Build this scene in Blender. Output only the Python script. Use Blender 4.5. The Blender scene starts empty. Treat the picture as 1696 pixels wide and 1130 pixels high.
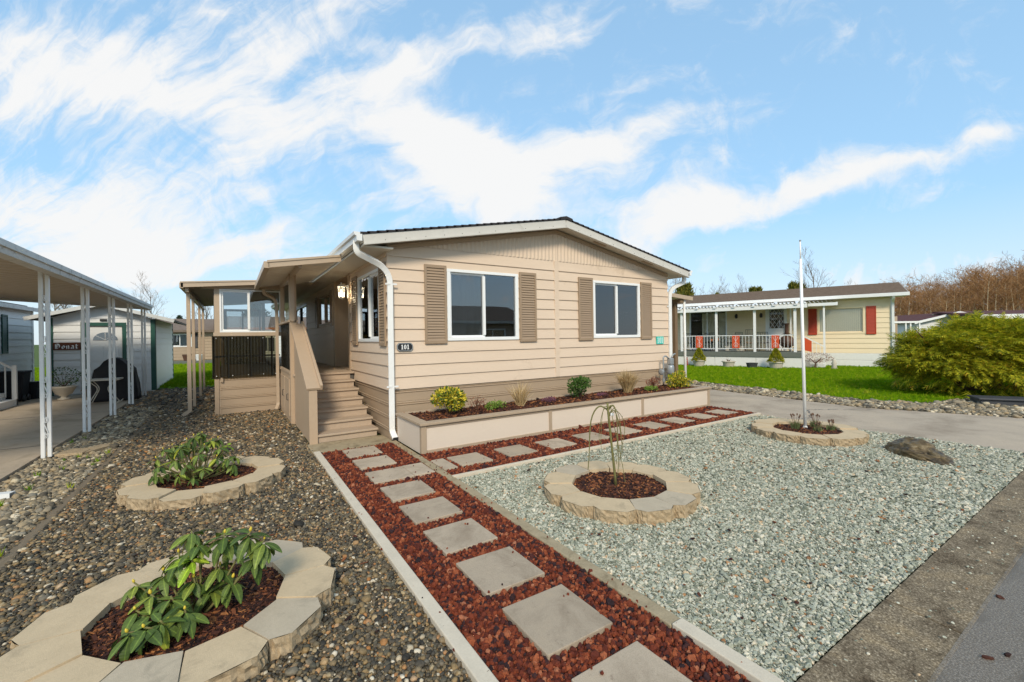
import bpy, bmesh, math, random
import numpy as np
from mathutils import Vector, Matrix
PI = math.pi
rad = math.radians
random.seed(7)
RNG = np.random.default_rng(7)
SC = bpy.context.scene
COL = SC.collection

# ------------------------------------------------------------------ camera
CAM_H = 1.64
cam_d = bpy.data.cameras.new('camera'); cam = bpy.data.objects.new('camera', cam_d); COL.objects.link(cam)
cam_d.sensor_width = 36.0; cam_d.lens = 714.66 / 1696 * 36; cam_d.clip_start = 0.05; cam_d.clip_end = 3000
cam_d.shift_y = -5.36 / 1696
YAW, PITCH, ROLL = rad(32.956), rad(0.131), rad(0.823)
_f = Vector((math.sin(YAW) * math.cos(PITCH), math.cos(YAW) * math.cos(PITCH), -math.sin(PITCH)))
_r = Vector((math.cos(YAW), -math.sin(YAW), 0)); _d = _f.cross(_r)
_rr = math.cos(ROLL) * _r + math.sin(ROLL) * _d; _dd = -math.sin(ROLL) * _r + math.cos(ROLL) * _d
cam.matrix_world = Matrix(((_rr.x, -_dd.x, -_f.x, 0), (_rr.y, -_dd.y, -_f.y, 0), (_rr.z, -_dd.z, -_f.z, CAM_H), (0, 0, 0, 1)))
SC.camera = cam

# ------------------------------------------------------------------ light
SUN_AZ, SUN_EL = rad(208), rad(36)        # azimuth clockwise from +Y
sun_d = bpy.data.lights.new('sun', 'SUN'); sun = bpy.data.objects.new('sun', sun_d); COL.objects.link(sun)
sun_d.energy = 1.9; sun_d.angle = rad(13); sun_d.color = (1.0, 0.89, 0.72)
_sd = Vector((math.sin(SUN_AZ) * math.cos(SUN_EL), math.cos(SUN_AZ) * math.cos(SUN_EL), math.sin(SUN_EL)))
sun.rotation_euler = _sd.to_track_quat('Z', 'Y').to_euler()
vs = SC.view_settings
vs.view_transform = 'Standard'; vs.look = 'None'; vs.exposure = 0.70; vs.gamma = 1.0; vs.use_curve_mapping = False

# ------------------------------------------------------------------ world: clear sky with drifting cirrus
def nd(nt, t, **kw):
    n = nt.nodes.new(t)
    for k, v in kw.items():
        if k.startswith('i_'):
            n.inputs[int(k[2:])].default_value = v
        else:
            setattr(n, k, v)
    return n
def math_n(nt, op, a, b=None, c=None, clamp=False):
    n = nt.nodes.new('ShaderNodeMath'); n.operation = op; n.use_clamp = clamp
    for i, v in enumerate((a, b, c)):
        if v is None: continue
        if isinstance(v, (int, float)): n.inputs[i].default_value = v
        else: nt.links.new(v, n.inputs[i])
    return n.outputs[0]
W = bpy.data.worlds.new('World'); SC.world = W; W.use_nodes = True
nt = W.node_tree; nt.nodes.clear(); L = nt.links.new
tc = nd(nt, 'ShaderNodeTexCoord'); sepd = nd(nt, 'ShaderNodeSeparateXYZ'); L(tc.outputs['Generated'], sepd.inputs[0])
sky = nd(nt, 'ShaderNodeTexSky'); sky.sky_type = 'NISHITA'; sky.sun_disc = False
sky.sun_elevation = SUN_EL; sky.sun_rotation = SUN_AZ; sky.altitude = 50; sky.air_density = 1.0; sky.dust_density = 0.7; sky.ozone_density = 1.0
# tangent-plane coordinates about a fixed world direction (looking north-north-east)
def dotc(v):
    n = nd(nt, 'ShaderNodeVectorMath', operation='DOT_PRODUCT'); L(tc.outputs['Generated'], n.inputs[0]); n.inputs[1].default_value = v
    return n.outputs['Value']
cf = dotc((_f.x, _f.y, 0)); cr = dotc((_r.x, _r.y, 0))
cfs = math_n(nt, 'MAXIMUM', cf, 0.12)
U = math_n(nt, 'DIVIDE', cr, cfs); V = math_n(nt, 'DIVIDE', sepd.outputs[2], cfs)
# warp
uv = nd(nt, 'ShaderNodeCombineXYZ'); L(U, uv.inputs[0]); L(V, uv.inputs[1])
nw = nd(nt, 'ShaderNodeTexNoise'); nw.inputs['Scale'].default_value = 3.2; nw.inputs['Detail'].default_value = 5; L(uv.outputs[0], nw.inputs['Vector'])
wv = nd(nt, 'ShaderNodeVectorMath', operation='SUBTRACT'); L(nw.outputs['Color'], wv.inputs[0]); wv.inputs[1].default_value = (.5, .5, .5)
ws = nd(nt, 'ShaderNodeVectorMath', operation='SCALE'); L(wv.outputs[0], ws.inputs[0]); ws.inputs['Scale'].default_value = 0.22
wu = nd(nt, 'ShaderNodeVectorMath', operation='ADD'); L(uv.outputs[0], wu.inputs[0]); L(ws.outputs[0], wu.inputs[1])
def blob(px, py, rx, ry, ang, amp):
    cx, cy = (px - 848) / 714.66, (556 - py) / 714.66
    m = nd(nt, 'ShaderNodeMapping'); m.vector_type = 'TEXTURE'; L(wu.outputs[0], m.inputs['Vector'])
    m.inputs['Location'].default_value = (cx, cy, 0); m.inputs['Rotation'].default_value = (0, 0, rad(ang)); m.inputs['Scale'].default_value = (rx / 714.66, ry / 714.66, 1)
    ln = nd(nt, 'ShaderNodeVectorMath', operation='DOT_PRODUCT'); L(m.outputs[0], ln.inputs[0]); L(m.outputs[0], ln.inputs[1])
    e = math_n(nt, 'POWER', 2.718, math_n(nt, 'MULTIPLY', ln.outputs['Value'], -1.0))
    return math_n(nt, 'MULTIPLY', e, amp)
BL = [(200, 50, 300, 60, 16, .70), (100, 130, 240, 60, 8, .75), (470, 60, 170, 50, 28, .95), (300, 150, 230, 60, -18, .75), (40, 40, 120, 50, 10, .35),
      (640, 118, 90, 36, 10, 1.0), (820, 80, 220, 26, 15, .85), (560, 200, 190, 45, -10, .75), (740, 215, 170, 50, -18, .95), (800, 290, 130, 60, -40, 1.0),
      (930, 265, 190, 55, 12, .95), (1060, 215, 170, 28, 14, .75), (1200, 205, 160, 14, 14, .35), (850, 335, 130, 36, -6, .7), (90, 350, 260, 58, -8, 1.1), (60, 300, 150, 40, 0, .6),
      (350, 290, 230, 40, 20, .75), (330, 350, 210, 34, 12, .6), (510, 370, 200, 34, 12, .55), (1120, 365, 110, 44, 8, 1.05), (1330, 320, 290, 34, 12, 1.0), (1480, 290, 180, 16, 14, .4),
      (1640, 258, 40, 16, 18, .75), (1390, 85, 90, 22, 5, .22), (1330, 450, 260, 28, 4, .5), (1560, 445, 220, 18, 4, .25), (250, 420, 340, 38, 2, .75), (650, 305, 50, 18, -10, .6), (690, 345, 60, 16, 0, .5), (640, 60, 50, 14, -30, .5), (200, 230, 240, 40, 10, .30)]
tot = None
for b in BL:
    o = blob(*b); tot = o if tot is None else math_n(nt, 'ADD', tot, o)
front = math_n(nt, 'SMOOTH_MIN', math_n(nt, 'MULTIPLY', math_n(nt, 'MAXIMUM', cf, 0.0), 4.0), 1.0, .2)
# elsewhere the same kind of broken cirrus from a broad noise
nb = nd(nt, 'ShaderNodeTexNoise'); nb.inputs['Scale'].default_value = 2.2; nb.inputs['Detail'].default_value = 3; L(tc.outputs['Generated'], nb.inputs['Vector'])
gen = math_n(nt, 'MULTIPLY', math_n(nt, 'SUBTRACT', nb.outputs['Fac'], 0.38), 2.6, clamp=True)
cov = math_n(nt, 'ADD', math_n(nt, 'MULTIPLY', tot, front), math_n(nt, 'MULTIPLY', gen, math_n(nt, 'SUBTRACT', 1.0, front)))
# fibres: noise drawn out along streaks that fan from a point low on the left
VX, VY = (-420 - 848) / 714.66, (556 - 640) / 714.66
sw_ = nd(nt, 'ShaderNodeSeparateXYZ'); L(wu.outputs[0], sw_.inputs[0])
du_ = math_n(nt, 'SUBTRACT', sw_.outputs[0], VX); dv_ = math_n(nt, 'SUBTRACT', sw_.outputs[1], VY)
th_ = math_n(nt, 'ARCTAN2', dv_, du_); rr_n = math_n(nt, 'SQRT', math_n(nt, 'ADD', math_n(nt, 'MULTIPLY', du_, du_), math_n(nt, 'MULTIPLY', dv_, dv_)))
def fibre(kt, kr, detail, rough, dist, z=0.0):
    c = nd(nt, 'ShaderNodeCombineXYZ'); L(math_n(nt, 'MULTIPLY', th_, kt), c.inputs[0]); L(math_n(nt, 'MULTIPLY', rr_n, kr), c.inputs[1]); c.inputs[2].default_value = z
    n = nd(nt, 'ShaderNodeTexNoise'); L(c.outputs[0], n.inputs['Vector']); n.inputs['Scale'].default_value = 1.0; n.inputs['Detail'].default_value = detail
    n.inputs['Roughness'].default_value = rough; n.inputs['Distortion'].default_value = dist
    return n.outputs['Fac']
f1 = fibre(17, 3.2, 11, .60, .5); f2 = fibre(46, 4.5, 9, .62, .4, 3.1)
n3 = nd(nt, 'ShaderNodeTexNoise'); L(wu.outputs[0], n3.inputs['Vector']); n3.inputs['Scale'].default_value = 7.5; n3.inputs['Detail'].default_value = 12; n3.inputs['Roughness'].default_value = .64; n3.inputs['Distortion'].default_value = .7
fib = math_n(nt, 'ADD', math_n(nt, 'ADD', math_n(nt, 'MULTIPLY', f1, .36), math_n(nt, 'MULTIPLY', f2, .22)), math_n(nt, 'MULTIPLY', n3.outputs['Fac'], .42))
den = math_n(nt, 'ADD', cov, math_n(nt, 'MULTIPLY', math_n(nt, 'SUBTRACT', fib, .5), 5.6))
ss = nd(nt, 'ShaderNodeMapRange', interpolation_type='SMOOTHSTEP'); L(den, ss.inputs[0]); ss.inputs[1].default_value = .0; ss.inputs[2].default_value = 1.42
haze_h = math_n(nt, 'MULTIPLY', math_n(nt, 'SUBTRACT', 1.0, math_n(nt, 'MULTIPLY', sepd.outputs[2], 4.5), clamp=True), .55)
cl = math_n(nt, 'MAXIMUM', math_n(nt, 'MULTIPLY', ss.outputs[0], .96), haze_h)
mx = nd(nt, 'ShaderNodeMix', data_type='RGBA'); L(cl, mx.inputs[0]); 
SKY_S = 0.15
tint = nd(nt, 'ShaderNodeMix', data_type='RGBA', blend_type='MULTIPLY'); tint.inputs[0].default_value = 1.0; gam = nd(nt, 'ShaderNodeGamma'); L(sky.outputs[0], gam.inputs[0]); gam.inputs[1].default_value = .32; L(gam.outputs[0], tint.inputs[6]); tint.inputs[7].default_value = (1.33, 1.98, 2.50, 1)
L(tint.outputs[2], mx.inputs[6]); mx.inputs[7].default_value = (3.9, 3.88, 3.84, 1)
bg = nd(nt, 'ShaderNodeBackground'); L(mx.outputs[2], bg.inputs[0]); bg.inputs[1].default_value = SKY_S
wo = nd(nt, 'ShaderNodeOutputWorld'); L(bg.outputs[0], wo.inputs[0])

# ------------------------------------------------------------------ materials
def principled(name):
    m = bpy.data.materials.new(name); m.use_nodes = True
    t = m.node_tree; b = t.nodes['Principled BSDF']
    return m, t, b
def noise(t, scale, detail=4, rough=.55, vec=None, dist=0):
    n = t.nodes.new('ShaderNodeTexNoise'); n.inputs['Scale'].default_value = scale; n.inputs['Detail'].default_value = detail
    n.inputs['Roughness'].default_value = rough; n.inputs['Distortion'].default_value = dist
    if vec is not None: t.links.new(vec, n.inputs['Vector'])
    return n
def ramp(t, fac, stops):
    r = t.nodes.new('ShaderNodeValToRGB'); e = r.color_ramp.elements
    while len(e) > 1: e.remove(e[-1])
    e[0].position = stops[0][0]; e[0].color = (*stops[0][1], 1)
    for p, c in stops[1:]:
        k = e.new(p); k.color = (*c, 1)
    t.links.new(fac, r.inputs[0]); return r.outputs[0]
def worldpos(t): return t.nodes.new('ShaderNodeNewGeometry').outputs['Position']
def stretch(t, vec, s):
    m = t.nodes.new('ShaderNodeMapping'); t.links.new(vec, m.inputs['Vector']); m.inputs['Scale'].default_value = s; return m.outputs[0]
def bump(t, b, h, strength=.3, dist=.01):
    n = t.nodes.new('ShaderNodeBump'); n.inputs['Strength'].default_value = strength; n.inputs['Distance'].default_value = dist
    t.links.new(h, n.inputs['Height']); t.links.new(n.outputs[0], b.inputs['Normal'])
def mul(c, k): return tuple(min(1, x * k) for x in c)
MATS = {}
def paint(name, c, rough=.5, var=.1, scale=3.0, grain=(1, 1, 1), bmp=.12, bscale=60, metal=0.0, dirt=None, spec=None, low_dirt=False):
    if spec is None: spec = .12 if rough >= .8 else .3 if rough >= .5 else .5
    if name in MATS: return MATS[name]
    m, t, b = principled(name); p = worldpos(t)
    v = stretch(t, p, grain)
    n1 = noise(t, scale, 5, .6, v); n2 = noise(t, scale * 9, 4, .6, v)
    a = t.nodes.new('ShaderNodeMath'); a.operation = 'MULTIPLY_ADD'; t.links.new(n2.outputs['Fac'], a.inputs[0]); a.inputs[1].default_value = .45
    s = t.nodes.new('ShaderNodeMath'); s.operation = 'MULTIPLY'; t.links.new(n1.outputs['Fac'], s.inputs[0]); s.inputs[1].default_value = .55; t.links.new(s.outputs[0], a.inputs[2])
    col = ramp(t, a.outputs[0], [(.28, mul(c, 1 - var)), (.5, c), (.72, mul(c, 1 + var))])
    if dirt:
        nn = noise(t, dirt[1], 6, .7, p, .6)
        f = ramp(t, nn.outputs['Fac'], [(dirt[2], (0, 0, 0)), (min(.99, dirt[2] + .16), (1, 1, 1))])
        mix = t.nodes.new('ShaderNodeMix'); mix.data_type = 'RGBA'; t.links.new(f, mix.inputs[0]); t.links.new(col, mix.inputs[6]); mix.inputs[7].default_value = (*dirt[0], 1)
        col = mix.outputs[2]
    t.links.new(col, b.inputs['Base Color'])
    b.inputs['Roughness'].default_value = rough; b.inputs['Metallic'].default_value = metal; b.inputs['Specular IOR Level'].default_value = spec
    if bmp:
        nb_ = noise(t, bscale, 4, .6, v); bump(t, b, nb_.outputs['Fac'], bmp, .004)
    MATS[name] = m; return m

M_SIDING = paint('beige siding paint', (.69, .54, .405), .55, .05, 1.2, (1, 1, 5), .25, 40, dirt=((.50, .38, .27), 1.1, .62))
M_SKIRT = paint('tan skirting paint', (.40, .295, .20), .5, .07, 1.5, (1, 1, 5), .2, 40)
M_TRIM = paint('tan trim paint', (.46, .335, .225), .5, .06, 2, bmp=.1)
M_SHUT = paint('brown shutter vinyl', (.335, .235, .15), .45, .06, 4, bmp=.1)
M_WHITE = paint('white paint', (.80, .79, .76), .4, .04, 3, bmp=.06, dirt=((.62, .60, .54), 5, .66))
M_POLE = paint('bright white enamel', (.90, .89, .86), .35, .02, 3, bmp=.02)
M_FASCIA = paint('off white fascia paint', (.58, .545, .485), .45, .07, 2, bmp=.06, dirt=((.45, .42, .36), 3, .6))
M_GUTTER = paint('white gutter metal', (.78, .77, .74), .35, .04, 3, bmp=.03)
M_SOFFIT = paint('soffit panel', (.62, .56, .46), .6, .05, 2)
M_ROOF = paint('dark asphalt shingle', (.045, .040, .042), .9, .35, 12, bmp=.8, bscale=160)
M_ROOFB = paint('weathered brown shingle', (.19, .145, .115), .92, .35, 7, bmp=.8, bscale=120)
M_ROOFR = paint('maroon shingle', (.115, .052, .048), .9, .3, 7, bmp=.7, bscale=100)
M_DECK = paint('tan deck boards', (.44, .335, .24), .55, .09, 2, (1, 6, 1), .2, 30, dirt=((.36, .27, .19), 2.5, .6))
M_GLASSFRAME = paint('white vinyl frame', (.83, .83, .81), .35, .02, 3, bmp=.02)
M_AWN = paint('tan awning metal', (.47, .355, .245), .4, .06, 2, bmp=.05)
M_AWNU = paint('awning underside metal', (.72, .64, .52), .4, .06, 3, bmp=.05)
M_BLACK = paint('black metal', (.02, .02, .021), .4, .2, 6)
M_DARK = paint('dark interior', (.10, .09, .08), .8, .1, 2)
M_INT = paint('grey interior wall', (.30, .28, .26), .8, .06, 2)
M_PLANTER = paint('cream planter panel', (.68, .57, .46), .6, .035, 1.5, (1, 1, 3), .12, 50, dirt=((.60, .48, .37), 2.0, .63))
M_CAP = paint('tan planter cap', (.41, .31, .215), .55, .09, 3, (5, 1, 1), .25, 30)
M_CONC = paint('grey concrete', (.40, .38, .335), .85, .14, 6, bmp=.35, bscale=140, dirt=((.27, .25, .21), 3.0, .60))
M_CONCL = paint('pale concrete edging', (.60, .515, .395), .85, .12, 8, bmp=.3, bscale=160, dirt=((.40, .37, .31), 3.5, .62))
M_CONCO = paint('old brown concrete edging', (.36, .285, .18), .9, .26, 9, bmp=.4, bscale=140, dirt=((.20, .155, .09), 4, .52))
def paver_mat():
    m, t, b = principled('grey concrete paver'); p = worldpos(t); r = t.nodes.new('ShaderNodeObjectInfo').outputs['Random']
    base = ramp(t, r, [(0, (.385, .305, .22)), (.5, (.44, .35, .255)), (1, (.49, .39, .285))]); n1 = noise(t, 2.6, 8, .72, p, .5); n2 = noise(t, 190, 3, .7, p); n3 = noise(t, 9, 6, .75, p, 1.2); n4 = noise(t, 28, 2, .5, p)
    for f, st in ((n1.outputs['Fac'], [(.32, (.70, .68, .66)), (.52, (1, 1, 1)), (.7, (1.10, 1.08, 1.04))]), (n2.outputs['Fac'], [(.3, (.80, .80, .80)), (.5, (1, 1, 1)), (.72, (1.15, 1.15, 1.15))]), (n3.outputs['Fac'], [(.30, (.66, .63, .62)), (.40, (1, 1, 1)), (.66, (1, 1, 1)), (.76, (1.22, 1.22, 1.2))]), (n4.outputs['Fac'], [(.20, (.35, .32, .3)), (.235, (1, 1, 1))])):
        mm = t.nodes.new('ShaderNodeMix'); mm.data_type = 'RGBA'; mm.blend_type = 'MULTIPLY'; mm.inputs[0].default_value = 1; t.links.new(base, mm.inputs[6]); t.links.new(ramp(t, f, st), mm.inputs[7]); base = mm.outputs[2]
    t.links.new(base, b.inputs['Base Color']); b.inputs['Roughness'].default_value = .9; b.inputs['Specular IOR Level'].default_value = .12; bump(t, b, n2.outputs['Fac'], .35, .003); return m
M_PAVER = paver_mat()
M_BLOCK = paint('tan concrete block top', (.55, .42, .265), .9, .12, 7, bmp=.5, bscale=200, dirt=((.40, .31, .20), 5, .55))
M_BLOCKG = paint('greyish concrete block top', (.47, .385, .275), .9, .12, 7, bmp=.5, bscale=200, dirt=((.35, .29, .21), 5, .55))
M_SPLIT = paint('split face concrete', (.40, .30, .185), .95, .45, 30, bmp=1.0, bscale=55, dirt=((.18, .14, .09), 9, .60))
M_WOODT = paint('old buried timber', (.20, .155, .105), .9, .25, 6, (8, 1, 8), .4, 40)
M_NSIDE = paint('pale yellow siding paint', (.85, .69, .455), .5, .05, 1.5, (1, 1, 5), .15, 40)
M_RED = paint('red shutter paint', (.42, .040, .006), .45, .08, 5)
M_ORANGE = paint('orange painted panel', (.62, .085, .025), .5, .06, 6)
M_NDECK = paint('grey green deck carpet', (.15, .16, .135), .95, .15, 10, bmp=.4, bscale=100)
M_STONEW = paint('white painted stone', (.76, .74, .69), .7, .06, 8, bmp=.5, bscale=30, dirt=((.60, .56, .5), 5, .66))
M_WSIDE = paint('white aluminium siding', (.72, .72, .70), .4, .05, 1.5, (1, 1, 5), .08, 40, dirt=((.55, .54, .5), 2, .62))
M_GREEN = paint('dark green trim', (.012, .075, .055), .45, .15, 5)
M_CARPF = paint('weathered carport fascia', (.60, .59, .55), .55, .1, 4, dirt=((.30, .29, .24), 5, .55))
M_CARPU = paint('brown grey carport pan', (.40, .32, .235), .45, .12, 2, (1, 8, 1), .05)
M_SLAB = paint('stained concrete slab', (.44, .355, .26), .8, .14, 1.5, bmp=.3, bscale=120, dirt=((.30, .245, .17), .9, .50))
M_TERRA = paint('pale stone pot', (.55, .49, .40), .8, .1, 8)
M_RUST = paint('brown metal chiminea', (.10, .05, .032), .6, .25, 8)
M_GREYM = paint('grey cast metal', (.33, .35, .36), .4, .12, 10, metal=.35)
M_DKPLAS = paint('dark grey plastic', (.06, .062, .068), .55, .1, 6)
M_SIGNW = paint('brown sign board', (.12, .04, .02), .6, .3, 5, (1, 1, 8))
M_CURT = paint('pale vertical blinds', (.88, .80, .62), .8, .05, 3)
M_CURTG = paint('grey curtain cloth', (.62, .60, .58), .9, .08, 3)
M_TERRAC = paint('terracotta', (.36, .13, .055), .8, .15, 8)
M_TEAL = paint('teal sign paint', (.05, .55, .45), .5, .05, 6)
M_POSTB = paint('brown wooden post', (.20, .135, .08), .7, .15, 4, (6, 6, 1), .3, 30)
M_PLBLACK = paint('dark navy bin plastic', (.016, .018, .024), .55, .15, 5)
M_CLOTHB = paint('black grill cover', (.022, .021, .022), .75, .2, 8, bmp=.5, bscale=12)
M_TANH = paint('tan far siding', (.40, .30, .205), .6, .06, 2)

def glass_mat(name, tint, refl=.06, k=1.6):
    m = bpy.data.materials.new(name); m.use_nodes = True; t = m.node_tree; t.nodes.clear()
    o = t.nodes.new('ShaderNodeOutputMaterial'); mx_ = t.nodes.new('ShaderNodeMixShader'); tr = t.nodes.new('ShaderNodeBsdfTransparent'); gl = t.nodes.new('ShaderNodeBsdfGlossy')
    fr = t.nodes.new('ShaderNodeFresnel'); fr.inputs[0].default_value = 1.52
    a = t.nodes.new('ShaderNodeMath'); a.operation = 'MULTIPLY_ADD'; a.inputs[1].default_value = k; a.inputs[2].default_value = refl; a.use_clamp = True
    n = noise(t, .9, 2, .5, worldpos(t)); bp = t.nodes.new('ShaderNodeBump'); bp.inputs['Strength'].default_value = .06; bp.inputs['Distance'].default_value = .02
    t.links.new(n.outputs['Fac'], bp.inputs['Height']); t.links.new(bp.outputs[0], gl.inputs['Normal'])
    tr.inputs[0].default_value = (*tint, 1); gl.inputs['Roughness'].default_value = .01; gl.inputs[0].default_value = (.95, .97, 1, 1)
    t.links.new(fr.outputs[0], a.inputs[0]); t.links.new(a.outputs[0], mx_.inputs[0]); t.links.new(tr.outputs[0], mx_.inputs[1]); t.links.new(gl.outputs[0], mx_.inputs[2]); t.links.new(mx_.outputs[0], o.inputs[0])
    return m
M_GLASS = glass_mat('window glass', (.66, .68, .68), .06, 1.4)
M_GLASSN = glass_mat('low sheen glass', (.92, .93, .92), .01, .6)
M_GLASSC = glass_mat('clear porch glass', (.82, .85, .86), .05)
M_GLASSD = glass_mat('dark tinted glass', (.30, .32, .33), .10)
def smoked(name):
    m, t, b = principled(name); b.inputs['Base Color'].default_value = (.018, .016, .012, 1); b.inputs['Roughness'].default_value = .25
    tr = t.nodes.new('ShaderNodeBsdfTransparent'); tr.inputs[0].default_value = (.55, .50, .33, 1); mx_ = t.nodes.new('ShaderNodeMixShader'); mx_.inputs[0].default_value = .42
    o = t.nodes['Material Output']; t.links.new(b.outputs[0], mx_.inputs[1]); t.links.new(tr.outputs[0], mx_.inputs[2]); t.links.new(mx_.outputs[0], o.inputs[0]); return m
M_SMOKE = smoked('smoked corrugated plastic')

def leaf_mat(name, stops, rough=.5, rand='island', trans=.25, spec=.25):
    m, t, b = principled(name)
    if rand == 'island': f = t.nodes.new('ShaderNodeNewGeometry').outputs['Random Per Island']
    else: f = t.nodes.new('ShaderNodeObjectInfo').outputs['Random']
    c = ramp(t, f, stops)
    if rand == 'object':
        oc = t.nodes.new('ShaderNodeTexCoord').outputs['Object']; sx = t.nodes.new('ShaderNodeSeparateXYZ'); t.links.new(oc, sx.inputs[0]); ab = t.nodes.new('ShaderNodeMath'); ab.operation = 'ABSOLUTE'; t.links.new(sx.outputs[1], ab.inputs[0])
        rib = ramp(t, ab.outputs[0], [(.0008, (1.9, 1.9, 1.5)), (.0020, (1, 1, 1)), (.016, (.82, .84, .8))]); nz = noise(t, 55, 4, .6, worldpos(t)); vr = ramp(t, nz.outputs['Fac'], [(.3, (.72, .74, .7)), (.7, (1.25, 1.2, 1.1))])
        for k_ in (rib, vr):
            mm = t.nodes.new('ShaderNodeMix'); mm.data_type = 'RGBA'; mm.blend_type = 'MULTIPLY'; mm.inputs[0].default_value = 1; t.links.new(c, mm.inputs[6]); t.links.new(k_, mm.inputs[7]); c = mm.outputs[2]
        wv_ = t.nodes.new('ShaderNodeTexWave'); wv_.inputs['Scale'].default_value = 26; wv_.inputs['Distortion'].default_value = 1; t.links.new(oc, wv_.inputs['Vector']); bump(t, b, wv_.outputs['Fac'], .25, .002)
    t.links.new(c, b.inputs['Base Color']); b.inputs['Roughness'].default_value = rough; b.inputs['Specular IOR Level'].default_value = spec
    tl = t.nodes.new('ShaderNodeBsdfTranslucent'); t.links.new(c, tl.inputs[0]); mx_ = t.nodes.new('ShaderNodeMixShader'); mx_.inputs[0].default_value = trans
    o = t.nodes['Material Output']; t.links.new(b.outputs[0], mx_.inputs[1]); t.links.new(tl.outputs[0], mx_.inputs[2]); t.links.new(mx_.outputs[0], o.inputs[0]); return m
M_RHODO = leaf_mat('rhododendron leaf', [(0, (.060, .100, .024)), (.35, (.11, .165, .040)), (.7, (.155, .215, .052)), (.9, (.22, .275, .055)), (1, (.36, .39, .05))], .48, 'object', .2)
M_RHODOY = leaf_mat('young rhododendron leaf', [(0, (.28, .44, .035)), (1, (.40, .52, .06))], .4, 'object', .3)
M_BUD = paint('yellow bud', (.62, .46, .05), .5, .2, 30)
M_STEMG = paint('green brown stem', (.17, .155, .055), .7, .3, 20)
M_STEMB = paint('brown twig', (.15, .09, .06), .8, .3, 20)
M_YEL = leaf_mat('gold variegated leaf', [(0, (.07, .13, .025)), (.35, (.13, .22, .03)), (.5, (.55, .46, .04)), (1, (.80, .62, .06))], .45)
M_GRNL = leaf_mat('small green leaf', [(0, (.035, .085, .02)), (.6, (.075, .16, .03)), (1, (.15, .24, .05))], .4)
M_LIME = leaf_mat('lime low leaf', [(0, (.10, .19, .03)), (1, (.28, .38, .06))], .5)
M_REDL = leaf_mat('red brown leaf', [(0, (.12, .035, .025)), (.6, (.24, .07, .04)), (1, (.36, .13, .06))], .6)
M_PURP = leaf_mat('purple heather', [(0, (.12, .05, .07)), (1, (.36, .15, .22))], .6)
M_STRAW = leaf_mat('straw grass blade', [(0, (.36, .24, .11)), (.6, (.58, .42, .21)), (1, (.78, .62, .36))], .6)
M_LAV = leaf_mat('grey green lavender', [(0, (.11, .14, .05)), (1, (.24, .26, .11))], .6)
M_CEDAR = leaf_mat('golden cedar frond', [(0, (.10, .14, .010)), (.3, (.25, .28, .014)), (.65, (.47, .46, .022)), (.9, (.66, .57, .03)), (1, (.56, .30, .03))], .7, 'island', .36)
M_ARBOR = leaf_mat('arborvitae green', [(0, (.09, .105, .016)), (.6, (.18, .18, .03)), (1, (.30, .25, .04))], .7)
M_CONIF = leaf_mat('far conifer green', [(0, (.03, .045, .025)), (1, (.07, .09, .045))], .8)
M_BARKT = paint('pale alder bark', (.55, .44, .29), .9, .35, 3, (1, 1, .4), .3, 20)
M_BARKD = paint('grey brown bark', (.17, .135, .10), .9, .3, 3, (1, 1, .4), .3, 20)
M_TWIG = leaf_mat('rust red twigs', [(0, (.20, .09, .035)), (.5, (.34, .17, .065)), (1, (.48, .29, .14))], .85, 'island', 0)
M_TWIGG = leaf_mat('grey twigs', [(0, (.16, .12, .09)), (1, (.30, .24, .19))], .85, 'island', 0)

def stone_mat(name, stops, rough=.7, spec=.18):
    m, t, b = principled(name)
    r = t.nodes.new('ShaderNodeObjectInfo').outputs['Random']; c = ramp(t, r, stops)
    p = worldpos(t); n = noise(t, 90, 3, .6, p)
    mix = t.nodes.new('ShaderNodeMix'); mix.data_type = 'RGBA'; mix.blend_type = 'MULTIPLY'; mix.inputs[0].default_value = 1.0
    g = ramp(t, n.outputs['Fac'], [(.3, (.72, .72, .72)), (.7, (1.18, 1.18, 1.18))]); t.links.new(c, mix.inputs[6]); t.links.new(g, mix.inputs[7])
    t.links.new(mix.outputs[2], b.inputs['Base Color']); b.inputs['Roughness'].default_value = rough; b.inputs['Specular IOR Level'].default_value = spec
    return m
PEB = [(0, (0.0302, 0.027, 0.022)), (0.18, (0.067, 0.058, 0.044)), (0.34, (0.1296, 0.098, 0.0616)), (0.5, (0.0918, 0.085, 0.0616)), (0.62, (0.1944, 0.14, 0.0748)), (0.74, (0.2808, 0.185, 0.0836)), (0.8, (0.1404, 0.125, 0.0968)), (0.88, (0.3888, 0.29, 0.1584)), (0.93, (0.3564, 0.15, 0.044)), (0.965, (0.48, 0.39, 0.26)), (1, (0.62, 0.54, 0.41))]
M_PEB = stone_mat('mixed pebble', PEB, .55)
M_PEBB = stone_mat('river rock', [(0, (.07, .06, .045)), (.25, (.17, .14, .095)), (.5, (.29, .235, .155)), (.7, (.40, .295, .165)), (.85, (.21, .19, .15)), (.93, (.54, .45, .30)), (1, (.68, .58, .43))], .6)
M_LAVA = stone_mat('red lava rock', [(0, (.022, .014, .016)), (.14, (.050, .022, .022)), (.24, (.085, .020, .013)), (.5, (.15, .033, .016)), (.75, (.21, .048, .020)), (.92, (.30, .085, .035)), (1, (.38, .15, .08))], .9, .2)
M_CHIP = stone_mat('green grey gravel', [(0, (0.139, 0.145, 0.102)), (0.2, (0.268, 0.28, 0.209)), (0.42, (0.369, 0.375, 0.288)), (0.62, (0.439, 0.435, 0.339)), (0.82, (0.535, 0.51, 0.4)), (0.93, (0.663, 0.6, 0.465)), (0.965, (0.621, 0.47, 0.298)), (0.988, (0.364, 0.18, 0.074)), (1, (0.171, 0.09, 0.047))], .65)
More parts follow.
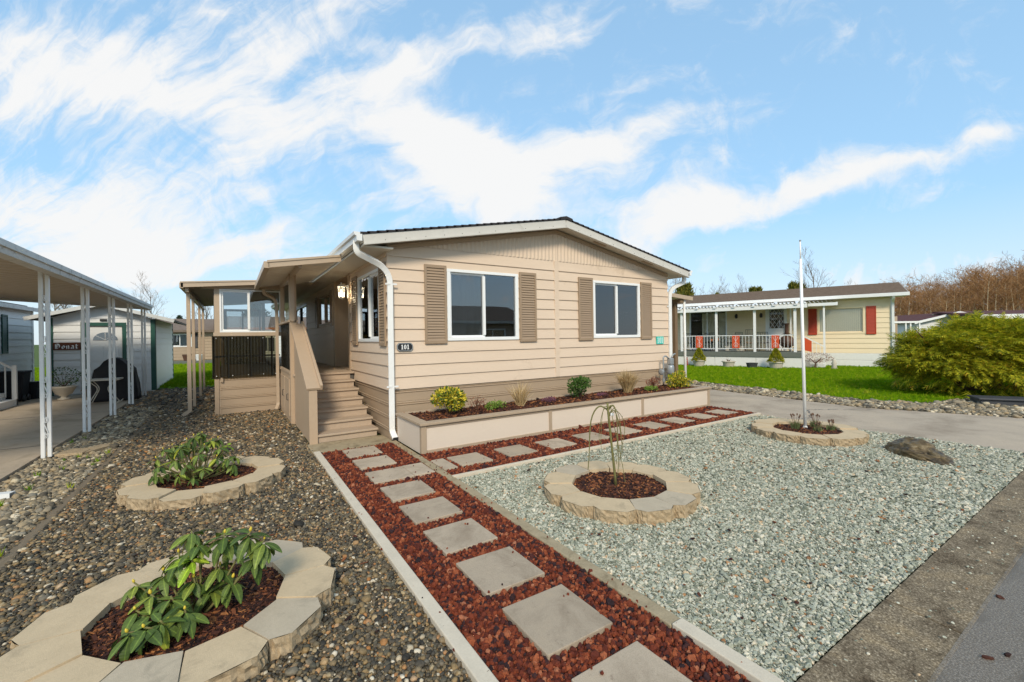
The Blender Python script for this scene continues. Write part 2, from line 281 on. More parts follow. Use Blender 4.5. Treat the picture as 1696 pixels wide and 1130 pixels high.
M_MULCH = stone_mat('bark mulch', [(0, (.014, .007, .006)), (.4, (.045, .017, .012)), (.72, (.10, .034, .018)), (.9, (.22, .075, .028)), (1, (.40, .17, .06))], .8, .25)
M_GRASS = stone_mat('grass blade', [(0, (.10, .20, .006)), (.5, (.16, .29, .007)), (.85, (.24, .36, .008)), (1, (.34, .36, .03))], 1.0, 0.0)

def ground_mat(name, stops, scale, rough=.9, bmp=.6, dist=.01, voron=True):
    m, t, b = principled(name); p = worldpos(t)
    if voron:
        v = t.nodes.new('ShaderNodeTexVoronoi'); v.inputs['Scale'].default_value = scale; t.links.new(p, v.inputs['Vector'])
        s = t.nodes.new('ShaderNodeSeparateColor'); t.links.new(v.outputs['Color'], s.inputs[0]); c = ramp(t, s.outputs[0], stops)
        bump(t, b, v.outputs['Distance'], bmp, -dist)
    else:
        n = noise(t, scale, 8, .65, p); c = ramp(t, n.outputs['Fac'], stops); bump(t, b, n.outputs['Fac'], bmp, dist)
    t.links.new(c, b.inputs['Base Color']); b.inputs['Roughness'].default_value = rough; b.inputs['Specular IOR Level'].default_value = .15; return m
dk = lambda st, k: [(p, mul(c, k)) for p, c in st]
G_PEB = ground_mat('pebble bed', dk(PEB, .8), 55)
G_LAVA = ground_mat('lava rock bed', [(0, (.025, .012, .010)), (.5, (.085, .022, .013)), (1, (.13, .035, .018))], 50)
G_CHIP = ground_mat('green gravel bed', [(0, (.10, .11, .09)), (.4, (.20, .22, .18)), (.8, (.32, .34, .28)), (1, (.46, .45, .37))], 60)
G_RIV = ground_mat('river rock bed', [(0, (.06, .06, .055)), (.5, (.17, .16, .14)), (1, (.32, .29, .24))], 18)
G_MULCH = ground_mat('mulch bed', [(0, (.015, .008, .006)), (.6, (.045, .018, .012)), (1, (.08, .03, .018))], 70)
G_SOIL = ground_mat('far grass and soil', [(.3, (.05, .085, .018)), (.55, (.08, .12, .025)), (.75, (.12, .12, .05))], .35, .95, .2, .05, False)
G_LAWN = ground_mat('lawn turf', [(.3, (.07, .15, .005)), (.5, (.12, .22, .006)), (.7, (.17, .27, .008))], 2.5, .9, .3, .02, False)

def asphalt(name, base, wet=False):
    m, t, b = principled(name); p = worldpos(t)
    n1 = noise(t, 190, 3, .7, p); n2 = noise(t, 1.1, 6, .65, p, .4)
    c1 = ramp(t, n1.outputs['Fac'], [(.3, mul(base, .62)), (.5, base), (.66, mul(base, 1.25)), (.78, mul(base, 2.0))])
    g = ramp(t, n2.outputs['Fac'], [(.28, (.66, .64, .62)), (.5, (1, 1, 1)), (.72, (1.16, 1.15, 1.12))])
    mix = t.nodes.new('ShaderNodeMix'); mix.data_type = 'RGBA'; mix.blend_type = 'MULTIPLY'; mix.inputs[0].default_value = 1; t.links.new(c1, mix.inputs[6]); t.links.new(g, mix.inputs[7])
    t.links.new(mix.outputs[2], b.inputs['Base Color']); b.inputs['Roughness'].default_value = .65 if wet else .9; b.inputs['Specular IOR Level'].default_value = .22 if wet else .12
    bump(t, b, n1.outputs['Fac'], .5, .006); return m
G_DRIVE = asphalt('driveway asphalt', (.43, .35, .265))
G_ROAD = asphalt('damp road asphalt', (.125, .105, .083), True)
def gutter_mat():
    m, t, b = principled('stained exposed concrete'); p = worldpos(t)
    n1 = noise(t, 85, 3, .75, p); n2 = noise(t, 5.0, 7, .7, p, .2)
    c1 = ramp(t, n1.outputs['Fac'], [(.3, (.075, .058, .04)), (.46, (.19, .15, .10)), (.58, (.30, .24, .165)), (.70, (.62, .52, .39))])
    g = ramp(t, n2.outputs['Fac'], [(.34, (.42, .38, .34)), (.52, (.85, .83, .8)), (.7, (1.2, 1.12, .98))])
    mix = t.nodes.new('ShaderNodeMix'); mix.data_type = 'RGBA'; mix.blend_type = 'MULTIPLY'; mix.inputs[0].default_value = 1; t.links.new(c1, mix.inputs[6]); t.links.new(g, mix.inputs[7])
    t.links.new(mix.outputs[2], b.inputs['Base Color']); b.inputs['Roughness'].default_value = .9; b.inputs['Specular IOR Level'].default_value = .15; bump(t, b, n1.outputs['Fac'], .5, .005); return m
G_GUT = gutter_mat()
def water_mat():
    """rain water lying in the gutter line: thins out to damp asphalt along a wavering edge"""
    m, t, b = principled('shallow rain water'); b.inputs['Base Color'].default_value = (.31, .26, .205, 1); b.inputs['Roughness'].default_value = .42; b.inputs['Specular IOR Level'].default_value = .32
    p = worldpos(t); n = noise(t, 60, 3, .5, p); bump(t, b, n.outputs['Fac'], .25, .004)
    sx = t.nodes.new('ShaderNodeSeparateXYZ'); t.links.new(p, sx.inputs[0]); n2 = noise(t, 2.2, 5, .6, stretch(t, p, (.6, 1.6, 1)), .4)
    y = t.nodes.new('ShaderNodeMath'); y.operation = 'MULTIPLY_ADD'; t.links.new(n2.outputs['Fac'], y.inputs[0]); y.inputs[1].default_value = .42; t.links.new(sx.outputs[1], y.inputs[2])
    lo = t.nodes.new('ShaderNodeMapRange'); lo.interpolation_type = 'SMOOTHSTEP'; t.links.new(y.outputs[0], lo.inputs[0]); lo.inputs[1].default_value = .42; lo.inputs[2].default_value = .68
    hi = t.nodes.new('ShaderNodeMapRange'); hi.interpolation_type = 'SMOOTHSTEP'; t.links.new(y.outputs[0], hi.inputs[0]); hi.inputs[1].default_value = .98; hi.inputs[2].default_value = .80
    f = t.nodes.new('ShaderNodeMath'); f.operation = 'MULTIPLY'; t.links.new(lo.outputs[0], f.inputs[0]); t.links.new(hi.outputs[0], f.inputs[1])
    f2_ = t.nodes.new('ShaderNodeMath'); f2_.operation = 'MULTIPLY'; t.links.new(f.outputs[0], f2_.inputs[0]); n9 = noise(t, 120, 3, .7, p); g9 = t.nodes.new('ShaderNodeMapRange'); t.links.new(n9.outputs['Fac'], g9.inputs[0]); g9.inputs[1].default_value = .36; g9.inputs[2].default_value = .60; g9.inputs[3].default_value = .85; g9.inputs[4].default_value = .25; t.links.new(g9.outputs[0], f2_.inputs[1]); f = f2_; tr = t.nodes.new('ShaderNodeBsdfTransparent'); mx_ = t.nodes.new('ShaderNodeMixShader'); t.links.new(f.outputs[0], mx_.inputs[0]); t.links.new(tr.outputs[0], mx_.inputs[1]); t.links.new(b.outputs[0], mx_.inputs[2]); t.links.new(mx_.outputs[0], t.nodes['Material Output'].inputs[0]); return m
M_WATER = water_mat()
def emis(name, c, s):
    m = bpy.data.materials.new(name); m.use_nodes = True; b = m.node_tree.nodes['Principled BSDF']; b.inputs['Base Color'].default_value = (*c, 1); b.inputs['Emission Color'].default_value = (*c, 1); b.inputs['Emission Strength'].default_value = s; return m
M_BULB = emis('lit bulb', (1, .86, .62), 3)

# ------------------------------------------------------------------ geometry helpers
LOC = {}
def link(o): COL.objects.link(o); return o
def tag(o, label=None, cat=None, group=None, kind=None):
    if label: o['label'] = label
    if cat: o['category'] = cat
    if group: o['group'] = group
    if kind: o['kind'] = kind
    return o
def thing(name, label, cat, loc=(0, 0, 0), group=None, rotz=0.0, local=False):
    o = bpy.data.objects.new(name, None); o.empty_display_size = .2; link(o); o.location = loc; o.rotation_euler = (0, 0, rotz)
    LOC[o.name] = Vector((0, 0, 0)) if local else Vector(loc)
    return tag(o, label, cat, group)
class MB:
    def __init__(s): s.v = []; s.f = []
    def add(s, vs, fs):
        k = len(s.v); s.v.extend([tuple(p) for p in vs]); s.f.extend([tuple(i + k for i in f) for f in fs]); return s
    def hexa(s, p):   # 0-3 bottom ccw, 4-7 top
        return s.add(p, [(3, 2, 1, 0), (4, 5, 6, 7), (0, 1, 5, 4), (1, 2, 6, 5), (2, 3, 7, 6), (3, 0, 4, 7)])
    def box(s, x0, y0, z0, x1, y1, z1):
        if x0 > x1: x0, x1 = x1, x0
        if y0 > y1: y0, y1 = y1, y0
        if z0 > z1: z0, z1 = z1, z0
        return s.hexa([(x0, y0, z0), (x1, y0, z0), (x1, y1, z0), (x0, y1, z0), (x0, y0, z1), (x1, y0, z1), (x1, y1, z1), (x0, y1, z1)])
    def obox(s, mat, sx, sy, sz):
        c = [(-1, -1, -1), (1, -1, -1), (1, 1, -1), (-1, 1, -1), (-1, -1, 1), (1, -1, 1), (1, 1, 1), (-1, 1, 1)]
        return s.hexa([mat @ Vector((a * sx / 2, b * sy / 2, d * sz / 2)) for a, b, d in c])
    def beam(s, a, b, w, h, up=(0, 0, 1)):
        a = Vector(a); b = Vector(b); x = (b - a).normalized(); y = Vector(up).cross(x).normalized(); z = x.cross(y)
        m = Matrix((x, y, z)).transposed().to_4x4(); m.translation = (a + b) / 2
        return s.obox(m, (b - a).length, w, h)
    def prism(s, poly, z0, z1, axis='z'):
        n = len(poly)
        def P(u, v, w): return {'z': (u, v, w), 'y': (u, w, v), 'x': (w, u, v)}[axis]
        vs = [P(u, v, z0) for u, v in poly] + [P(u, v, z1) for u, v in poly]
        fs = [tuple(range(n))[::-1], tuple(range(n, 2 * n))] + [(i, (i + 1) % n, (i + 1) % n + n, i + n) for i in range(n)]
        return s.add(vs, fs)
    def tube(s, pts, r, n=8, cap=True):
        pts = [Vector(p) for p in pts]; k = len(pts)
        if not hasattr(r, '__len__'): r = [r] * k
        t = [(pts[min(i + 1, k - 1)] - pts[max(i - 1, 0)]).normalized() for i in range(k)]
        up = Vector((0, 0, 1)) if abs(t[0].z) < .9 else Vector((1, 0, 0))
        nrm = t[0].cross(up).normalized(); vs = []
        for i in range(k):
            nrm = (nrm - t[i] * nrm.dot(t[i])); nrm = nrm.normalized() if nrm.length > 1e-6 else t[i].orthogonal().normalized()
            b = t[i].cross(nrm)
            for j in range(n):
                a = 2 * PI * j / n; vs.append(pts[i] + (nrm * math.cos(a) + b * math.sin(a)) * r[i])
        fs = [(i * n + j, i * n + (j + 1) % n, (i + 1) * n + (j + 1) % n, (i + 1) * n + j) for i in range(k - 1) for j in range(n)]
        if cap: fs += [tuple(range(n))[::-1], tuple((k - 1) * n + j for j in range(n))]
        return s.add(vs, fs)
    def rtube(s, pts, w, h, side=(1, 0, 0)):   # rectangular tube
        pts = [Vector(p) for p in pts]; k = len(pts); vs = []
        for i in range(k):
            t = (pts[min(i + 1, k - 1)] - pts[max(i - 1, 0)]).normalized(); a = Vector(side); a = (a - t * a.dot(t)).normalized(); b = t.cross(a)
            vs += [pts[i] + a * w / 2 * x + b * h / 2 * y for x, y in ((-1, -1), (1, -1), (1, 1), (-1, 1))]
        fs = [(i * 4 + j, i * 4 + (j + 1) % 4, i * 4 + 4 + (j + 1) % 4, i * 4 + 4 + j) for i in range(k - 1) for j in range(4)] + [(3, 2, 1, 0), tuple((k - 1) * 4 + j for j in range(4))]
        return s.add(vs, fs)
    def lathe(s, prof, n=20, c=(0, 0, 0)):
        vs = [(c[0] + r * math.cos(2 * PI * j / n), c[1] + r * math.sin(2 * PI * j / n), c[2] + z) for r, z in prof for j in range(n)]
        k = len(prof); fs = [(i * n + j, i * n + (j + 1) % n, (i + 1) * n + (j + 1) % n, (i + 1) * n + j) for i in range(k - 1) for j in range(n)]
        fs += [tuple(range(n))[::-1], tuple((k - 1) * n + j for j in range(n))]
        return s.add(vs, fs)
    def mesh(s, name, mat, off=Vector((0, 0, 0)), smooth=False):
        m = bpy.data.meshes.new(name); m.from_pydata([(x - off.x, y - off.y, z - off.z) for x, y, z in s.v], [], s.f)
        if mat: m.materials.append(mat)
        bm = bmesh.new(); bm.from_mesh(m); bmesh.ops.recalc_face_normals(bm, faces=bm.faces); bm.to_mesh(m); bm.free()
        if smooth: m.polygons.foreach_set('use_smooth', [True] * len(m.polygons))
        m.update(); return m
    def build(s, name, mat, parent=None, bevel=0, smooth=False, label=None):
        off = LOC.get(parent.name, Vector((0, 0, 0))) if parent else Vector((0, 0, 0))
        o = bpy.data.objects.new(name, s.mesh(name, mat, off, smooth)); link(o)
        if parent: o.parent = parent; LOC[o.name] = off
        else: LOC[o.name] = Vector((0, 0, 0))
        if bevel:
            b = o.modifiers.new('bevel', 'BEVEL'); b.width = bevel; b.segments = 2; b.limit_method = 'ANGLE'; b.angle_limit = rad(40)
        if label: o['label'] = label
        return o
def one(name, mb, mat, label, cat, group=None, bevel=0, smooth=False, base=None):
    """a thing of a single mesh with its origin at its base"""
    c = Vector(base) if base else Vector((sum(p[0] for p in mb.v) / len(mb.v), sum(p[1] for p in mb.v) / len(mb.v), min(p[2] for p in mb.v)))
    o = bpy.data.objects.new(name, mb.mesh(name, mat, c, smooth)); o.location = c; link(o); LOC[o.name] = c
    if bevel:
        b = o.modifiers.new('bevel', 'BEVEL'); b.width = bevel; b.segments = 2; b.limit_method = 'ANGLE'; b.angle_limit = rad(40)
    return tag(o, label, cat, group)
def piece(name, me, parent, loc, rot=(0, 0, 0), scale=(1, 1, 1), mat4=None):
    o = bpy.data.objects.new(name, me); link(o)
    off = LOC.get(parent.name, Vector((0, 0, 0))) if parent else Vector((0, 0, 0))
    if mat4 is not None:
        o.matrix_local = Matrix.Translation(-off) @ mat4
    else:
        o.location = Vector(loc) - off; o.rotation_euler = rot; o.scale = scale
    if parent: o.parent = parent
    LOC[o.name] = off; return o
def sheet(name, poly, z, mat, kind='structure', thick=0):
    mb = MB(); n = len(poly)
    if thick: mb.prism(poly, z - thick, z)
    else: mb.add([(x, y, z) for x, y in poly], [tuple(range(n))])
    o = mb.build(name, mat); o['kind'] = kind; return o
def rect_minus(r, holes):
    out = [r]
    for h in holes:
        nxt = []
        for a in out:
            x0, x1, z0, z1 = a; hx0, hx1, hz0, hz1 = h
            ix0, ix1, iz0, iz1 = max(x0, hx0), min(x1, hx1), max(z0, hz0), min(z1, hz1)
            if ix0 >= ix1 - 1e-6 or iz0 >= iz1 - 1e-6: nxt.append(a); continue
            if x0 < ix0 - 1e-4: nxt.append((x0, ix0, z0, z1))
            if ix1 < x1 - 1e-4: nxt.append((ix1, x1, z0, z1))
            if z0 < iz0 - 1e-4: nxt.append((ix0, ix1, z0, iz0))
            if iz1 < z1 - 1e-4: nxt.append((ix0, ix1, iz1, z1))
        out = nxt
    return out
def siding(parent, p0, d, n, u0, u1, zs, holes, mat, lip=.026, back=.004, name='siding_board', ztop=None, thick=.012):
    """one lapped board per course on the wall through p0 running along d and facing n; bottom edge stands proud"""
    d = Vector((*d, 0)); n = Vector((*n, 0)); p0 = Vector((*p0, 0)); res = []
    def P(u, o, z): q = p0 + d * u + n * o; return (q.x, q.y, z)
    for z0, z1 in zip(zs[:-1], zs[1:]):
        H_ = z1 - z0; groups = []
        for r in sorted(rect_minus((u0, u1, z0, z1), holes)):
            hit = [g for g in groups if any(abs(q[1] - r[0]) < 1e-4 or abs(q[0] - r[1]) < 1e-4 or (abs(q[0] - r[0]) < 1e-4 and abs(q[1] - r[1]) < 1e-4) for q in g)]
            new = [r]
            for g in hit: new += g; groups.remove(g)
            groups.append(new)
        for g in groups:
            mb = MB()
            for (a, b, c0, c1) in g:
                o0 = lip - (lip - back) * (c0 - z0) / H_; o1 = lip - (lip - back) * (c1 - z0) / H_
                mb.hexa([P(a, -thick, c0), P(b, -thick, c0), P(b, o0, c0), P(a, o0, c0), P(a, -thick, c1), P(b, -thick, c1), P(b, o1, c1), P(a, o1, c1)])
            o = mb.build(name, mat, parent); res.append(o)
            if len(g) > 1:
                bm = bmesh.new(); bm.from_mesh(o.data); bmesh.ops.remove_doubles(bm, verts=bm.verts, dist=1e-5); bm.to_mesh(o.data); bm.free()
    return res
def slab_wall(parent, p0, d, n, u0, u1, z0, z1, holes, mat, t0, t1, name='wall'):
    d = Vector((*d, 0)); n = Vector((*n, 0)); p0 = Vector((*p0, 0)); mb = MB()
    for (a, b, c0, c1) in rect_minus((u0, u1, z0, z1), holes):
        def P(u, o, z): q = p0 + d * u + n * o; return (q.x, q.y, z)
        mb.hexa([P(a, t0, c0), P(b, t0, c0), P(b, t1, c0), P(a, t1, c0), P(a, t0, c1), P(b, t0, c1), P(b, t1, c1), P(a, t1, c1)])
    return mb.build(name, mat, parent)
def frame_pts(p0, d, n):
    d = Vector((*d, 0)); n = Vector((*n, 0)); p0 = Vector((*p0, 0))
    def P(u, o, z): q = p0 + d * u + n * o; return Vector((q.x, q.y, z))
    return P
def pbox(mb, P, u0, u1, o0, o1, z0, z1):
    return mb.hexa([P(u0, o0, z0), P(u1, o0, z0), P(u1, o1, z0), P(u0, o1, z0), P(u0, o0, z1), P(u1, o0, z1), P(u1, o1, z1), P(u0, o1, z1)])
def window(parent, P, u0, u1, z0, z1, fw=.065, split=.5, glass=None, fmat=None, proud=.03, curtain=None, label=None):
    """slider window: outer frame, meeting stile, two sashes, two panes"""
    fm = fmat or M_GLASSFRAME; g = glass or M_GLASS; mb = MB()
    pbox(mb, P, u0, u1, -.05, proud, z0, z0 + fw * .9); pbox(mb, P, u0, u1, -.05, proud, z1 - fw * .8, z1)
    pbox(mb, P, u0, u0 + fw, -.05, proud, z0 + fw * .9, z1 - fw * .8); pbox(mb, P, u1 - fw, u1, -.05, proud, z0 + fw * .9, z1 - fw * .8)
    w = mb.build('window', fm, parent, bevel=.004, label=label)
    um = u0 + (u1 - u0) * split
    s = MB(); a, b, c0, c1 = u0 + fw, um + .025, z0 + fw * .9, z1 - fw * .8; sw = .035
    pbox(s, P, a, b, -.045, -.018, c0, c0 + sw); pbox(s, P, a, b, -.045, -.018, c1 - sw, c1); pbox(s, P, a, a + sw, -.045, -.018, c0 + sw, c1 - sw); pbox(s, P, b - sw * 1.4, b, -.045, .012, c0 + sw, c1 - sw)
    s.build('sash', fm, w, bevel=.003)
    g1 = MB(); pbox(g1, P, a + sw, b - sw * 1.4, -.034, -.030, c0 + sw, c1 - sw); g1.build('pane', g, w)
    g2 = MB(); pbox(g2, P, um + .025, u1 - fw, -.012, -.008, c0, c1); g2.build('pane', g, w)
    if curtain:
        cu0, cu1, cm, depth = curtain; c = MB(); k = max(6, int((cu1 - cu0) / .045)); vs = []
        for i in range(k + 1):
            u = cu0 + (cu1 - cu0) * i / k; o = -depth + .022 * math.sin(i * 1.9) + .01 * math.sin(i * .7)
            vs += [P(u, o, z0 - .1), P(u, o, z1 + .05)]
        c.add(vs, [(2 * i, 2 * i + 2, 2 * i + 3, 2 * i + 1) for i in range(k)]); c.build('curtain', cm, w, smooth=True)
    return w
def shutter(parent, P, u0, u1, z0, z1, mat, pitch=.047, o=.022, mid=True):
    mb = MB(); fw = .04
    pbox(mb, P, u0, u0 + fw, o, o + .03, z0, z1); pbox(mb, P, u1 - fw, u1, o, o + .03, z0, z1)
    pbox(mb, P, u0 + fw, u1 - fw, o, o + .03, z0, z0 + .055); pbox(mb, P, u0 + fw, u1 - fw, o, o + .03, z1 - .055, z1); pbox(mb, P, u0 + .01, u1 - .01, o - .004, o + .004, z0 + .01, z1 - .01)
    s = mb.build('shutter', mat, parent, bevel=.003)
    k = max(2, int((z1 - z0 - .11) / pitch)); pz = (z1 - z0 - .11) / k; l = MB()
    for i in range(k):
        z = z0 + .055 + i * pz
        l.hexa([P(u0 + fw, o + .004, z), P(u1 - fw, o + .004, z), P(u1 - fw, o + .027, z), P(u0 + fw, o + .027, z), P(u0 + fw, o + .004, z + pz * .98), P(u1 - fw, o + .004, z + pz * .98), P(u1 - fw, o + .009, z + pz * .98), P(u0 + fw, o + .009, z + pz * .98)])
    l.build('louvres', mat, s); return s
def corrugated(u0, u1, pitch, amp, P, z0, z1, o=0.0, n_per=6):
    mb = MB(); k = int((u1 - u0) / pitch * n_per); vs = []
    for i in range(k + 1):
        u = u0 + (u1 - u0) * i / k; a = o + amp * math.sin(2 * PI * (u - u0) / pitch); zz0 = z0(u) if callable(z0) else z0; zz1 = z1(u) if callable(z1) else z1
        vs += [P(u, a, zz0), P(u, a, zz1)]
    mb.add(vs, [(2 * i, 2 * i + 2, 2 * i + 3, 2 * i + 1) for i in range(k)]); return mb

# scattered pieces: a point mesh + geometry nodes that put a small stone, chip or tuft on each point
def scatter(name, pts, sizes, mat, style, label, cat, parent=None, tilt=.5):
    me = bpy.data.meshes.new(name); me.from_pydata([tuple(p) for p in pts], [], [])
    at = me.attributes.new('size', 'FLOAT', 'POINT'); at.data.foreach_set('value', np.asarray(sizes, dtype=np.float32)); me.materials.append(mat)
    o = bpy.data.objects.new(name, me); link(o); o['kind'] = 'stuff'
    if parent: o.parent = parent
    else: tag(o, label, cat)
    g = bpy.data.node_groups.new(name, 'GeometryNodeTree'); g.interface.new_socket('Geometry', in_out='INPUT', socket_type='NodeSocketGeometry'); g.interface.new_socket('Geometry', in_out='OUTPUT', socket_type='NodeSocketGeometry')
    N = g.nodes.new; K = g.links.new; gi = N('NodeGroupInput'); go = N('NodeGroupOutput'); join = N('GeometryNodeJoinGeometry')
    nvar = 5
    for k in range(nvar):
        if style in ('pebble', 'rough', 'chip'):
            s = N('GeometryNodeMeshIcoSphere'); s.inputs['Radius'].default_value = .5; s.inputs['Subdivisions'].default_value = 2
            nz = N('ShaderNodeTexNoise'); nz.noise_dimensions = '4D'; nz.inputs['W'].default_value = 3.7 * k + 1.3; nz.inputs['Scale'].default_value = {'pebble': 1.6, 'rough': 2.6, 'chip': 2.0}[style]; nz.inputs['Detail'].default_value = 1
            sb = N('ShaderNodeVectorMath'); sb.operation = 'SUBTRACT'; sb.inputs[1].default_value = (.5, .5, .5); K(nz.outputs['Color'], sb.inputs[0])
            sc = N('ShaderNodeVectorMath'); sc.operation = 'SCALE'; sc.inputs['Scale'].default_value = {'pebble': .55, 'rough': .95, 'chip': .9}[style]; K(sb.outputs[0], sc.inputs[0])
            sp = N('GeometryNodeSetPosition'); K(s.outputs['Mesh'], sp.inputs['Geometry']); K(sc.outputs[0], sp.inputs['Offset']); out = sp.outputs[0]
            tr = N('GeometryNodeTransform'); K(out, tr.inputs['Geometry'])
            tr.inputs['Scale'].default_value = {'pebble': (1.15 - .06 * k, .85 + .04 * k, .55 + .04 * k), 'rough': (1.05, .95 - .04 * k, .8), 'chip': (1.25 - .05 * k, .85 + .05 * k, .38 + .03 * k)}[style]; out = tr.outputs[0]
            if style == 'pebble':
                sm = N('GeometryNodeSetShadeSmooth'); K(out, sm.inputs[0]); out = sm.outputs[0]
        elif style == 'bark':
            s = N('GeometryNodeMeshCube'); s.inputs['Size'].default_value = (1.3 - .12 * k, .30 + .06 * k, .13 + .02 * k); out = s.outputs['Mesh']
        elif style == 'tuft':
            jt = N('GeometryNodeJoinGeometry')
            for b in range(7):
                c = N('GeometryNodeMeshCone'); c.inputs['Vertices'].default_value = 3; c.inputs['Radius Top'].default_value = 0; c.inputs['Radius Bottom'].default_value = .075; c.inputs['Depth'].default_value = .75 + .09 * ((b * 3 + k) % 5)
                t2 = N('GeometryNodeTransform'); K(c.outputs['Mesh'], t2.inputs['Geometry']); a = 2 * PI * b / 7 + k
                t2.inputs['Translation'].default_value = (.22 * math.cos(a) * (b > 0), .22 * math.sin(a) * (b > 0), 0); t2.inputs['Rotation'].default_value = (-.5 * math.sin(a) * (b > 0), .5 * math.cos(a) * (b > 0), a); K(t2.outputs[0], jt.inputs[0])
            out = jt.outputs[0]
        st = N('GeometryNodeSetMaterial'); st.inputs['Material'].default_value = mat; K(out, st.inputs['Geometry'])
        ti = N('GeometryNodeGeometryToInstance'); K(st.outputs[0], ti.inputs[0]); K(ti.outputs[0], join.inputs[0])
    iop = N('GeometryNodeInstanceOnPoints'); K(gi.outputs[0], iop.inputs['Points']); K(join.outputs[0], iop.inputs['Instance']); iop.inputs['Pick Instance'].default_value = True
    ri = N('FunctionNodeRandomValue'); ri.data_type = 'INT'
    for sk in ri.inputs:
        if sk.type == 'INT' and sk.name == 'Max': sk.default_value = nvar - 1
        if sk.type == 'INT' and sk.name == 'Min': sk.default_value = 0
    K([s_ for s_ in ri.outputs if s_.type == 'INT'][0], iop.inputs['Instance Index'])
    rr_ = N('FunctionNodeRandomValue'); rr_.data_type = 'FLOAT_VECTOR'; rr_.inputs[0].default_value = (-tilt, -tilt, 0); rr_.inputs[1].default_value = (tilt, tilt, 6.283); rr_.inputs['Seed'].default_value = 11
    K(rr_.outputs[0], iop.inputs['Rotation'])
    na = N('GeometryNodeInputNamedAttribute'); na.data_type = 'FLOAT'; na.inputs['Name'].default_value = 'size'; K(na.outputs[0], iop.inputs['Scale'])
    K(iop.outputs[0], go.inputs[0]); md = o.modifiers.new('scatter', 'NODES'); md.node_group = g
    return o
def inpoly(x, y, poly):
    c = np.zeros(len(x), bool); n = len(poly)
    for i in range(n):
        x0, y0 = poly[i]; x1, y1 = poly[(i + 1) % n]
        k = ((y0 > y) != (y1 > y)); xi = (x1 - x0) * (y - y0) / ((y1 - y0) if abs(y1 - y0) > 1e-9 else 1e-9) + x0; c ^= k & (x < xi)
    return c
def fill(poly, bands, zf, excl=None, seed=1):
    """jittered points inside a polygon; bands: (max distance from the street corner of the yard, spacing, mean size, size spread)"""
    r = np.random.default_rng(seed); P = np.array(poly); out = []; sz = []; lo = 0
    for dmax, sp, s0, sd in bands:
        gx, gy = np.meshgrid(np.arange(P[:, 0].min(), P[:, 0].max(), sp), np.arange(P[:, 1].min(), P[:, 1].max(), sp)); x = gx.ravel(); y = gy.ravel()
        x = x + r.uniform(-.6, .6, len(x)) * sp; y = y + r.uniform(-.6, .6, len(y)) * sp; dd = np.hypot(x, y)
        k = (dd >= lo) & (dd < dmax) & inpoly(x, y, poly)
        if excl is not None: k &= ~excl(x, y)
        x = x[k]; y = y[k]; s = s0 * np.exp(r.normal(0, sd, len(x))); out.append(np.stack([x, y, zf + s * r.uniform(.02, .32, len(x))], 1)); sz.append(s); lo = dmax
    return np.concatenate(out), np.concatenate(sz)
def leaf_cloud(n, c, R, size, rng, shape='shell', up=.35, asp=.5, zmin=None):
    """n pointed leaves (rhombus with a fold) through an ellipsoid"""
    v = rng.normal(size=(n, 3)); v /= np.linalg.norm(v, axis=1)[:, None]
    rr = rng.uniform(.45, 1, n) ** (.6 if shape == 'shell' else .33)
    p = np.array(c) + v * rr[:, None] * np.array(R)
    if zmin is not None: p[:, 2] = np.maximum(p[:, 2], zmin + rng.uniform(0, .05, n))
    ax = v + rng.normal(0, .6, (n, 3)) + np.array([0, 0, up]); ax /= np.linalg.norm(ax, axis=1)[:, None]
    s = np.cross(ax, rng.normal(size=(n, 3))); s /= np.linalg.norm(s, axis=1)[:, None]
    L_ = (size * rng.uniform(.6, 1.25, n))[:, None]; mid = p + ax * L_ * .5
    q = np.stack([p, mid + s * L_ * asp * .5, p + ax * L_, mid - s * L_ * asp * .5], 1).reshape(-1, 3)
    mb = MB(); mb.v = [tuple(x) for x in q]; mb.f = [(4 * i, 4 * i + 1, 4 * i + 2, 4 * i + 3) for i in range(n)]
    return mb
def mesh_raw(name, mb, mat, off=(0, 0, 0), smooth=False):
    m = bpy.data.meshes.new(name); m.from_pydata([(x - off[0], y - off[1], z - off[2]) for x, y, z in mb.v], [], mb.f); m.materials.append(mat)
    if smooth: m.polygons.foreach_set('use_smooth', [True] * len(m.polygons))
    return m
def raw_part(name, mb, mat, parent, smooth=False):
    off = LOC.get(parent.name, Vector((0, 0, 0))); o = bpy.data.objects.new(name, mesh_raw(name, mb, mat, off, smooth)); link(o); o.parent = parent; LOC[o.name] = off; return o

# ------------------------------------------------------------------ the ground and what is laid on it
RINGS = {'near': (-.21, 3.19), 'far': (-.25, 6.08), 'tree': (3.37, 3.19), 'flag': (7.76, 3.27)}
RO, RI = .78, .485
sheet('ground', [(-900, -900), (900, -900), (900, 900), (-900, 900)], -.06, G_SOIL)
sheet('road', [(-60, -7), (80, -7), (80, .66), (-60, .66)], -.035, G_ROAD)
g = MB()
for x0, x1 in ((-30, -8), (-8, -2.2), (-2.2, .4), (.4, 3.35), (3.35, 6.42), (6.42, 9.5), (9.5, 13.0), (13.0, 40)):
    g.prism([(.64, -.08), (.64, -.030), (.99, -.004), (.99, -.08)], x0 + .006, x1 - .006, 'x')
o = g.build('gutter_strip', G_GUT, bevel=.006); o['kind'] = 'structure'
def wob(p0, p1, n, amp, sd):
    r = random.Random(sd); return [(p0[0] + (p1[0] - p0[0]) * i / n + r.uniform(-amp, amp), p0[1] + (p1[1] - p0[1]) * i / n + r.uniform(-amp, amp)) for i in range(n + 1)]
pud = [(1.5, .655), (10, .655), (10, 0), (1.5, 0)]
sheet('puddle', pud, -.026, M_WATER)
GUT_Y = 1.0
YARD_L = [(-2.33, GUT_Y), (.945, GUT_Y), (.99, 6.9), (1.0, 11.6), (-.2, 11.6), (-.2, 18.3), (-2.33, 19.3)]
sheet('gravel_yard', YARD_L, -.012, G_PEB)
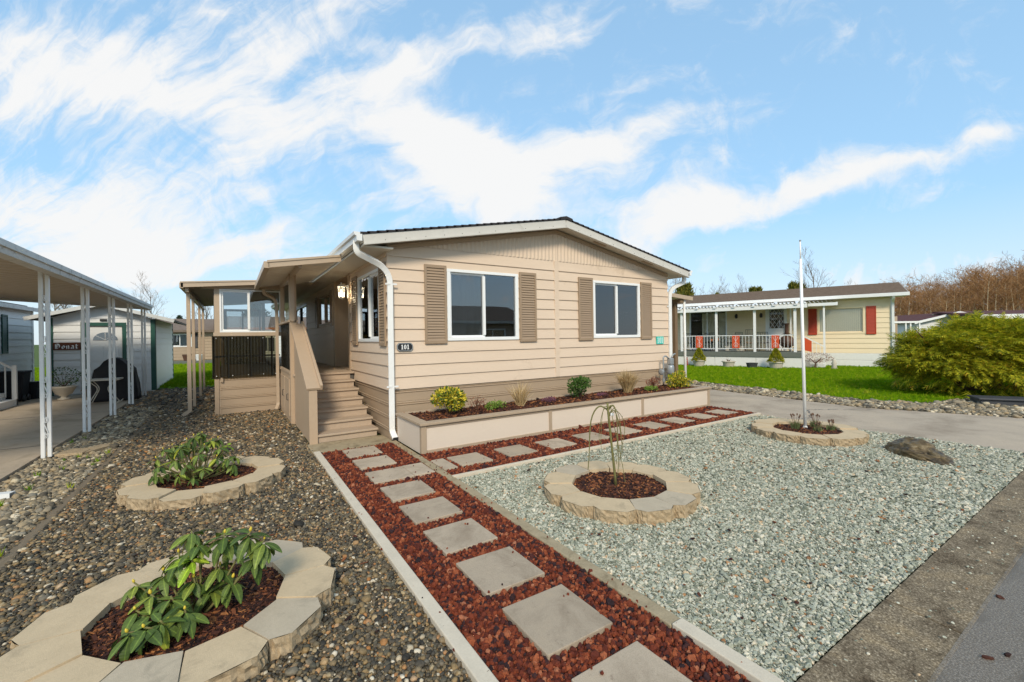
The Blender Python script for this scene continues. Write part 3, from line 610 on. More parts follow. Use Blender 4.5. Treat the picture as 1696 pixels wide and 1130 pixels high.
sheet('lava_rock_bed', [(1.0, GUT_Y), (2.1, GUT_Y), (2.1, 4.62), (9.0, 4.62), (9.05, 5.82), (2.1, 5.82), (2.1, 6.75), (1.0, 6.75)], -.012, G_LAVA)
GREEN = [(2.12, GUT_Y), (8.88, GUT_Y), (8.88, 2.0), (8.84, 2.8), (8.86, 4.2), (8.95, 4.58), (2.12, 4.58)]
sheet('green_gravel_bed', GREEN, -.014, G_CHIP)
drv = [(8.83, 1.0), (8.83, 2.0), (8.80, 2.8), (8.82, 4.3), (8.92, 4.62), (9.05, 5.8), (9.1, 7.0), (9.2, 26), (12.9, 26), (12.6, 14), (11.9, 7.3), (11.45, 3.75), (11.95, 2.45), (12.5, 1.0)]
sheet('driveway', drv, -.006, G_DRIVE)
# the crack that wanders across the driveway
ck = MB(); cpts = [(9.1, 3.9), (9.35, 3.86), (9.6, 3.98), (9.72, 3.9), (9.95, 4.15), (10.25, 4.28), (10.4, 4.2), (10.75, 3.98), (11.0, 3.7), (11.45, 3.35)]
r5 = random.Random(5); fine = []
for a, b in zip(cpts[:-1], cpts[1:]):
    for i in range(5): fine.append((a[0] + (b[0] - a[0]) * i / 5 + r5.uniform(-.03, .03), a[1] + (b[1] - a[1]) * i / 5 + r5.uniform(-.03, .03)))
vs_ = []
for x, y in fine: w_ = r5.uniform(.006, .016); vs_ += [(x, y - w_, -.002), (x, y + w_, -.002)]
ck.add(vs_, [(2 * i, 2 * i + 2, 2 * i + 3, 2 * i + 1) for i in range(len(fine) - 1)]); o = ck.build('driveway_crack', M_BLACK); o['kind'] = 'structure'
ROCKS = [(11.45, 3.7), (11.95, 2.45), (12.5, 1.02), (16.5, 1.02), (15.2, 1.9), (14.3, 2.9), (13.2, 3.0), (12.6, 4.05), (13.2, 7.9), (13.7, 12), (13.0, 12), (11.85, 7.2)]
sheet('river_rock_verge', ROCKS, -.010, G_RIV)
LAWN = [(16.6, 1.02), (15.2, 1.9), (14.3, 2.9), (13.2, 3.0), (12.6, 4.05), (13.2, 7.9), (13.9, 13), (14.2, 22), (22, 22), (34, 6), (34, 1.02)]
sheet('lawn', LAWN, -.004, G_LAWN)
LAWNB = [(-2.2, 18.9), (1.9, 18.3), (2.0, 24), (9, 25), (9, 40), (-14, 40), (-14, 25.5), (-2.2, 25.0)]
sheet('back_lawn', LAWNB, .03, G_LAWN)
sheet('carport_slab', [(-9.5, 1.0), (-2.33, 1.0), (-2.36, 18.45), (-9.5, 18.45)], .03, M_SLAB, thick=.1)
sl = MB()
for y in (6.0, 9.75, 13.6): sl.box(-9.4, y, .028, -2.36, y + .02, .0325)
o = sl.build('slab_joint', M_BLACK); o['kind'] = 'structure'
landing = sheet('stair_landing', [(.95, 6.75), (2.12, 6.75), (2.12, 7.36), (.95, 7.36)], .008, M_CONCO, thick=.06)

def in_ring(x, y, k=RO - .02):
    m = np.zeros(len(x), bool)
    for cx, cy in RINGS.values(): m |= (x - cx) ** 2 + (y - cy) ** 2 < k * k
    return m

# ------------------------------------------------------------------ main house
HX0, HX1, HY0, HY1 = 2.137, 9.21, 7.0, 23.0
HM = 5.64
SLOPE = .19
def under(x): return 3.82 - SLOPE * abs(x - 5.66)      # underside of the roof at the front wall
house = thing('manufactured_home', 'beige lap-sided manufactured home with brown shutters and low gable roof, beyond the walkway', 'house', (HX0, HY0, 0))
PF = frame_pts((0, HY0), (1, 0), (0, -1))     # front: u = x, o outward = -y
PS = frame_pts((HX0, 0), (0, 1), (-1, 0))     # left side: u = y, outward = -x
W1 = (3.178, 4.685, 1.586, 2.857); W2 = (6.658, 8.175, 1.586, 2.857)
SW1 = (7.40, 8.90, 1.586, 2.857); SW2 = (11.75, 13.6, 2.02, 2.84); SLD = (16.0, 19.3, .97, 2.88); ALC = (9.72, 11.25, .97, 3.05)
wf = slab_wall(house, (0, HY0), (1, 0), (0, -1), HX0, HX1, .75, 3.2, [W1, W2], M_INT, -.12, -.013, 'front_wall')
ws_ = slab_wall(house, (HX0, 0), (0, 1), (-1, 0), HY0 + .12, HY1, .75, 3.2, [SW1, SW2, SLD, ALC], M_INT, -.12, -.013, 'side_wall')
rw = MB(); rw.box(HX1 - .1, HY0 + .12, .1, HX1, HY1, 3.2); rw.build('side_wall', M_SIDING, house)
rw = MB(); rw.box(HX0, HY1 - .1, .1, HX1, HY1, 3.2); rw.build('rear_wall', M_SIDING, house)
it = MB(); it.box(HX0 + .12, HY0 + .12, .84, HX1 - .1, HY1 - .1, .88); it.box(HX0 + .12, HY0 + .12, 3.12, HX1 - .1, HY1 - .1, 3.15); it.box(HX0 + .12, HY0 + 5.0, .88, HX1 - .1, HY0 + 5.1, 3.12); it.box(HM - .05, HY0 + .13, .88, HM + .05, HY0 + 5, 3.12)
it.build('interior_shell', M_DARK, house)
zs = [.80 + .1992 * i for i in range(13)]
for (u0, u1) in ((HX0 - .012, HM - .055), (HM + .055, HX1 + .012)):
    siding(wf, (0, HY0), (1, 0), (0, -1), u0, u1, zs, [W1, W2], M_SIDING)
siding(ws_, (HX0, 0), (0, 1), (-1, 0), HY0 - .012, 9.62, zs, [SW1], M_SIDING)
siding(ws_, (HX0, 0), (0, 1), (-1, 0), 11.36, HY1, zs, [SW2, SLD], M_SIDING)
b = MB(); pbox(b, PF, HM - .055, HM + .055, -.012, .03, .80, 3.19); b.build('center_batten', M_SIDING, house, bevel=.004)
# ribbed gable panel
for (a, c) in ((2.38, HM - .001), (HM + .001, 8.95)):
    corrugated(a, c, .092, .0075, PF, 3.192, lambda u: max(3.195, under(u) + .02), .012, 8).build('gable_panel', M_SIDING, house, smooth=True)
gb = MB(); gb.prism([(HX0, 3.19), (HX1, 3.19), (HX1, 3.21), (5.66, under(5.66) + .02), (HX0, 3.21)], HY0 + .002, HY0 + .1, 'y'); gb.build('gable_backing', M_SIDING, house)
gt = MB()
for s_, xe in ((-1, HX0), (1, HX1)): gt.beam((5.66, HY0 - .028, 3.79), (xe, HY0 - .028, 3.79 - SLOPE * abs(xe - 5.66)), .022, .07)
gt.build('gable_trim', M_TRIM, house)
# skirting: horizontal ribbed panels below the siding
def skirt(parent, p0, d, n, u0, u1, z0, z1, step, mat):
    d2 = Vector((*d, 0)); n2 = Vector((*n, 0)); q0 = Vector((*p0, 0)); z = z0
    while z < z1 - .01:
        zt = min(z + step, z1); mb = MB(); prof = [(z, .012), (zt - .07, .012), (zt - .06, .026), (zt - .045, .026), (zt - .038, .014), (zt - .028, .026), (zt - .012, .026), (zt - .004, .010)]
        vs_ = []
        for zz, o_ in prof:
            for u in (u0, u1): q = q0 + d2 * u + n2 * (o_ - .02); vs_.append((q.x, q.y, zz))
        mb.add(vs_, [(2 * i, 2 * i + 1, 2 * i + 3, 2 * i + 2) for i in range(len(prof) - 1)]); mb.build('skirting_panel', mat, parent); z = zt
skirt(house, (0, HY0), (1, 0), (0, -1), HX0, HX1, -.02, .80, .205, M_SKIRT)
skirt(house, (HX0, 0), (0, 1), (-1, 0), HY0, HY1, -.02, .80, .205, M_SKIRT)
sk = MB(); sk.box(HX0 + .02, HY0 + .03, -.05, HX1 - .02, HY1 - .02, .80); sk.build('foundation', M_DARK, house)
# windows and shutters
cv = (W1[0] + .08, W1[0] + .72, M_CURTG, .075)
window(house, PF, *W1, curtain=cv); window(house, PF, *W2, curtain=(W2[0] + .08, W2[0] + .74, M_CURTG, .075))
window(house, PS, *SW1, split=.5, curtain=(SW1[0] + .1, SW1[0] + .35, M_CURTG, .2)); window(house, PS, *SW2, glass=M_GLASSD, fmat=M_TRIM)
for a, c in ((2.755, 3.160), (4.703, 5.105), (6.225, 6.640), (8.193, 8.580)): shutter(house, PF, a, c, 1.54, 2.90, M_SHUT)
for a, c in ((7.03, 7.37), (8.93, 9.32)): shutter(house, PS, a, c, 1.52, 2.90, M_SHUT)
for a, c in ((11.40, 11.72), (13.64, 14.0)): shutter(house, PS, a, c, 1.98, 2.88, M_SHUT)
# door alcove and sliding screen
al = MB(); al.box(HX0 - .005, 11.235, .975, HX0 + .30, 11.30, 3.045); al.box(HX0 - .005, 9.67, .975, HX0 + .30, 9.735, 3.045); al.box(HX0 + .30, 9.66, .96, HX0 + .35, 11.31, 3.1); al.box(HX0 - .006, 9.68, 3.035, HX0 + .302, 11.29, 3.1); al.box(HX0 - .006, 9.68, .93, HX0 + .302, 11.29, .978)
al.build('alcove', M_TRIM, house)
for y0, y1 in ((9.60, 9.74), (11.22, 11.40)):
    t_ = MB(); t_.box(HX0 - .03, y0, .80, HX0 + .02, y1, 3.15); t_.build('corner_board', M_TRIM, house, bevel=.004)
dr = MB(); dr.box(HX0 + .255, 9.95, .98, HX0 + .295, 10.95, 2.98); d_ = dr.build('door', M_TRIM, house, bevel=.004)
k_ = MB(); k_.lathe([(.008, 0), (.012, .03), (.03, .045), (.032, .06), (.012, .075)], 10, (0, 0, 0)); k_.v = [(HX0 + .255 - z, 10.05 + x, 1.95 + y) for x, y, z in k_.v]; k_.build('door_knob', M_GREYM, d_, smooth=True)
sd_ = MB(); PSl = PS
for a, c in ((16.0, 16.08), (17.6, 17.68), (19.22, 19.3)): pbox(sd_, PSl, a, c, -.05, .02, .97, 2.88)
pbox(sd_, PSl, 16.08, 19.22, -.05, .02, 2.80, 2.88); pbox(sd_, PSl, 16.08, 19.22, -.05, .02, .97, 1.04); sl_ = sd_.build('sliding_door', M_BLACK, house)
g_ = MB(); pbox(g_, PSl, 16.08, 17.6, -.03, -.025, 1.04, 2.8); g_.build('pane', M_GLASSD, sl_); g_ = MB(); pbox(g_, PSl, 17.68, 19.22, -.03, -.025, 1.04, 2.8); g_.build('pane', M_GLASSD, sl_)
hd = MB(); pbox(hd, PSl, 16.1, 16.14, .02, .06, 1.75, 2.0); hd.build('door_handle', M_BLACK, sl_)
# roof: deck, shingle courses, fascia, soffit, gutters
RY0, RY1 = 6.68, 23.35; RX0, RX1 = 1.66, 9.66; RZ = 4.0
def rtop(x): return RZ - SLOPE * abs(x - 5.66)
roof = MB(); roof.prism([(RX0, rtop(RX0) - .15), (5.66, RZ - .15), (RX1, rtop(RX1) - .15), (RX1, rtop(RX1) - .02), (5.66, RZ - .02), (RX0, rtop(RX0) - .02)], RY0 + .03, RY1, 'y'); rf = roof.build('roof', M_SOFFIT, house)
nC = 28
for s_, xe in ((-1, RX0 - .03), (1, RX1 + .03)):
    for i in range(nC):
        a = 5.66 + (xe - 5.66) * i / nC; b_ = 5.66 + (xe - 5.66) * (i + 1.25) / nC if i < nC - 1 else xe; mb = MB()
        za, zb = rtop(a), rtop(b_); t0, t1 = .004, .017
        mb.hexa([(a, RY0 - .025, za - .02), (b_, RY0 - .025, zb - .02), (b_, RY1, zb - .02), (a, RY1, za - .02), (a, RY0 - .025, za + t0), (b_, RY0 - .025, zb + t1), (b_, RY1, zb + t1), (a, RY1, za + t0)]); mb.build('shingle_course', M_ROOF, rf)
rc = MB(); rc.prism([(5.50, RZ + .008), (5.66, RZ + .045), (5.82, RZ + .008), (5.82, RZ - .02), (5.50, RZ - .02)], RY0 - .03, RY1, 'y'); rc.build('ridge_cap', M_ROOF, rf)
for s_, xe in ((-1, RX0 + .02), (1, RX1 - .02)):
    mb = MB(); mb.beam((5.66, RY0 + .01, RZ - .10), (xe, RY0 + .01, rtop(xe) - .10), .04, .15); fa = mb.build('fascia', M_FASCIA, house, bevel=.004)
    ld = MB(); ld.beam((5.66, RY0 - .005, RZ - .175), (xe, RY0 - .005, rtop(xe) - .175), .07, .022); ld.build('drip_edge', M_FASCIA, fa)
    nl = MB()
    for i in range(1, 12):
        x = 5.66 + (xe - 5.66) * i / 12; nl.lathe([(.006, 0), (.006, .006)], 6, (0, 0, 0)); nl.v[-12:] = [(x + p[0], RY0 - .010 - p[2], rtop(x) - .135 + p[1]) for p in nl.v[-12:]]
    tag(nl.build('nail_heads', M_BLACK, fa), kind='stuff')
for xc in (6.75, 8.3):
    sv = MB(); sv.beam((xc - .17, RY0 + .17, rtop(xc - .17) - .156), (xc + .17, RY0 + .17, rtop(xc + .17) - .156), .07, .008); sv.build('soffit_vent', M_SKIRT, house)
es = MB(); es.box(RX0 + .02, RY0 + .06, rtop(RX0) - .19, HX0 + .02, RY1, rtop(RX0) - .16); es.build('eave_soffit', M_SOFFIT, house)
for s_, x_ in ((-1, RX0), (1, RX1)):
    z_ = rtop(x_) + .005; pr = [(x_, z_ - .13), (x_ + s_ * .075, z_ - .13), (x_ + s_ * .085, z_ - .06), (x_ + s_ * .115, z_ - .045), (x_ + s_ * .125, z_), (x_ + s_ * .115, z_), (x_ + s_ * .10, z_ - .04), (x_ + s_ * .07, z_ - .06), (x_ + s_ * .065, z_ - .12), (x_, z_ - .12)]
    mb = MB(); mb.prism(pr, RY0 - .02, RY1, 'y'); gt_ = mb.build('gutter', M_GUTTER, house); mb = MB(); mb.prism([pr[0], pr[1], pr[2], pr[3], pr[4], (x_, z_)], RY0 - .024, RY0 - .018, 'y'); mb.build('end_cap', M_GUTTER, gt_)
def smooth_path(pts, n=6, k=.35):
    out = [Vector(pts[0])]
    for a, b_, c in zip(pts[:-2], pts[1:-1], pts[2:]):
        a, b_, c = Vector(a), Vector(b_), Vector(c); l = min((a - b_).length, (c - b_).length) * k; p = b_ + (a - b_).normalized() * l; q = b_ + (c - b_).normalized() * l
        out += [p.lerp(b_, t / n).lerp(b_.lerp(q, t / n), t / n) for t in range(n + 1)]
    return out + [Vector(pts[-1])]
dsx, dsy = 2.155, 6.935
mb = MB(); mb.rtube(smooth_path([(1.615, 6.86, 3.15), (1.615, 6.86, 2.98), (dsx, dsy, 2.76), (dsx, dsy, 1.2), (dsx, dsy, .13), (dsx + .02, dsy - .09, .03)], 7, .42), .088, .062, (.98, -.2, 0)); ds = mb.build('downspout', M_GUTTER, house, bevel=.004)
for z_ in (2.52, .86): mb = MB(); mb.box(dsx - .085, dsy - .034, z_ - .014, dsx + .105, dsy - .026, z_ + .014); mb.build('strap', M_GUTTER, ds)
mb = MB(); mb.box(dsx - .024, dsy - .128, .012, dsx + .060, dsy - .122, .058); mb.build('spout_mouth', M_BLACK, ds)
mb = MB(); mb.rtube(smooth_path([(9.72, 6.86, 3.10), (9.72, 6.86, 2.97), (9.26, 6.96, 2.78), (9.26, 6.96, 1.6), (9.26, 6.96, .9)], 7, .42), .088, .062, (.98, -.2, 0)); ds2 = mb.build('downspout', M_GUTTER, house, bevel=.004)
for z_ in (2.35,): mb = MB(); mb.box(9.17, 6.965, z_ - .014, 9.32, 6.973, z_ + .014); mb.build('strap', M_GUTTER, ds2)

# house numbers
pl = thing('number_plaque', 'black house number plaque with silver rim reading 101, beside the downspout', 'sign', (2.395, 6.965, 1.43))
def chamf(x0, x1, z0, z1, c): return [(x0 + c, z0), (x1 - c, z0), (x1, z0 + c), (x1, z1 - c), (x1 - c, z1), (x0 + c, z1), (x0, z1 - c), (x0, z0 + c)]
mb = MB(); mb.prism(chamf(2.262, 2.530, 1.430, 1.565, .035), 6.948, 6.975, 'y'); mb.build('rim', M_GREYM, pl); mb = MB(); mb.prism(chamf(2.274, 2.518, 1.442, 1.553, .032), 6.944, 6.95, 'y'); mb.build('plate', M_BLACK, pl)
def digits(P, text, u, z, h, w, t, o0, o1, gap):
    mb = MB()
    for ch in text:
        if ch == '1':
            pbox(mb, P, u + w / 2 - t / 2, u + w / 2 + t / 2, o0, o1, z + t * .6, z + h); pbox(mb, P, u + w / 2 - t * 1.1, u + w / 2 + t * 1.1, o0, o1, z, z + t * .6); pbox(mb, P, u + w / 2 - t * 1.2, u + w / 2 - t / 2, o0, o1, z + h * .80, z + h * .9); u += w + gap
        else:
            n = 20; vs_ = []; k = len(mb.v)
            for i in range(n):
                a = 2 * PI * i / n; c, s = math.cos(a), math.sin(a)
                for f_, oo in ((1, o1), (0, o1), (1, o0), (0, o0)): ru = w / 2 if f_ else w / 2 - t; rz = h / 2 if f_ else h / 2 - t * .6; vs_.append(P(u + w / 2 + ru * c, oo, z + h / 2 + rz * s))
            fs_ = []
            for i in range(n):
                j = (i + 1) % n; A = 4 * i; B = 4 * j; fs_ += [(A, B, B + 1, A + 1), (A, A + 2, B + 2, B), (A + 1, B + 1, B + 3, A + 3)]
            mb.add(vs_, fs_); u += w + gap
    return mb
PQ = frame_pts((0, 6.944), (1, 0), (0, -1)); digits(PQ, '101', 2.325, 1.458, .078, .042, .015, -.001, .004, .008).build('digits', M_WHITE, pl)
ts = thing('number_sign', 'small teal sign reading 101 at the right end of the beige wall', 'sign', (8.875, 6.96, 1.41))
mb = MB(); mb.box(8.745, 6.958, 1.41, 9.005, 6.972, 1.595); mb.build('plate', M_TEAL, ts); PQ = frame_pts((0, 6.958), (1, 0), (0, -1)); digits(PQ, '101', 8.765, 1.432, .14, .066, .018, 0, .003, .010).build('digits', M_WHITE, ts)

# lit wall lantern by the alcove
ln = thing('wall_lantern', 'lit white carriage lantern on the trim beside the entry alcove', 'lantern', (HX0, 9.67, 2.5))
mb = MB(); mb.box(HX0 - .05, 9.61, 2.52, HX0 - .028, 9.73, 2.80); mb.build('backplate', M_WHITE, ln, bevel=.006)
lx, ly = HX0 - .19, 9.60
mb = MB(); mb.tube(smooth_path([(HX0 - .05, 9.65, 2.72), (HX0 - .10, 9.63, 2.79), (lx, ly, 2.80), (lx, ly, 2.76)], 5), .010, 8); mb.build('arm', M_WHITE, ln, smooth=True)
mb = MB(); mb.lathe([(.006, .16), (.016, .15), (.012, .125), (.05, .10), (.085, .075), (.088, .065), (.01, .062)], 6, (lx, ly, 2.68)); mb.build('lamp_cap', M_WHITE, ln)
fr_ = MB(); bt = 2.52; tp = 2.742
for j in range(6):
    a = 2 * PI * j / 6; fr_.beam((lx + .052 * math.cos(a), ly + .052 * math.sin(a), bt), (lx + .072 * math.cos(a), ly + .072 * math.sin(a), tp), .008, .008, (math.cos(a + 1), math.sin(a + 1), 0))
fr_.lathe([(.02, -.03), (.058, -.01), (.058, .006), (.01, .006)], 6, (lx, ly, bt)); fr_.build('cage', M_WHITE, ln)
mb = MB(); vs_ = []
for j in range(6):
    a = 2 * PI * j / 6; vs_ += [(lx + .049 * math.cos(a), ly + .049 * math.sin(a), bt + .006), (lx + .069 * math.cos(a), ly + .069 * math.sin(a), tp - .002)]
mb.add(vs_, [(2 * j, (2 * j + 2) % 12, (2 * j + 3) % 12, 2 * j + 1) for j in range(6)]); mb.build('lamp_glass', M_GLASSC, ln)
mb = MB(); mb.lathe([(.004, -.045), (.022, -.035), (.030, -.01), (.024, .02), (.012, .045), (.010, .07)], 12, (lx, ly, 2.625)); mb.build('bulb', M_BULB, ln, smooth=True)
lpd = bpy.data.lights.new('lantern_light', 'POINT'); lpd.energy = 3.0; lpd.color = (1, .80, .52); lpd.shadow_soft_size = .03; lpo = bpy.data.objects.new('lantern_light', lpd); link(lpo); lpo.location = (lx, ly, 2.585)

# ------------------------------------------------------------------ entry stairs and deck
st = thing('entry_stairs', 'tan wooden entry stairs and porch deck with solid sloped guard wall', 'stairs', (1.5, 7.37, 0))
NS = 7; RISE = .97 / NS; RUN = .32
for i in range(NS):
    y0 = 7.375 + i * RUN; z1 = RISE * (i + 1)
    mb = MB(); mb.box(1.10, y0, z1 - RISE + (.008 if i == 0 else 0), 2.03 - .0 * i, y0 + .022, z1 - .034); mb.build('riser', M_DECK, st)
    if i < NS - 1: mb = MB(); mb.box(1.10, y0 - .032, z1 - .034, 2.05, y0 + RUN + .02, z1); mb.build('tread', M_DECK, st, bevel=.006)
for k in range(74):
    y0 = 9.262 + .146 * k; mb = MB(); mb.box(.98, y0, .934, 2.10, y0 + .140, .97); mb.build('deck_board', M_DECK, st, bevel=.003)
mb = MB(); mb.prism([(7.345, .0), (7.345, .86), (9.36, 1.90), (9.36, .0)], 1.005, 1.095, 'x'); gw = mb.build('guard_wall', M_TRIM, st, bevel=.004)
mb = MB(); mb.beam((1.05, 7.315, .868), (1.05, 9.40, 1.944), .20, .045); mb.build('guard_cap', M_TRIM, gw, bevel=.006)
mb = MB(); mb.beam((1.165, 7.305, .885), (1.165, 9.40, 1.966), .045, .10); mb.build('handrail', M_TRIM, gw, bevel=.012)
mb = MB(); mb.box(.985, 7.335, 0, 1.105, 7.345, .85); mb.build('guard_end_board', M_TRIM, gw)
mb = MB(); mb.box(.94, 9.36, 0, 1.06, 9.48, 3.02); mb.build('porch_post', M_TRIM, st, bevel=.005)
mb = MB(); mb.box(.95, 9.48, -.01, .99, 11.56, .98); dw = mb.build('deck_side_panel', M_TRIM, st)
for (y0, y1) in ((9.6, 10.45), (10.52, 11.4)):
    mb = MB(); mb.box(.932, y0, .12, .95, y1, .86); h_ = mb.build('storage_hatch', M_TRIM, dw, bevel=.006); mb = MB(); mb.tube(smooth_path([(.93, y0 + .1, .56), (.90, y0 + .1, .56), (.90, y0 + .1, .44), (.93, y0 + .1, .44)], 4), .007, 6); mb.build('hatch_handle', M_BLACK, h_)
mb = MB(); mb.box(.935, 9.48, .96, 1.065, 11.56, 1.02); mb.build('deck_rail', M_TRIM, st, bevel=.005); mb = MB(); mb.box(.915, 9.36, 1.985, 1.085, 11.56, 2.03); mb.build('deck_rail', M_TRIM, st, bevel=.006)
PD = frame_pts((.985, 0), (0, 1), (-1, 0)); corrugated(9.49, 11.55, .062, .009, PD, 1.02, 1.985, 0).build('corrugated_panel', M_SMOKE, st, smooth=True)
lt = MB()
for y in (10.15, 10.85, 11.5): lt.box(1.0, y, 1.02, 1.03, y + .04, 1.985)
lt.box(1.03, 9.48, 1.48, 1.05, 11.55, 1.52); lt.build('lattice_frame', M_BLACK, st)
mb = MB(); mb.box(1.02, 9.3, .0, 2.1, 20.0, .90); mb.build('deck_frame', M_DARK, st)

# porch awning over the deck
aw = thing('porch_awning', 'tan metal porch awning sloping out from the gutter over the entry deck', 'awning', (.9, 8.0, 0))
def aw_z(x): return 2.90 + (x - .52) * .17
A_Y0, A_Y1 = 7.98, 11.62
mb = MB(); k = 14; vs_ = []
for i in range(k * 4 + 1):
    y = A_Y0 + (A_Y1 - A_Y0) * i / (k * 4); dz = (.0, .0, .035, .035)[i % 4]
    vs_ += [(.52, y, aw_z(.52) + dz - .045), (1.60, y, aw_z(1.60) + dz - .045)]
mb.add(vs_, [(2 * i, 2 * i + 2, 2 * i + 3, 2 * i + 1) for i in range(k * 4)]); mb.build('roof_pan', M_AWNU, aw)
mb = MB(); mb.hexa([(.50, A_Y0 - .03, aw_z(.5) - .09), (1.62, A_Y0 - .03, aw_z(1.62) - .09), (1.62, A_Y0, aw_z(1.62) - .09), (.50, A_Y0, aw_z(.5) - .09), (.50, A_Y0 - .03, aw_z(.5) + .015), (1.62, A_Y0 - .03, aw_z(1.62) + .015), (1.62, A_Y0, aw_z(1.62) + .015), (.50, A_Y0, aw_z(.5) + .015)]); f1_ = mb.build('fascia', M_AWN, aw, bevel=.006)
mb = MB(); mb.hexa([(.485, A_Y0 - .045, aw_z(.5) - .005), (1.62, A_Y0 - .045, aw_z(1.62) - .005), (1.62, A_Y0 - .03, aw_z(1.62) - .005), (.485, A_Y0 - .03, aw_z(.5) - .005), (.485, A_Y0 - .045, aw_z(.5) + .03), (1.62, A_Y0 - .045, aw_z(1.62) + .03), (1.62, A_Y0 - .03, aw_z(1.62) + .03), (.485, A_Y0 - .03, aw_z(.5) + .03)]); mb.build('fascia_lip', M_AWN, f1_)
mb = MB(); mb.box(.44, A_Y0 - .03, 2.80, .52, A_Y1, 2.91); mb.build('gutter', M_AWN, aw, bevel=.006)
mb = MB(); mb.beam((.98, A_Y0 + .05, 2.90), (.98, A_Y1, 2.90), .05, .09); mb.build('beam', M_AWN, aw)
mb = MB(); mb.box(.95, 8.02, 2.0 + .0, 1.02, 8.09, 2.86); mb.v = [(x, y + 1.30, z) for x, y, z in mb.v]; mb.build('post', M_AWN, aw)
mb = MB(); mb.box(.94, 11.2, 2.03, 1.0, 11.26, 2.87); mb.build('post', M_AWN, aw)
mb = MB(); mb.rtube(smooth_path([(.48, 8.35, 2.80), (.48, 8.6, 2.72), (.90, 11.40, 2.62), (.90, 11.44, 2.4), (.90, 11.44, .12), (.86, 11.33, .04)], 5, .05), .065, .05, (1, 0, 0))
mb = MB(); mb.rtube(smooth_path([(.60, 11.15, 2.80), (.62, 11.25, 2.70), (.86, 11.44, 2.60), (.88, 11.45, 2.3), (.88, 11.45, .14), (.83, 11.34, .04)], 6, .4), .065, .05, (1, 0, 0)); mb.build('downspout', M_AWN, aw, bevel=.004)

# enclosed sun porch
sp = thing('sun_porch', 'tan enclosed sun porch with white-framed windows above smoked corrugated panels', 'porch', (.3, 11.6, 0))
SPX0, SPX1, SPY0, SPY1 = -.33, .98, 11.60, 17.6
PQ1 = frame_pts((0, SPY0), (1, 0), (0, -1)); PQ2 = frame_pts((SPX0, 0), (0, 1), (-1, 0)); PQ3 = frame_pts((0, SPY1), (1, 0), (0, 1))
for q_ in ((SPX0, SPY0, 0, SPX0 + .10, SPY0 + .1, 2.82), (SPX1, SPY0, .97, SPX1 + .08, SPY0 + .1, 2.95), (SPX0, SPY1 - .1, 0, SPX0 + .10, SPY1, 2.82), (SPX1 - .1, SPY1 - .1, 0, SPX1, SPY1, 2.95)):
    mb = MB(); mb.box(*q_); mb.build('corner_post', M_AWN, sp, bevel=.004)
def sp_z(x): return 2.90 + (x + .86) * .10
mb = MB(); mb.hexa([(SPX0 - .22, SPY0 - .03, 2.80), (SPX1, SPY0 - .03, 2.83), (SPX1, SPY0 + .07, 2.83), (SPX0 - .22, SPY0 + .07, 2.80), (SPX0 - .22, SPY0 - .03, 2.86), (SPX1, SPY0 - .03, 3.08), (SPX1, SPY0 + .07, 3.08), (SPX0 - .22, SPY0 + .07, 2.86)]); mb.build('header', M_AWN, sp)
window(sp, PQ1, SPX0 + .10, .98, 1.83, 2.80, fw=.035, split=.46, glass=M_GLASSC, proud=.01)
mb = MB(); pbox(mb, PQ1, SPX0 - .02, 1.0, -.08, .02, 1.74, 1.83); mb.build('sill_beam', M_AWN, sp)
corrugated(SPX0 - .05, .90, .062, .010, PQ1, .80, 1.75, .035).build('corrugated_panel', M_SMOKE, sp, smooth=True)
lt = MB()
for u in (-.10, .33, .76): pbox(lt, PQ1, u, u + .04, -.04, .005, .80, 1.74)
pbox(lt, PQ1, SPX0, .95, -.035, .012, 1.27, 1.31); lt.build('lattice_frame', M_BLACK, sp)
sc_ = MB()
for u in (-.30, .0, .3, .6, .85):
    for z_ in (.86, 1.70): sc_.lathe([(.010, 0), (.007, .006)], 6, (0, 0, 0)); sc_.v[-12:] = [(u + p[0], SPY0 - .047 - p[2], z_ + p[1]) for p in sc_.v[-12:]]
tag(sc_.build('screws', M_GUTTER, sp), kind='stuff')
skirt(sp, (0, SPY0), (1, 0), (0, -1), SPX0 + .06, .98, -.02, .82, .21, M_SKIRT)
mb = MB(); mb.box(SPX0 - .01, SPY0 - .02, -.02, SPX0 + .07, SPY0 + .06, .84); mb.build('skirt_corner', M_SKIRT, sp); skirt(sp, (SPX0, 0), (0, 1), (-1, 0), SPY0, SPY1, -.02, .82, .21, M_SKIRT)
mb = MB(); mb.box(SPX0 + .10, SPY0 - .036, .72, SPX0 + .15, SPY0 - .002, .82); mb.build('panel_bracket', M_SKIRT, sp)
corrugated(SPY0, SPY1, .062, .010, PQ2, .80, 1.75, .035).build('corrugated_panel', M_SMOKE, sp, smooth=True)
mb = MB(); pbox(mb, PQ2, SPY0 + .1, SPY1 - .1, -.08, .0, 1.74, 1.83); mb.build('sill_beam', M_AWN, sp)
for a in (SPY0 + .1, SPY0 + 2.0, SPY0 + 3.9): window(sp, PQ2, a, a + 1.88, 1.83, 2.80, fw=.035, glass=M_GLASSC, fmat=M_BLACK, proud=.01)
for a in (SPX0 + .1,): window(sp, PQ3, a, a + 1.08, 1.83, 2.72, fw=.05, glass=M_GLASSC, fmat=M_BLACK, proud=.01)
mb = MB(); pbox(mb, PQ3, SPX0 + .1, SPX1 - .1, -.08, 0, .8, 1.83); mb.build('rear_wall', M_SMOKE, sp); mb = MB(); mb.box(SPX0 + .05, SPY0 + .06, .80, SPX1, SPY1, .84); mb.build('floor', M_DECK, sp)
mb = MB(); vs_ = []; k = 22
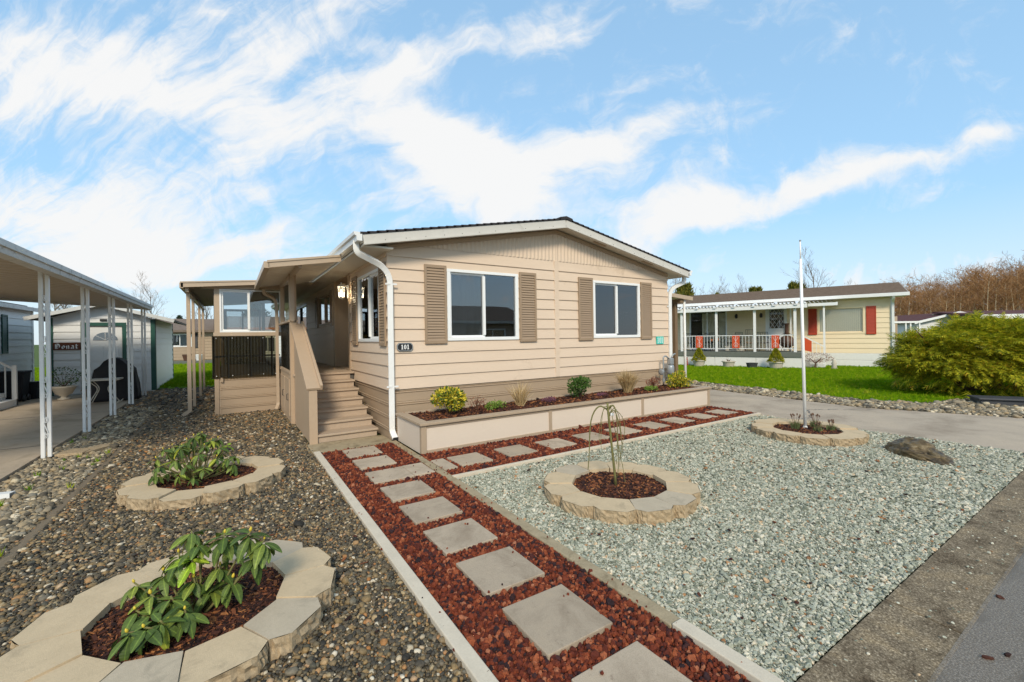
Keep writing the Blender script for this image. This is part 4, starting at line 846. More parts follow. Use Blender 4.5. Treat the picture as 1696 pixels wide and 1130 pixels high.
for i in range(k * 4 + 1):
    y = SPY0 - .15 + (SPY1 + .6 - SPY0) * i / (k * 4); dz = (0, 0, .04, .04)[i % 4]; vs_ += [(-.86, y, 2.86 + dz - .04), (2.06, y, 3.10 + dz - .04)]
mb.add(vs_, [(2 * i, 2 * i + 2, 2 * i + 3, 2 * i + 1) for i in range(k * 4)]); mb.build('roof_pan', M_CARPU, sp)
mb = MB(); mb.hexa([(-.90, SPY0 - .20, 2.78), (1.2, SPY0 - .20, 2.97), (1.2, SPY0 - .16, 2.97), (-.90, SPY0 - .16, 2.78), (-.90, SPY0 - .20, 2.90), (1.2, SPY0 - .20, 3.07), (1.2, SPY0 - .16, 3.07), (-.90, SPY0 - .16, 2.90)]); f_ = mb.build('fascia', M_AWN, sp, bevel=.005)
mb = MB(); mb.hexa([(-.905, SPY0 - .215, 2.875), (1.2, SPY0 - .215, 3.045), (1.2, SPY0 - .20, 3.045), (-.905, SPY0 - .20, 2.875), (-.905, SPY0 - .215, 2.905), (1.2, SPY0 - .215, 3.075), (1.2, SPY0 - .20, 3.075), (-.905, SPY0 - .20, 2.905)]); mb.build('fascia_lip', M_AWN, f_)
mb = MB(); mb.box(-.92, SPY0 - .2, 2.77, -.85, SPY1 + .45, 2.88); mb.build('gutter', M_AWN, sp, bevel=.005)
mb = MB(); mb.box(-.83, SPY0 - .1, 2.70, -.77, SPY1 + .4, 2.79); mb.build('beam', M_AWN, sp)
for i, y in enumerate((11.82, 13.30, 15.70, 17.62)):
    mb = MB()
    if i == 0: mb.rtube(smooth_path([(-.80, y, 2.72), (-.80, y, 1.5), (-.80, y, .12), (-.93, y - .02, .02)], 5, .1), .07, .07, (0, 1, 0))
    else: mb.box(-.835, y - .03, -.02, -.775, y + .03, 2.71)
    mb.build('post', M_AWN, sp, bevel=.004)

# ------------------------------------------------------------------ edging, stepping stones, planter, stone rings
mb = MB(); mb.prism([(.94, 1.0), (1.025, 1.0), (1.04, 6.75), (.955, 6.75)], -.06, .030); one('edging_kerb', mb, M_CONCL, 'long pale concrete edging between the pebble yard and the red walkway', 'edging', bevel=.006)
mb = MB(); mb.prism([(2.035, 1.55), (2.135, 1.55), (2.175, 6.80), (2.085, 6.80)], -.06, .016); one('edging_kerb', mb, M_CONCO, 'old brown concrete edging between the red walkway and green gravel', 'edging', bevel=.008)
mb = MB(); mb.prism([(2.035, 1.0), (2.125, 1.0), (2.128, 1.545), (2.037, 1.545)], -.06, .030); one('edging_kerb', mb, M_CONCL, 'short pale concrete edging piece at the street end of the red walkway', 'edging', bevel=.006)
mb = MB(); mb.prism([(2.14, 4.585), (8.96, 4.60), (8.96, 4.655), (2.14, 4.64)], -.06, .028); one('edging_kerb', mb, M_CONCL, 'thin pale edging strip between the side path and green gravel', 'edging', bevel=.004)
mb = MB(); mb.prism([(.5, 0), (.5, .04), (-.5, .04), (-.5, 0)], 0, 1, 'y')
pm = MB(); pm.box(-.229, -.229, -.03, .229, .229, .018); ord_ = ['first', 'second', 'third', 'fourth', 'fifth', 'sixth', 'seventh', 'eighth', 'ninth', 'tenth']
PAV = []
def paver(cx, cy, label, sx=1, sy=1, rot=0, group='stepping stones'):
    m = MB(); hx, hy = .229 * sx, .229 * sy; m.box(-hx, -hy, -.035, hx, hy, .020); o = bpy.data.objects.new('stepping_stone', m.mesh('stepping_stone', M_PAVER)); link(o); o.location = (cx, cy, random.uniform(-.003, .003)); o.rotation_euler = (random.uniform(-.006, .006), random.uniform(-.006, .006), rot)
    b = o.modifiers.new('bevel', 'BEVEL'); b.width = .005; b.segments = 2; tag(o, label, 'stepping stone', group); PAV.append((cx, cy, hx, hy)); return o
for i, y in enumerate((6.42, 5.79, 5.14, 4.50, 3.865, 3.235, 2.605, 1.975, 1.345)):
    paver(1.555, y, 'square concrete stepping stone in the red walkway, %s from the stairs' % ord_[i], rot=random.uniform(-.012, .012))
paver(1.918, 5.145, 'half-width concrete stone joined to the third stepping stone, against the old edging', .56, 1.0)
paver(2.265, 5.155, 'narrow concrete stone starting the side path below the planter corner', .40, 1.02)
for i in range(9): paver(2.645 + .7335 * i, 5.165, 'square concrete stepping stone in the side path along the planter, %s from its left end' % ord_[i], rot=random.uniform(-.02, .02))
def in_pav(x, y):
    m = np.zeros(len(x), bool)
    for cx, cy, hx, hy in PAV: m |= (np.abs(x - cx) < hx + .004) & (np.abs(y - cy) < hy + .004)
    return m

pt = thing('raised_planter', 'long cream raised planter box with tan cap along the house front', 'planter', (5.63, 6.3, 0))
PX0, PX1, PY0, PY1 = 2.215, 9.08, 5.78, 6.85; PZ = .435
for u0, u1 in ((PX0 + .075, 4.48), (4.54, 6.80), (6.86, PX1 - .07)):
    mb = MB(); mb.box(u0, PY0 + .02, .045, u1, PY0 + .04, PZ - .03); mb.build('panel', M_PLANTER, pt)
for x_ in (PX0, PX1 - .02): mb = MB(); mb.box(x_, PY0 + .07, .0, x_ + .02, PY1, PZ - .03); mb.build('panel', M_PLANTER, pt)
for u in (PX0 - .005, 4.48, 6.80, PX1 - .07): mb = MB(); mb.box(u, PY0 + .004, 0, u + (.08 if u < 3 or u > 9 else .06), PY0 + (.075 if u < 3 or u > 9 else .04), PZ - .028); mb.build('batten', M_CAP, pt, bevel=.004)
mb = MB(); mb.box(PX0 + .08, PY0 + .008, -.02, PX1 - .07, PY0 + .04, .048); mb.build('base_rail', M_CAP, pt, bevel=.004)
mb = MB(); mb.box(PX0 + .08, PY0 + .008, PZ - .07, PX1 - .07, PY0 + .036, PZ - .03); mb.build('top_rail', M_CAP, pt, bevel=.003)
for q_ in ((PX0 - .03, PY0 - .03, PX1 + .03, PY0 + .12), (PX0 - .03, PY0 + .122, PX0 + .12, PY1), (PX1 - .12, PY0 + .122, PX1 + .03, PY1), (PX0 + .122, PY1 - .06, PX1 - .122, PY1)):
    mb = MB(); mb.box(q_[0], q_[1], PZ - .03, q_[2], q_[3], PZ + .008); mb.build('cap_board', M_CAP, pt, bevel=.005)
def mulch_bed(name, poly, z, sp, label, seed, dens=1.0):
    sheet_o = MB(); sheet_o.add([(x, y, z) for x, y in poly], [tuple(range(len(poly)))])
    p, s_ = fill(poly, [(99, sp, sp * 1.9, .3)], z, None, seed)
    p[:, 2] += .010 * np.sin(p[:, 0] * 9 + seed) * np.sin(p[:, 1] * 11)
    o = scatter(name, p, s_, M_MULCH, 'bark', label, 'mulch', tilt=.55)
    b = bpy.data.objects.new('mulch_base', mesh_raw('mulch_base', sheet_o, G_MULCH)); link(b); b.parent = o; return o
mulch_bed('bark_mulch', [(PX0 + .05, PY0 + .07), (PX1 - .05, PY0 + .07), (PX1 - .05, PY1 - .02), (PX0 + .05, PY1 - .02)], PZ - .035, .019, 'dark bark mulch filling the raised planter', 21)

# retaining-wall blocks: a wedge with a chamfered, split outer face
def block_mesh(nb, sd):
    r = random.Random(sd); a = PI / nb * .968; hh = .105; mb = MB()
    ri = RI * math.cos(a); xi = RI * math.sin(a); ro_e = RO - .075; xo = (RO - .04) * math.sin(a)
    prof = [(-xi, ri), (xi, ri), (xo, ro_e * .985), (xo * .62, RO - .008), (-xo * .62, RO - .008), (-xo, ro_e * .985)]
    n = len(prof); vs_ = [(x, y, hh) for x, y in prof] + [(x, y, -.03) for x, y in prof]
    mb.add(vs_, [tuple(range(n))[::-1], tuple(range(n, 2 * n))]); 
    for i in (0, 1, 5): mb.add([], []); mb.f.append((i, (i + 1) % n, (i + 1) % n + n, i + n))
    # rough split faces
    for i in (2, 3, 4):
        (x0, y0), (x1, y1) = prof[i], prof[(i + 1) % n]; N1, N2 = 8, 5; g = []
        nx, ny = (y1 - y0), -(x1 - x0); l = math.hypot(nx, ny); nx /= l; ny /= l
        if nx * (x0 + x1) / 2 + ny * (y0 + y1) / 2 < 0: nx, ny = -nx, -ny
        for b in range(N2 + 1):
            for c in range(N1 + 1):
                t, z = c / N1, hh - (hh + .03) * b / N2; e = 0 if (c in (0, N1)) else 1; bul = .006 * math.sin(PI * t) * e + (r.uniform(-.011, .011) * e if b else 0) - (.004 if b == 0 else 0) * 0
                g.append((x0 + (x1 - x0) * t + nx * bul, y0 + (y1 - y0) * t + ny * bul, z + (r.uniform(-.003, .003) if 0 < b < N2 else 0)))
        mb.add(g, [(b * (N1 + 1) + c, b * (N1 + 1) + c + 1, (b + 1) * (N1 + 1) + c + 1, (b + 1) * (N1 + 1) + c) for b in range(N2) for c in range(N1)])
    m = mb.mesh('block', M_BLOCK); m.materials.append(M_SPLIT); m.materials.append(M_BLOCKG)
    for p in m.polygons:
        if abs(p.normal.z) < .5 and p.center.xy.length > ro_e * .95: p.material_index = 1
    return m
BM = [block_mesh(12, s_) for s_ in range(4)]
BMG = []
for m in BM:
    c = m.copy(); c.materials[0] = M_BLOCKG; BMG.append(c)
RL = {'near': 'ring of tan concrete blocks around the nearest rhododendron, by the street', 'far': 'ring of tan concrete blocks around the rhododendron nearer the carport posts', 'tree': 'ring of tan concrete blocks around the weeping sapling in green gravel', 'flag': 'ring of tan concrete blocks around the white flagpole'}
ML = {'near': 'bark mulch around the nearest rhododendron', 'far': 'bark mulch inside the block ring of the farther rhododendron', 'tree': 'bark mulch around the weeping sapling', 'flag': 'bark mulch around the foot of the flagpole'}
rr0 = random.Random(12)
for key, (cx, cy) in RINGS.items():
    e = thing('tree_ring', RL[key], 'stone ring', (cx, cy, 0), 'block planting rings'); ph = rr0.uniform(0, .5)
    for i in range(12):
        me = (BMG if rr0.random() < (.3 if key == 'near' else .1) else BM)[rr0.randrange(4)]
        piece('block', me, e, (cx + rr0.uniform(-.006, .006), cy + rr0.uniform(-.006, .006), rr0.uniform(-.008, .004)), (rr0.uniform(-.012, .012), rr0.uniform(-.012, .012), 2 * PI * i / 12 + ph))
    mulch_bed('bark_mulch', [(cx + (RI + .01) * math.cos(2 * PI * i / 24), cy + (RI + .01) * math.sin(2 * PI * i / 24)) for i in range(24)], .055, .0105 if key == 'near' else .015, ML[key], 30 + len(key))

# ------------------------------------------------------------------ loose stone
pts, sz = fill(YARD_L, [(4.2, .0155, .0190, .34), (7.5, .0190, .0228, .30), (12, .029, .034, .27), (30, .06, .068, .22)], -.010,
               lambda x, y: in_ring(x, y) | ((x < -1.53) & (y < 14)) | ((np.abs(x + 1.47) < .032)), 3)
scatter('pebbles', pts, sz, M_PEB, 'pebble', 'mixed grey and brown pebbles covering the left yard', 'gravel')
pts, sz = fill([(-2.30, GUT_Y), (-1.53, GUT_Y), (-1.53, 14), (-2.30, 14)], [(7.5, .027, .036, .33), (11, .034, .044, .28), (16, .05, .062, .22)], -.008, None, 4)
scatter('river_stones', pts, sz, M_PEBB, 'pebble', 'larger rounded river stones between the carport slab and buried timber', 'gravel')
pts, sz = fill([(1.03, GUT_Y), (2.05, GUT_Y), (2.08, 6.74), (1.04, 6.74)], [(4.0, .0175, .0235, .28), (9, .022, .028, .25)], -.010, in_pav, 5)
scatter('lava_rocks', pts, sz, M_LAVA, 'rough', 'red lava rock filling the walkway to the stairs', 'gravel', tilt=1.5)
pts, sz = fill([(2.16, 4.65), (9.0, 4.65), (9.03, 5.80), (2.16, 5.80)], [(7.5, .022, .028, .26), (14, .03, .037, .22)], -.010, in_pav, 6)
scatter('lava_rocks', pts, sz, M_LAVA, 'rough', 'red lava rock filling the side path below the planter', 'gravel', tilt=1.5)
pts, sz = fill(GREEN, [(3.2, .0116, .0143, .36), (5.2, .0140, .0170, .33), (12, .0190, .0222, .28)], -.012, in_ring, 7)
scatter('gravel_chips', pts, sz, M_CHIP, 'chip', 'pale green grey crushed gravel covering the front yard', 'gravel', tilt=.8)
pts, sz = fill(ROCKS, [(30, .052, .064, .30)], -.008, None, 8)
scatter('river_stones', pts, sz, M_PEBB, 'pebble', 'rounded river stones along the edge of the green lawn', 'gravel')
r8 = np.random.default_rng(81); sx_, sy_ = [], []
for cx, cy, hx, hy in PAV:
    for k in range(3):
        e_ = r8.integers(0, 4); t_ = r8.uniform(-1, 1); d_ = r8.uniform(.01, .10); sx_.append(cx + (hx - d_ if e_ == 0 else -hx + d_ if e_ == 1 else t_ * hx)); sy_.append(cy + (hy - d_ if e_ == 2 else -hy + d_ if e_ == 3 else t_ * hy))
for k in range(70): sx_.append(r8.choice([.99, 2.09]) + r8.uniform(-.05, .05)); sy_.append(r8.uniform(1.1, 6.5))
scatter('stray_rocks', np.stack([np.array(sx_), np.array(sy_), np.full(len(sx_), .024)], 1), r8.uniform(.008, .020, len(sx_)), M_LAVA, 'rough', 'stray red lava crumbs on the stepping stones and edging', 'gravel', tilt=1.5)
p = np.stack([r8.uniform(-1.3, .9, 90), r8.uniform(1.3, 8, 90), np.full(90, .012)], 1); p = p[~in_ring(p[:, 0], p[:, 1], RO + .02)]
scatter('leaf_litter', p, r8.uniform(.016, .042, len(p)), M_MULCH, 'bark', 'dry leaf and bark scraps lying on the left pebbles', 'leaf litter', tilt=.4)
p = np.stack([r8.uniform(2.2, 7, 120), r8.uniform(.68, .99, 120), np.full(120, -.008)], 1); scatter('stray_chips', p, r8.uniform(.006, .018, 120), M_CHIP, 'chip', 'stray gravel chips on the concrete gutter strip', 'gravel')
def nb_excl(x, y):
    u = (x - 25.0) * -.342 + (y - 6.955) * .94; v = (x - 25.0) * -.94 + (y - 6.955) * -.342
    return (v < .05) | ((v < 2.35) & (u > 3.35))
pts, sz = fill(LAWN, [(60, .062, .055, .25)], -.004, nb_excl, 9)
pts[:, 2] = -.004 + sz * .35
scatter('lawn_grass', pts, sz, M_GRASS, 'tuft', 'bright green lawn in front of the neighbouring yellow house', 'grass', tilt=.25)
pts, sz = fill(LAWNB, [(60, .10, .08, .25)], .03, None, 10); pts[:, 2] = .03 + sz * .3
scatter('lawn_grass', pts, sz, M_GRASS, 'tuft', 'bright green lawn behind the sun porch posts', 'grass', tilt=.25)
# fallen leaves and odd stones lying on the green gravel and the road
r6 = np.random.default_rng(61); lx_ = r6.uniform(2.3, 8.7, 150); ly_ = r6.uniform(1.05, 4.5, 150)
p = np.stack([lx_, ly_, np.full(150, .014)], 1); k = ~in_ring(p[:, 0], p[:, 1], RO + .03); p = p[k]
scatter('leaf_litter', p, r6.uniform(.014, .034, len(p)), M_MULCH, 'chip', 'scattered dry leaf scraps on the green gravel', 'leaf litter', tilt=.3)
p = np.stack([r6.uniform(3, 7, 34), r6.uniform(.1, .62, 34), np.full(34, -.022)], 1)
scatter('leaf_litter', p, r6.uniform(.02, .05, 34), M_MULCH, 'chip', 'wet dead leaves lying in the street puddle', 'leaf litter', tilt=.15)
p = np.stack([r6.uniform(-2.25, -1.5, 16), r6.uniform(4.5, 11, 16), np.full(16, .012)], 1)
scatter('weeds', p, r6.uniform(.05, .09, 16), M_GRASS, 'tuft', 'small green weeds between the river stones', 'weeds', tilt=.3)

mb = MB(); y_ = 1.0; vs_ = []
tb = thing('landscape_timber', 'weathered timber edging sunk in the pebbles left of the block rings', 'timber', (-1.47, 6, 0))
for y0, y1 in ((1.0, 3.4), (3.42, 5.85), (5.87, 8.3), (8.32, 10.75), (10.77, 13.2)):
    m = MB(); dx = random.uniform(-.012, .012); m.box(-1.510 + dx, y0, -.06, -1.430 + dx, y1, -.001); m.build('board', M_WOODT, tb, bevel=.006)
for pp, lb in (([(-2.15, 8.72), (-1.84, 8.62), (-1.80, 8.86), (-1.88, 9.0), (-2.10, 9.08)], 'flat tan block lying by the first carport post'), ([(-1.82, 8.62), (-1.60, 8.98), (-1.62, 9.12), (-1.72, 9.16), (-1.86, 8.99), (-1.79, 8.86)], 'flat tan block lying next to the timber, right of its twin')):
    mb = MB(); mb.prism(pp, -.02, .055); one('paving_block', mb, M_SPLIT, lb, 'block', bevel=.006)
mb = MB(); mb.prism([(-2.32, 6.99), (-2.18, 7.12), (-1.99, 6.94), (-1.93, 6.62), (-2.08, 6.66), (-2.3, 6.8)], .03, .055); 
mb = MB(); mb.prism([(-.045, 0), (.045, 0), (.045, .055), (.038, .055), (.038, .006), (-.038, .006), (-.038, .055), (-.045, .055)], 0, .62, 'y'); m_ = Matrix.Translation((-1.98, 6.74, .012)) @ Matrix.Rotation(rad(78), 4, 'Z') @ Matrix.Rotation(rad(180), 4, 'Y') @ Matrix.Translation((0, 0, -.056)); mb.v = [tuple(m_ @ Vector(p_)) for p_ in mb.v]
one('splash_trough', mb, M_WHITE, 'white metal drain end lying on the river stones at the left edge', 'drain spout')

# ------------------------------------------------------------------ rhododendrons
def leaf_mesh(name, Lh, Wd, droop, mat, sd):
    n = 6; vs_ = []; fs_ = []
    for i in range(n + 1):
        t = i / n; w = Wd * .5 * (math.sin(PI * min(1, t * .93 + .05)) ** .75) * (1 if t < .97 else .05) if 0 < t < 1 else .004; x = Lh * t * (1 - .12 * droop * t); z = -droop * Lh * t * t * .55
        vs_ += [(x, -w, z + .10 * w), (x, 0, z - .16 * w), (x, w, z + .10 * w)]
    for i in range(n):
        a = 3 * i; fs_ += [(a, a + 3, a + 4, a + 1), (a + 1, a + 4, a + 5, a + 2)]
    m = bpy.data.meshes.new(name); m.from_pydata(vs_, [], fs_); m.materials.append(mat); m.polygons.foreach_set('use_smooth', [True] * len(fs_)); return m
def bud_mesh():
    mb = MB(); mb.lathe([(.001, 0), (.006, .003), (.0095, .012), (.0075, .022), (.001, .032)], 8); return mb.mesh('bud', M_BUD, smooth=True)
BUD = bud_mesh()
LM = [leaf_mesh('leaf', .122, .050, d, M_RHODO, 0) for d in (.45, .8, 1.2)]; LMY = [leaf_mesh('leaf', .115, .048, d, M_RHODOY, 0) for d in (.3, .6)]
def rhodo(label, base, whorls, scale, nl, seed, stem_r=.007):
    r = random.Random(seed); e = thing('rhododendron', label, 'shrub', base); b = Vector(base)
    for i, (x, y, z, young) in enumerate(whorls):
        tip = Vector((x, y, z)); stem = MB(); out_ = Vector((tip.x - b.x, tip.y - b.y, 0)); mid = b.lerp(tip, .55) + Vector((out_.x * .12, out_.y * .12, -.04 * scale)) + Vector((r.uniform(-.03, .03), r.uniform(-.03, .03), 0))
        pts_ = [b + Vector((r.uniform(-.04, .04), r.uniform(-.04, .04), -.02)), mid, tip]
        q = [pts_[0].lerp(pts_[1], t).lerp(pts_[1].lerp(pts_[2], t), t) for t in (0, .25, .5, .75, 1)]
        stem.tube(q, [stem_r * 1.3, stem_r * 1.1, stem_r * .9, stem_r * .8, stem_r * .65], 6); stem.build('stem', M_STEMG, e, smooth=True)
        ax = (q[-1] - q[-2]).normalized(); ax = (ax * .55 + Vector((0, 0, .8))).normalized()
        rot0 = ax.to_track_quat('Z', 'X').to_matrix().to_4x4(); n = nl + r.randint(-1, 2); ph = r.uniform(0, 6)
        for k in range(n):
            a = ph + 2 * PI * k / n + r.uniform(-.25, .25); tier = r.uniform(0, 1); elev = r.uniform(-.15, .40) if not young else r.uniform(.2, .7)
            s_ = scale * r.uniform(.72, 1.12); lay = Matrix.Rotation(a, 4, 'Z') @ Matrix.Rotation(elev - .45 * tier - (.35 if not young else 0), 4, 'Y') @ Matrix.Rotation(r.uniform(-.3, .3), 4, 'X')
            lay = Matrix.Rotation(a, 4, 'Z') @ Matrix.Rotation(-(elev - .75 * tier), 4, 'Y') @ Matrix.Rotation(r.uniform(-.3, .3), 4, 'X')
            m4 = Matrix.Translation(tip - ax * (.012 + .03 * tier) * scale) @ rot0 @ lay @ Matrix.Translation((.008, 0, 0)) @ Matrix.Scale(s_, 4)
            piece('leaf', (LMY if young else LM)[r.randrange(2 if young else 3)], e, None, mat4=m4)
        if r.random() < .35: continue
        m4 = Matrix.Translation(tip) @ rot0 @ Matrix.Scale(scale * r.uniform(.65, 1.0), 4); piece('bud', BUD, e, None, mat4=m4)
    return e
WH = [(-.215, 3.10, .399, 1), (.074, 2.964, .521, 0), (-.052, 3.046, .513, 0), (-.187, 3.133, .459, 0), (-.218, 3.193, .516, 0), (.088, 2.955, .384, 0), (-.501, 3.336, .23, 0), (-.455, 3.056, .20, 0), (-.394, 2.865, .19, 0), (-.331, 2.866, .20, 0), (-.461, 2.885, .18, 0),
      (-.231, 2.891, .21, 0), (-.398, 3.111, .24, 0), (-.355, 3.241, .298, 0), (-.078, 3.062, .326, 0), (-.016, 3.022, .25, 0), (-.205, 3.10, .275, 0), (-.118, 3.09, .22, 0), (.144, 2.968, .454, 0), (-.282, 3.215, .395, 0), (-.03, 3.2, .40, 0), (-.30, 3.0, .25, 0)]
rhodo('nearest rhododendron, sprawling, with one lime-green whorl of young leaves and yellow buds', (-.17, 3.1, .06), WH, 1.0, 10, 5)
rq = random.Random(44); WH2 = []
for i in range(38):
    a = i * 2.39996 + rq.uniform(-.2, .2); el = math.asin(min(1, (i + .5) / 38 * .93 + .06)); rr_ = rq.uniform(.82, 1.05)
    WH2.append((-.36 + .40 * rr_ * math.cos(el) * math.cos(a), 6.06 + .34 * rr_ * math.cos(el) * math.sin(a), .13 + .50 * rr_ * math.sin(el), 1 if i in (9, 21) else 0))
rhodo('compact rounded rhododendron in the block ring nearer the carport', (-.36, 6.06, .06), WH2, .84, 7, 9)

# ------------------------------------------------------------------ weeping sapling
wt = thing('weeping_sapling', 'bare weeping sapling with drooping branches and white tag in its block ring', 'tree', (3.38, 3.24, .05))
T0 = Vector((3.38, 3.24, .05)); R_ = _r; 
tk = [T0, T0 + Vector((-.01, 0, .12)), T0 + Vector((-.03, .02, .42)), T0 + Vector((-.055, .03, .70)), T0 + Vector((-.075, .03, .88))]
mb = MB(); mb.tube(tk, [.017, .014, .0115, .0125, .011], 8); mb.build('trunk', M_STEMG, wt, smooth=True)
br = [((-.19, .30), (-.215, .62), .010, 0), ((.12, .30), (.15, .42), .0065, .06), ((.085, .24), (.10, .72), .007, .02), ((-.06, .16), (-.085, .34), .004, .10), ((-.10, .14), (-.12, .42), .004, -.14), ((.06, .20), (.055, .55), .005, -.10), ((.15, .22), (.17, .34), .005, .16), ((.03, .2), (.13, .78), .0055, -.02), ((.18, .34), (.13, .55), .004, .05)]
for i, ((o1, d1), (o2, d2), r0, dep) in enumerate(br):
    s0 = tk[-2] + Vector((0, 0, random.uniform(.02, .12))); side = R_ * 1.0; dpt = _f
    pts_ = [s0, s0 + side * o1 * .55 + dpt * dep * .5 + Vector((0, 0, .045)), s0 + side * o1 + dpt * dep + Vector((0, 0, -d1 * .35)), s0 + side * o2 + dpt * dep * 1.1 + Vector((0, 0, -d2 * .75)), s0 + side * (o2 + random.uniform(-.02, .03)) + dpt * dep + Vector((0, 0, -d2))]
    fine = []
    for j in range(len(pts_) - 1):
        for t in range(4):
            p0 = pts_[max(0, j - 1)]; p1 = pts_[j]; p2 = pts_[j + 1]; p3 = pts_[min(len(pts_) - 1, j + 2)]; u = t / 4
            fine.append(.5 * ((2 * p1) + (p2 - p0) * u + (2 * p0 - 5 * p1 + 4 * p2 - p3) * u * u + (3 * p1 - p0 - 3 * p2 + p3) * u ** 3))
    fine.append(pts_[-1]); k = len(fine); mb = MB(); mb.tube(fine, [r0 * (1 - .6 * j / k) for j in range(k)], 6)
    for j in range(6, k, 3): mb.lathe([(.001, 0), (.0035, .004), (.001, .010)], 5, tuple(fine[j] + Vector((.004, 0, 0))))
    mb.build('branch', M_STEMG, wt, smooth=True)
mb = MB(); mb.obox(Matrix.Translation(tk[-2] + Vector((.03, -.02, .055))) @ Matrix.Rotation(rad(25), 4, 'Z') @ Matrix.Rotation(rad(14), 4, 'Y'), .075, .012, .028); mb.build('tag', M_WHITE, wt)

# ------------------------------------------------------------------ flagpole, lavender, boulder
fp = thing('flagpole', 'slim white flagpole standing in the block ring beside the driveway', 'flagpole', (7.90, 3.345, .05))
bx_, by_ = 7.90, 3.345; lean = Vector((-.013, .008, 1.0))
def FP(h): return Vector((bx_, by_, .05)) + lean * h
mb = MB(); mb.tube([FP(0), FP(1.5), FP(2.80)], [.024, .023, .021], 14); mb.build('lower_pole', M_POLE, fp, smooth=True)
mb = MB(); mb.tube([FP(2.78), FP(3.10)], [.011, .0105], 12); mb.build('upper_pole', M_POLE, fp, smooth=True)
mb = MB(); mb.tube([FP(3.09), FP(3.115)], [.014, .014], 12); mb.tube([FP(3.105), FP(3.106) + Vector((.035, 0, 0))], [.006, .006], 6); mb.build('truck', M_GREYM, fp)
mb = MB(); mb.tube([FP(-.02), FP(.05)], [.034, .030], 12); mb.build('foot_collar', M_WHITE, fp)
def lavender(cx, cy, h, n, label, sd):
    r = random.Random(sd); e = thing('lavender', label, 'plant', (cx, cy, .06), 'low plants in the flagpole ring'); mb = MB(); hd = MB()
    for i in range(n):
        a = r.uniform(0, 2 * PI); t = r.uniform(.1, .55); l = h * r.uniform(.5, .8); d = Vector((math.cos(a) * t, math.sin(a) * t, 1)).normalized(); p0 = Vector((cx + r.uniform(-.05, .05), cy + r.uniform(-.05, .05), .06)); s_ = d.cross(Vector((r.uniform(-1, 1), r.uniform(-1, 1), .1))).normalized() * .006
        mb.add([p0 - s_, p0 + s_, p0 + d * l], [(0, 1, 2)])
    for i in range(9):
        a = r.uniform(0, 2 * PI); d = Vector((math.cos(a) * .3, math.sin(a) * .3, 1)).normalized(); p0 = Vector((cx, cy, .06)); p1 = p0 + d * h * r.uniform(.85, 1.15); hd.tube([p0, p1], .0022, 4); hd.lathe([(.002, 0), (.011, .008), (.009, .028), (.002, .036)], 6, tuple(p1))
    raw_part('foliage', mb, M_LAV, e); hd.build('dry_flower_heads', M_STEMB, e); return e
lavender(7.74, 3.42, .20, 160, 'lavender clump left of the flagpole foot', 1); lavender(8.06, 3.26, .20, 170, 'larger lavender clump right of the flagpole foot', 2); lavender(7.83, 3.14, .12, 90, 'small low lavender clump in front of the flagpole', 3); lavender(8.10, 3.05, .13, 90, 'small lavender clump at the right front of the flagpole ring', 4)
def boulder():
    bm = bmesh.new(); bmesh.ops.create_icosphere(bm, subdivisions=5, radius=1)
    from mathutils import noise as mn
    ux = Vector((.62, .78, 0)).normalized(); uy = Vector((-ux.y, ux.x, 0))
    for v in bm.verts:
        p = v.co.copy(); t = p.x
        top = .30 * (1 - .55 * abs(t - .12) - .25 * t * t) if p.z > 0 else .10
        h = p.z * max(.05, top) * (1.0 if t > -.95 else .3); w = .27 * (1 - .35 * t * t)
        q = Vector((p.x * .56, p.y * w, h))
        q += q.normalized() * (.045 * mn.noise(p * 1.6) + .03 * mn.noise(p * 4 + Vector((3, 1, 2))) + .012 * mn.noise(p * 11)); st_ = .030 * (abs(mn.noise(Vector((p.x * 2, p.y * 2, p.z * 7)))) - .2); q += p.normalized() * st_
        q *= .84; q.z *= .92; q += p.normalized() * (.05 * (abs(mn.noise(p * 2.3 + Vector((5, 5, 5)))) - .25) + .022 * (abs(mn.noise(p * 6 + Vector((1, 7, 2)))) - .2))
        v.co = Vector((7.60, 1.90, .0)) + ux * q.x + uy * q.y + Vector((0, 0, q.z - .01))
    me = bpy.data.meshes.new('boulder'); bm.to_mesh(me); bm.free(); me.polygons.foreach_set('use_smooth', [True] * len(me.polygons))
    m, t, b_ = principled('wet brown rock'); p = worldpos(t); n1 = noise(t, 7, 8, .7, stretch(t, p, (1, 1, 3.5)), .8); c = ramp(t, n1.outputs['Fac'], [(.32, (.020, .013, .006)), (.46, (.085, .055, .020)), (.58, (.17, .115, .045)), (.72, (.30, .24, .15))]); t.links.new(c, b_.inputs['Base Color']); b_.inputs['Roughness'].default_value = .42; bump(t, b_, n1.outputs['Fac'], 1.0, .02); me.materials.append(m)
    o = bpy.data.objects.new('boulder', me); link(o); c0 = Vector((7.6, 1.9, 0)); 
    for v in me.vertices: v.co -= c0
    o.location = c0; tag(o, 'brown jagged boulder lying on the green gravel near the driveway', 'boulder')
boulder()

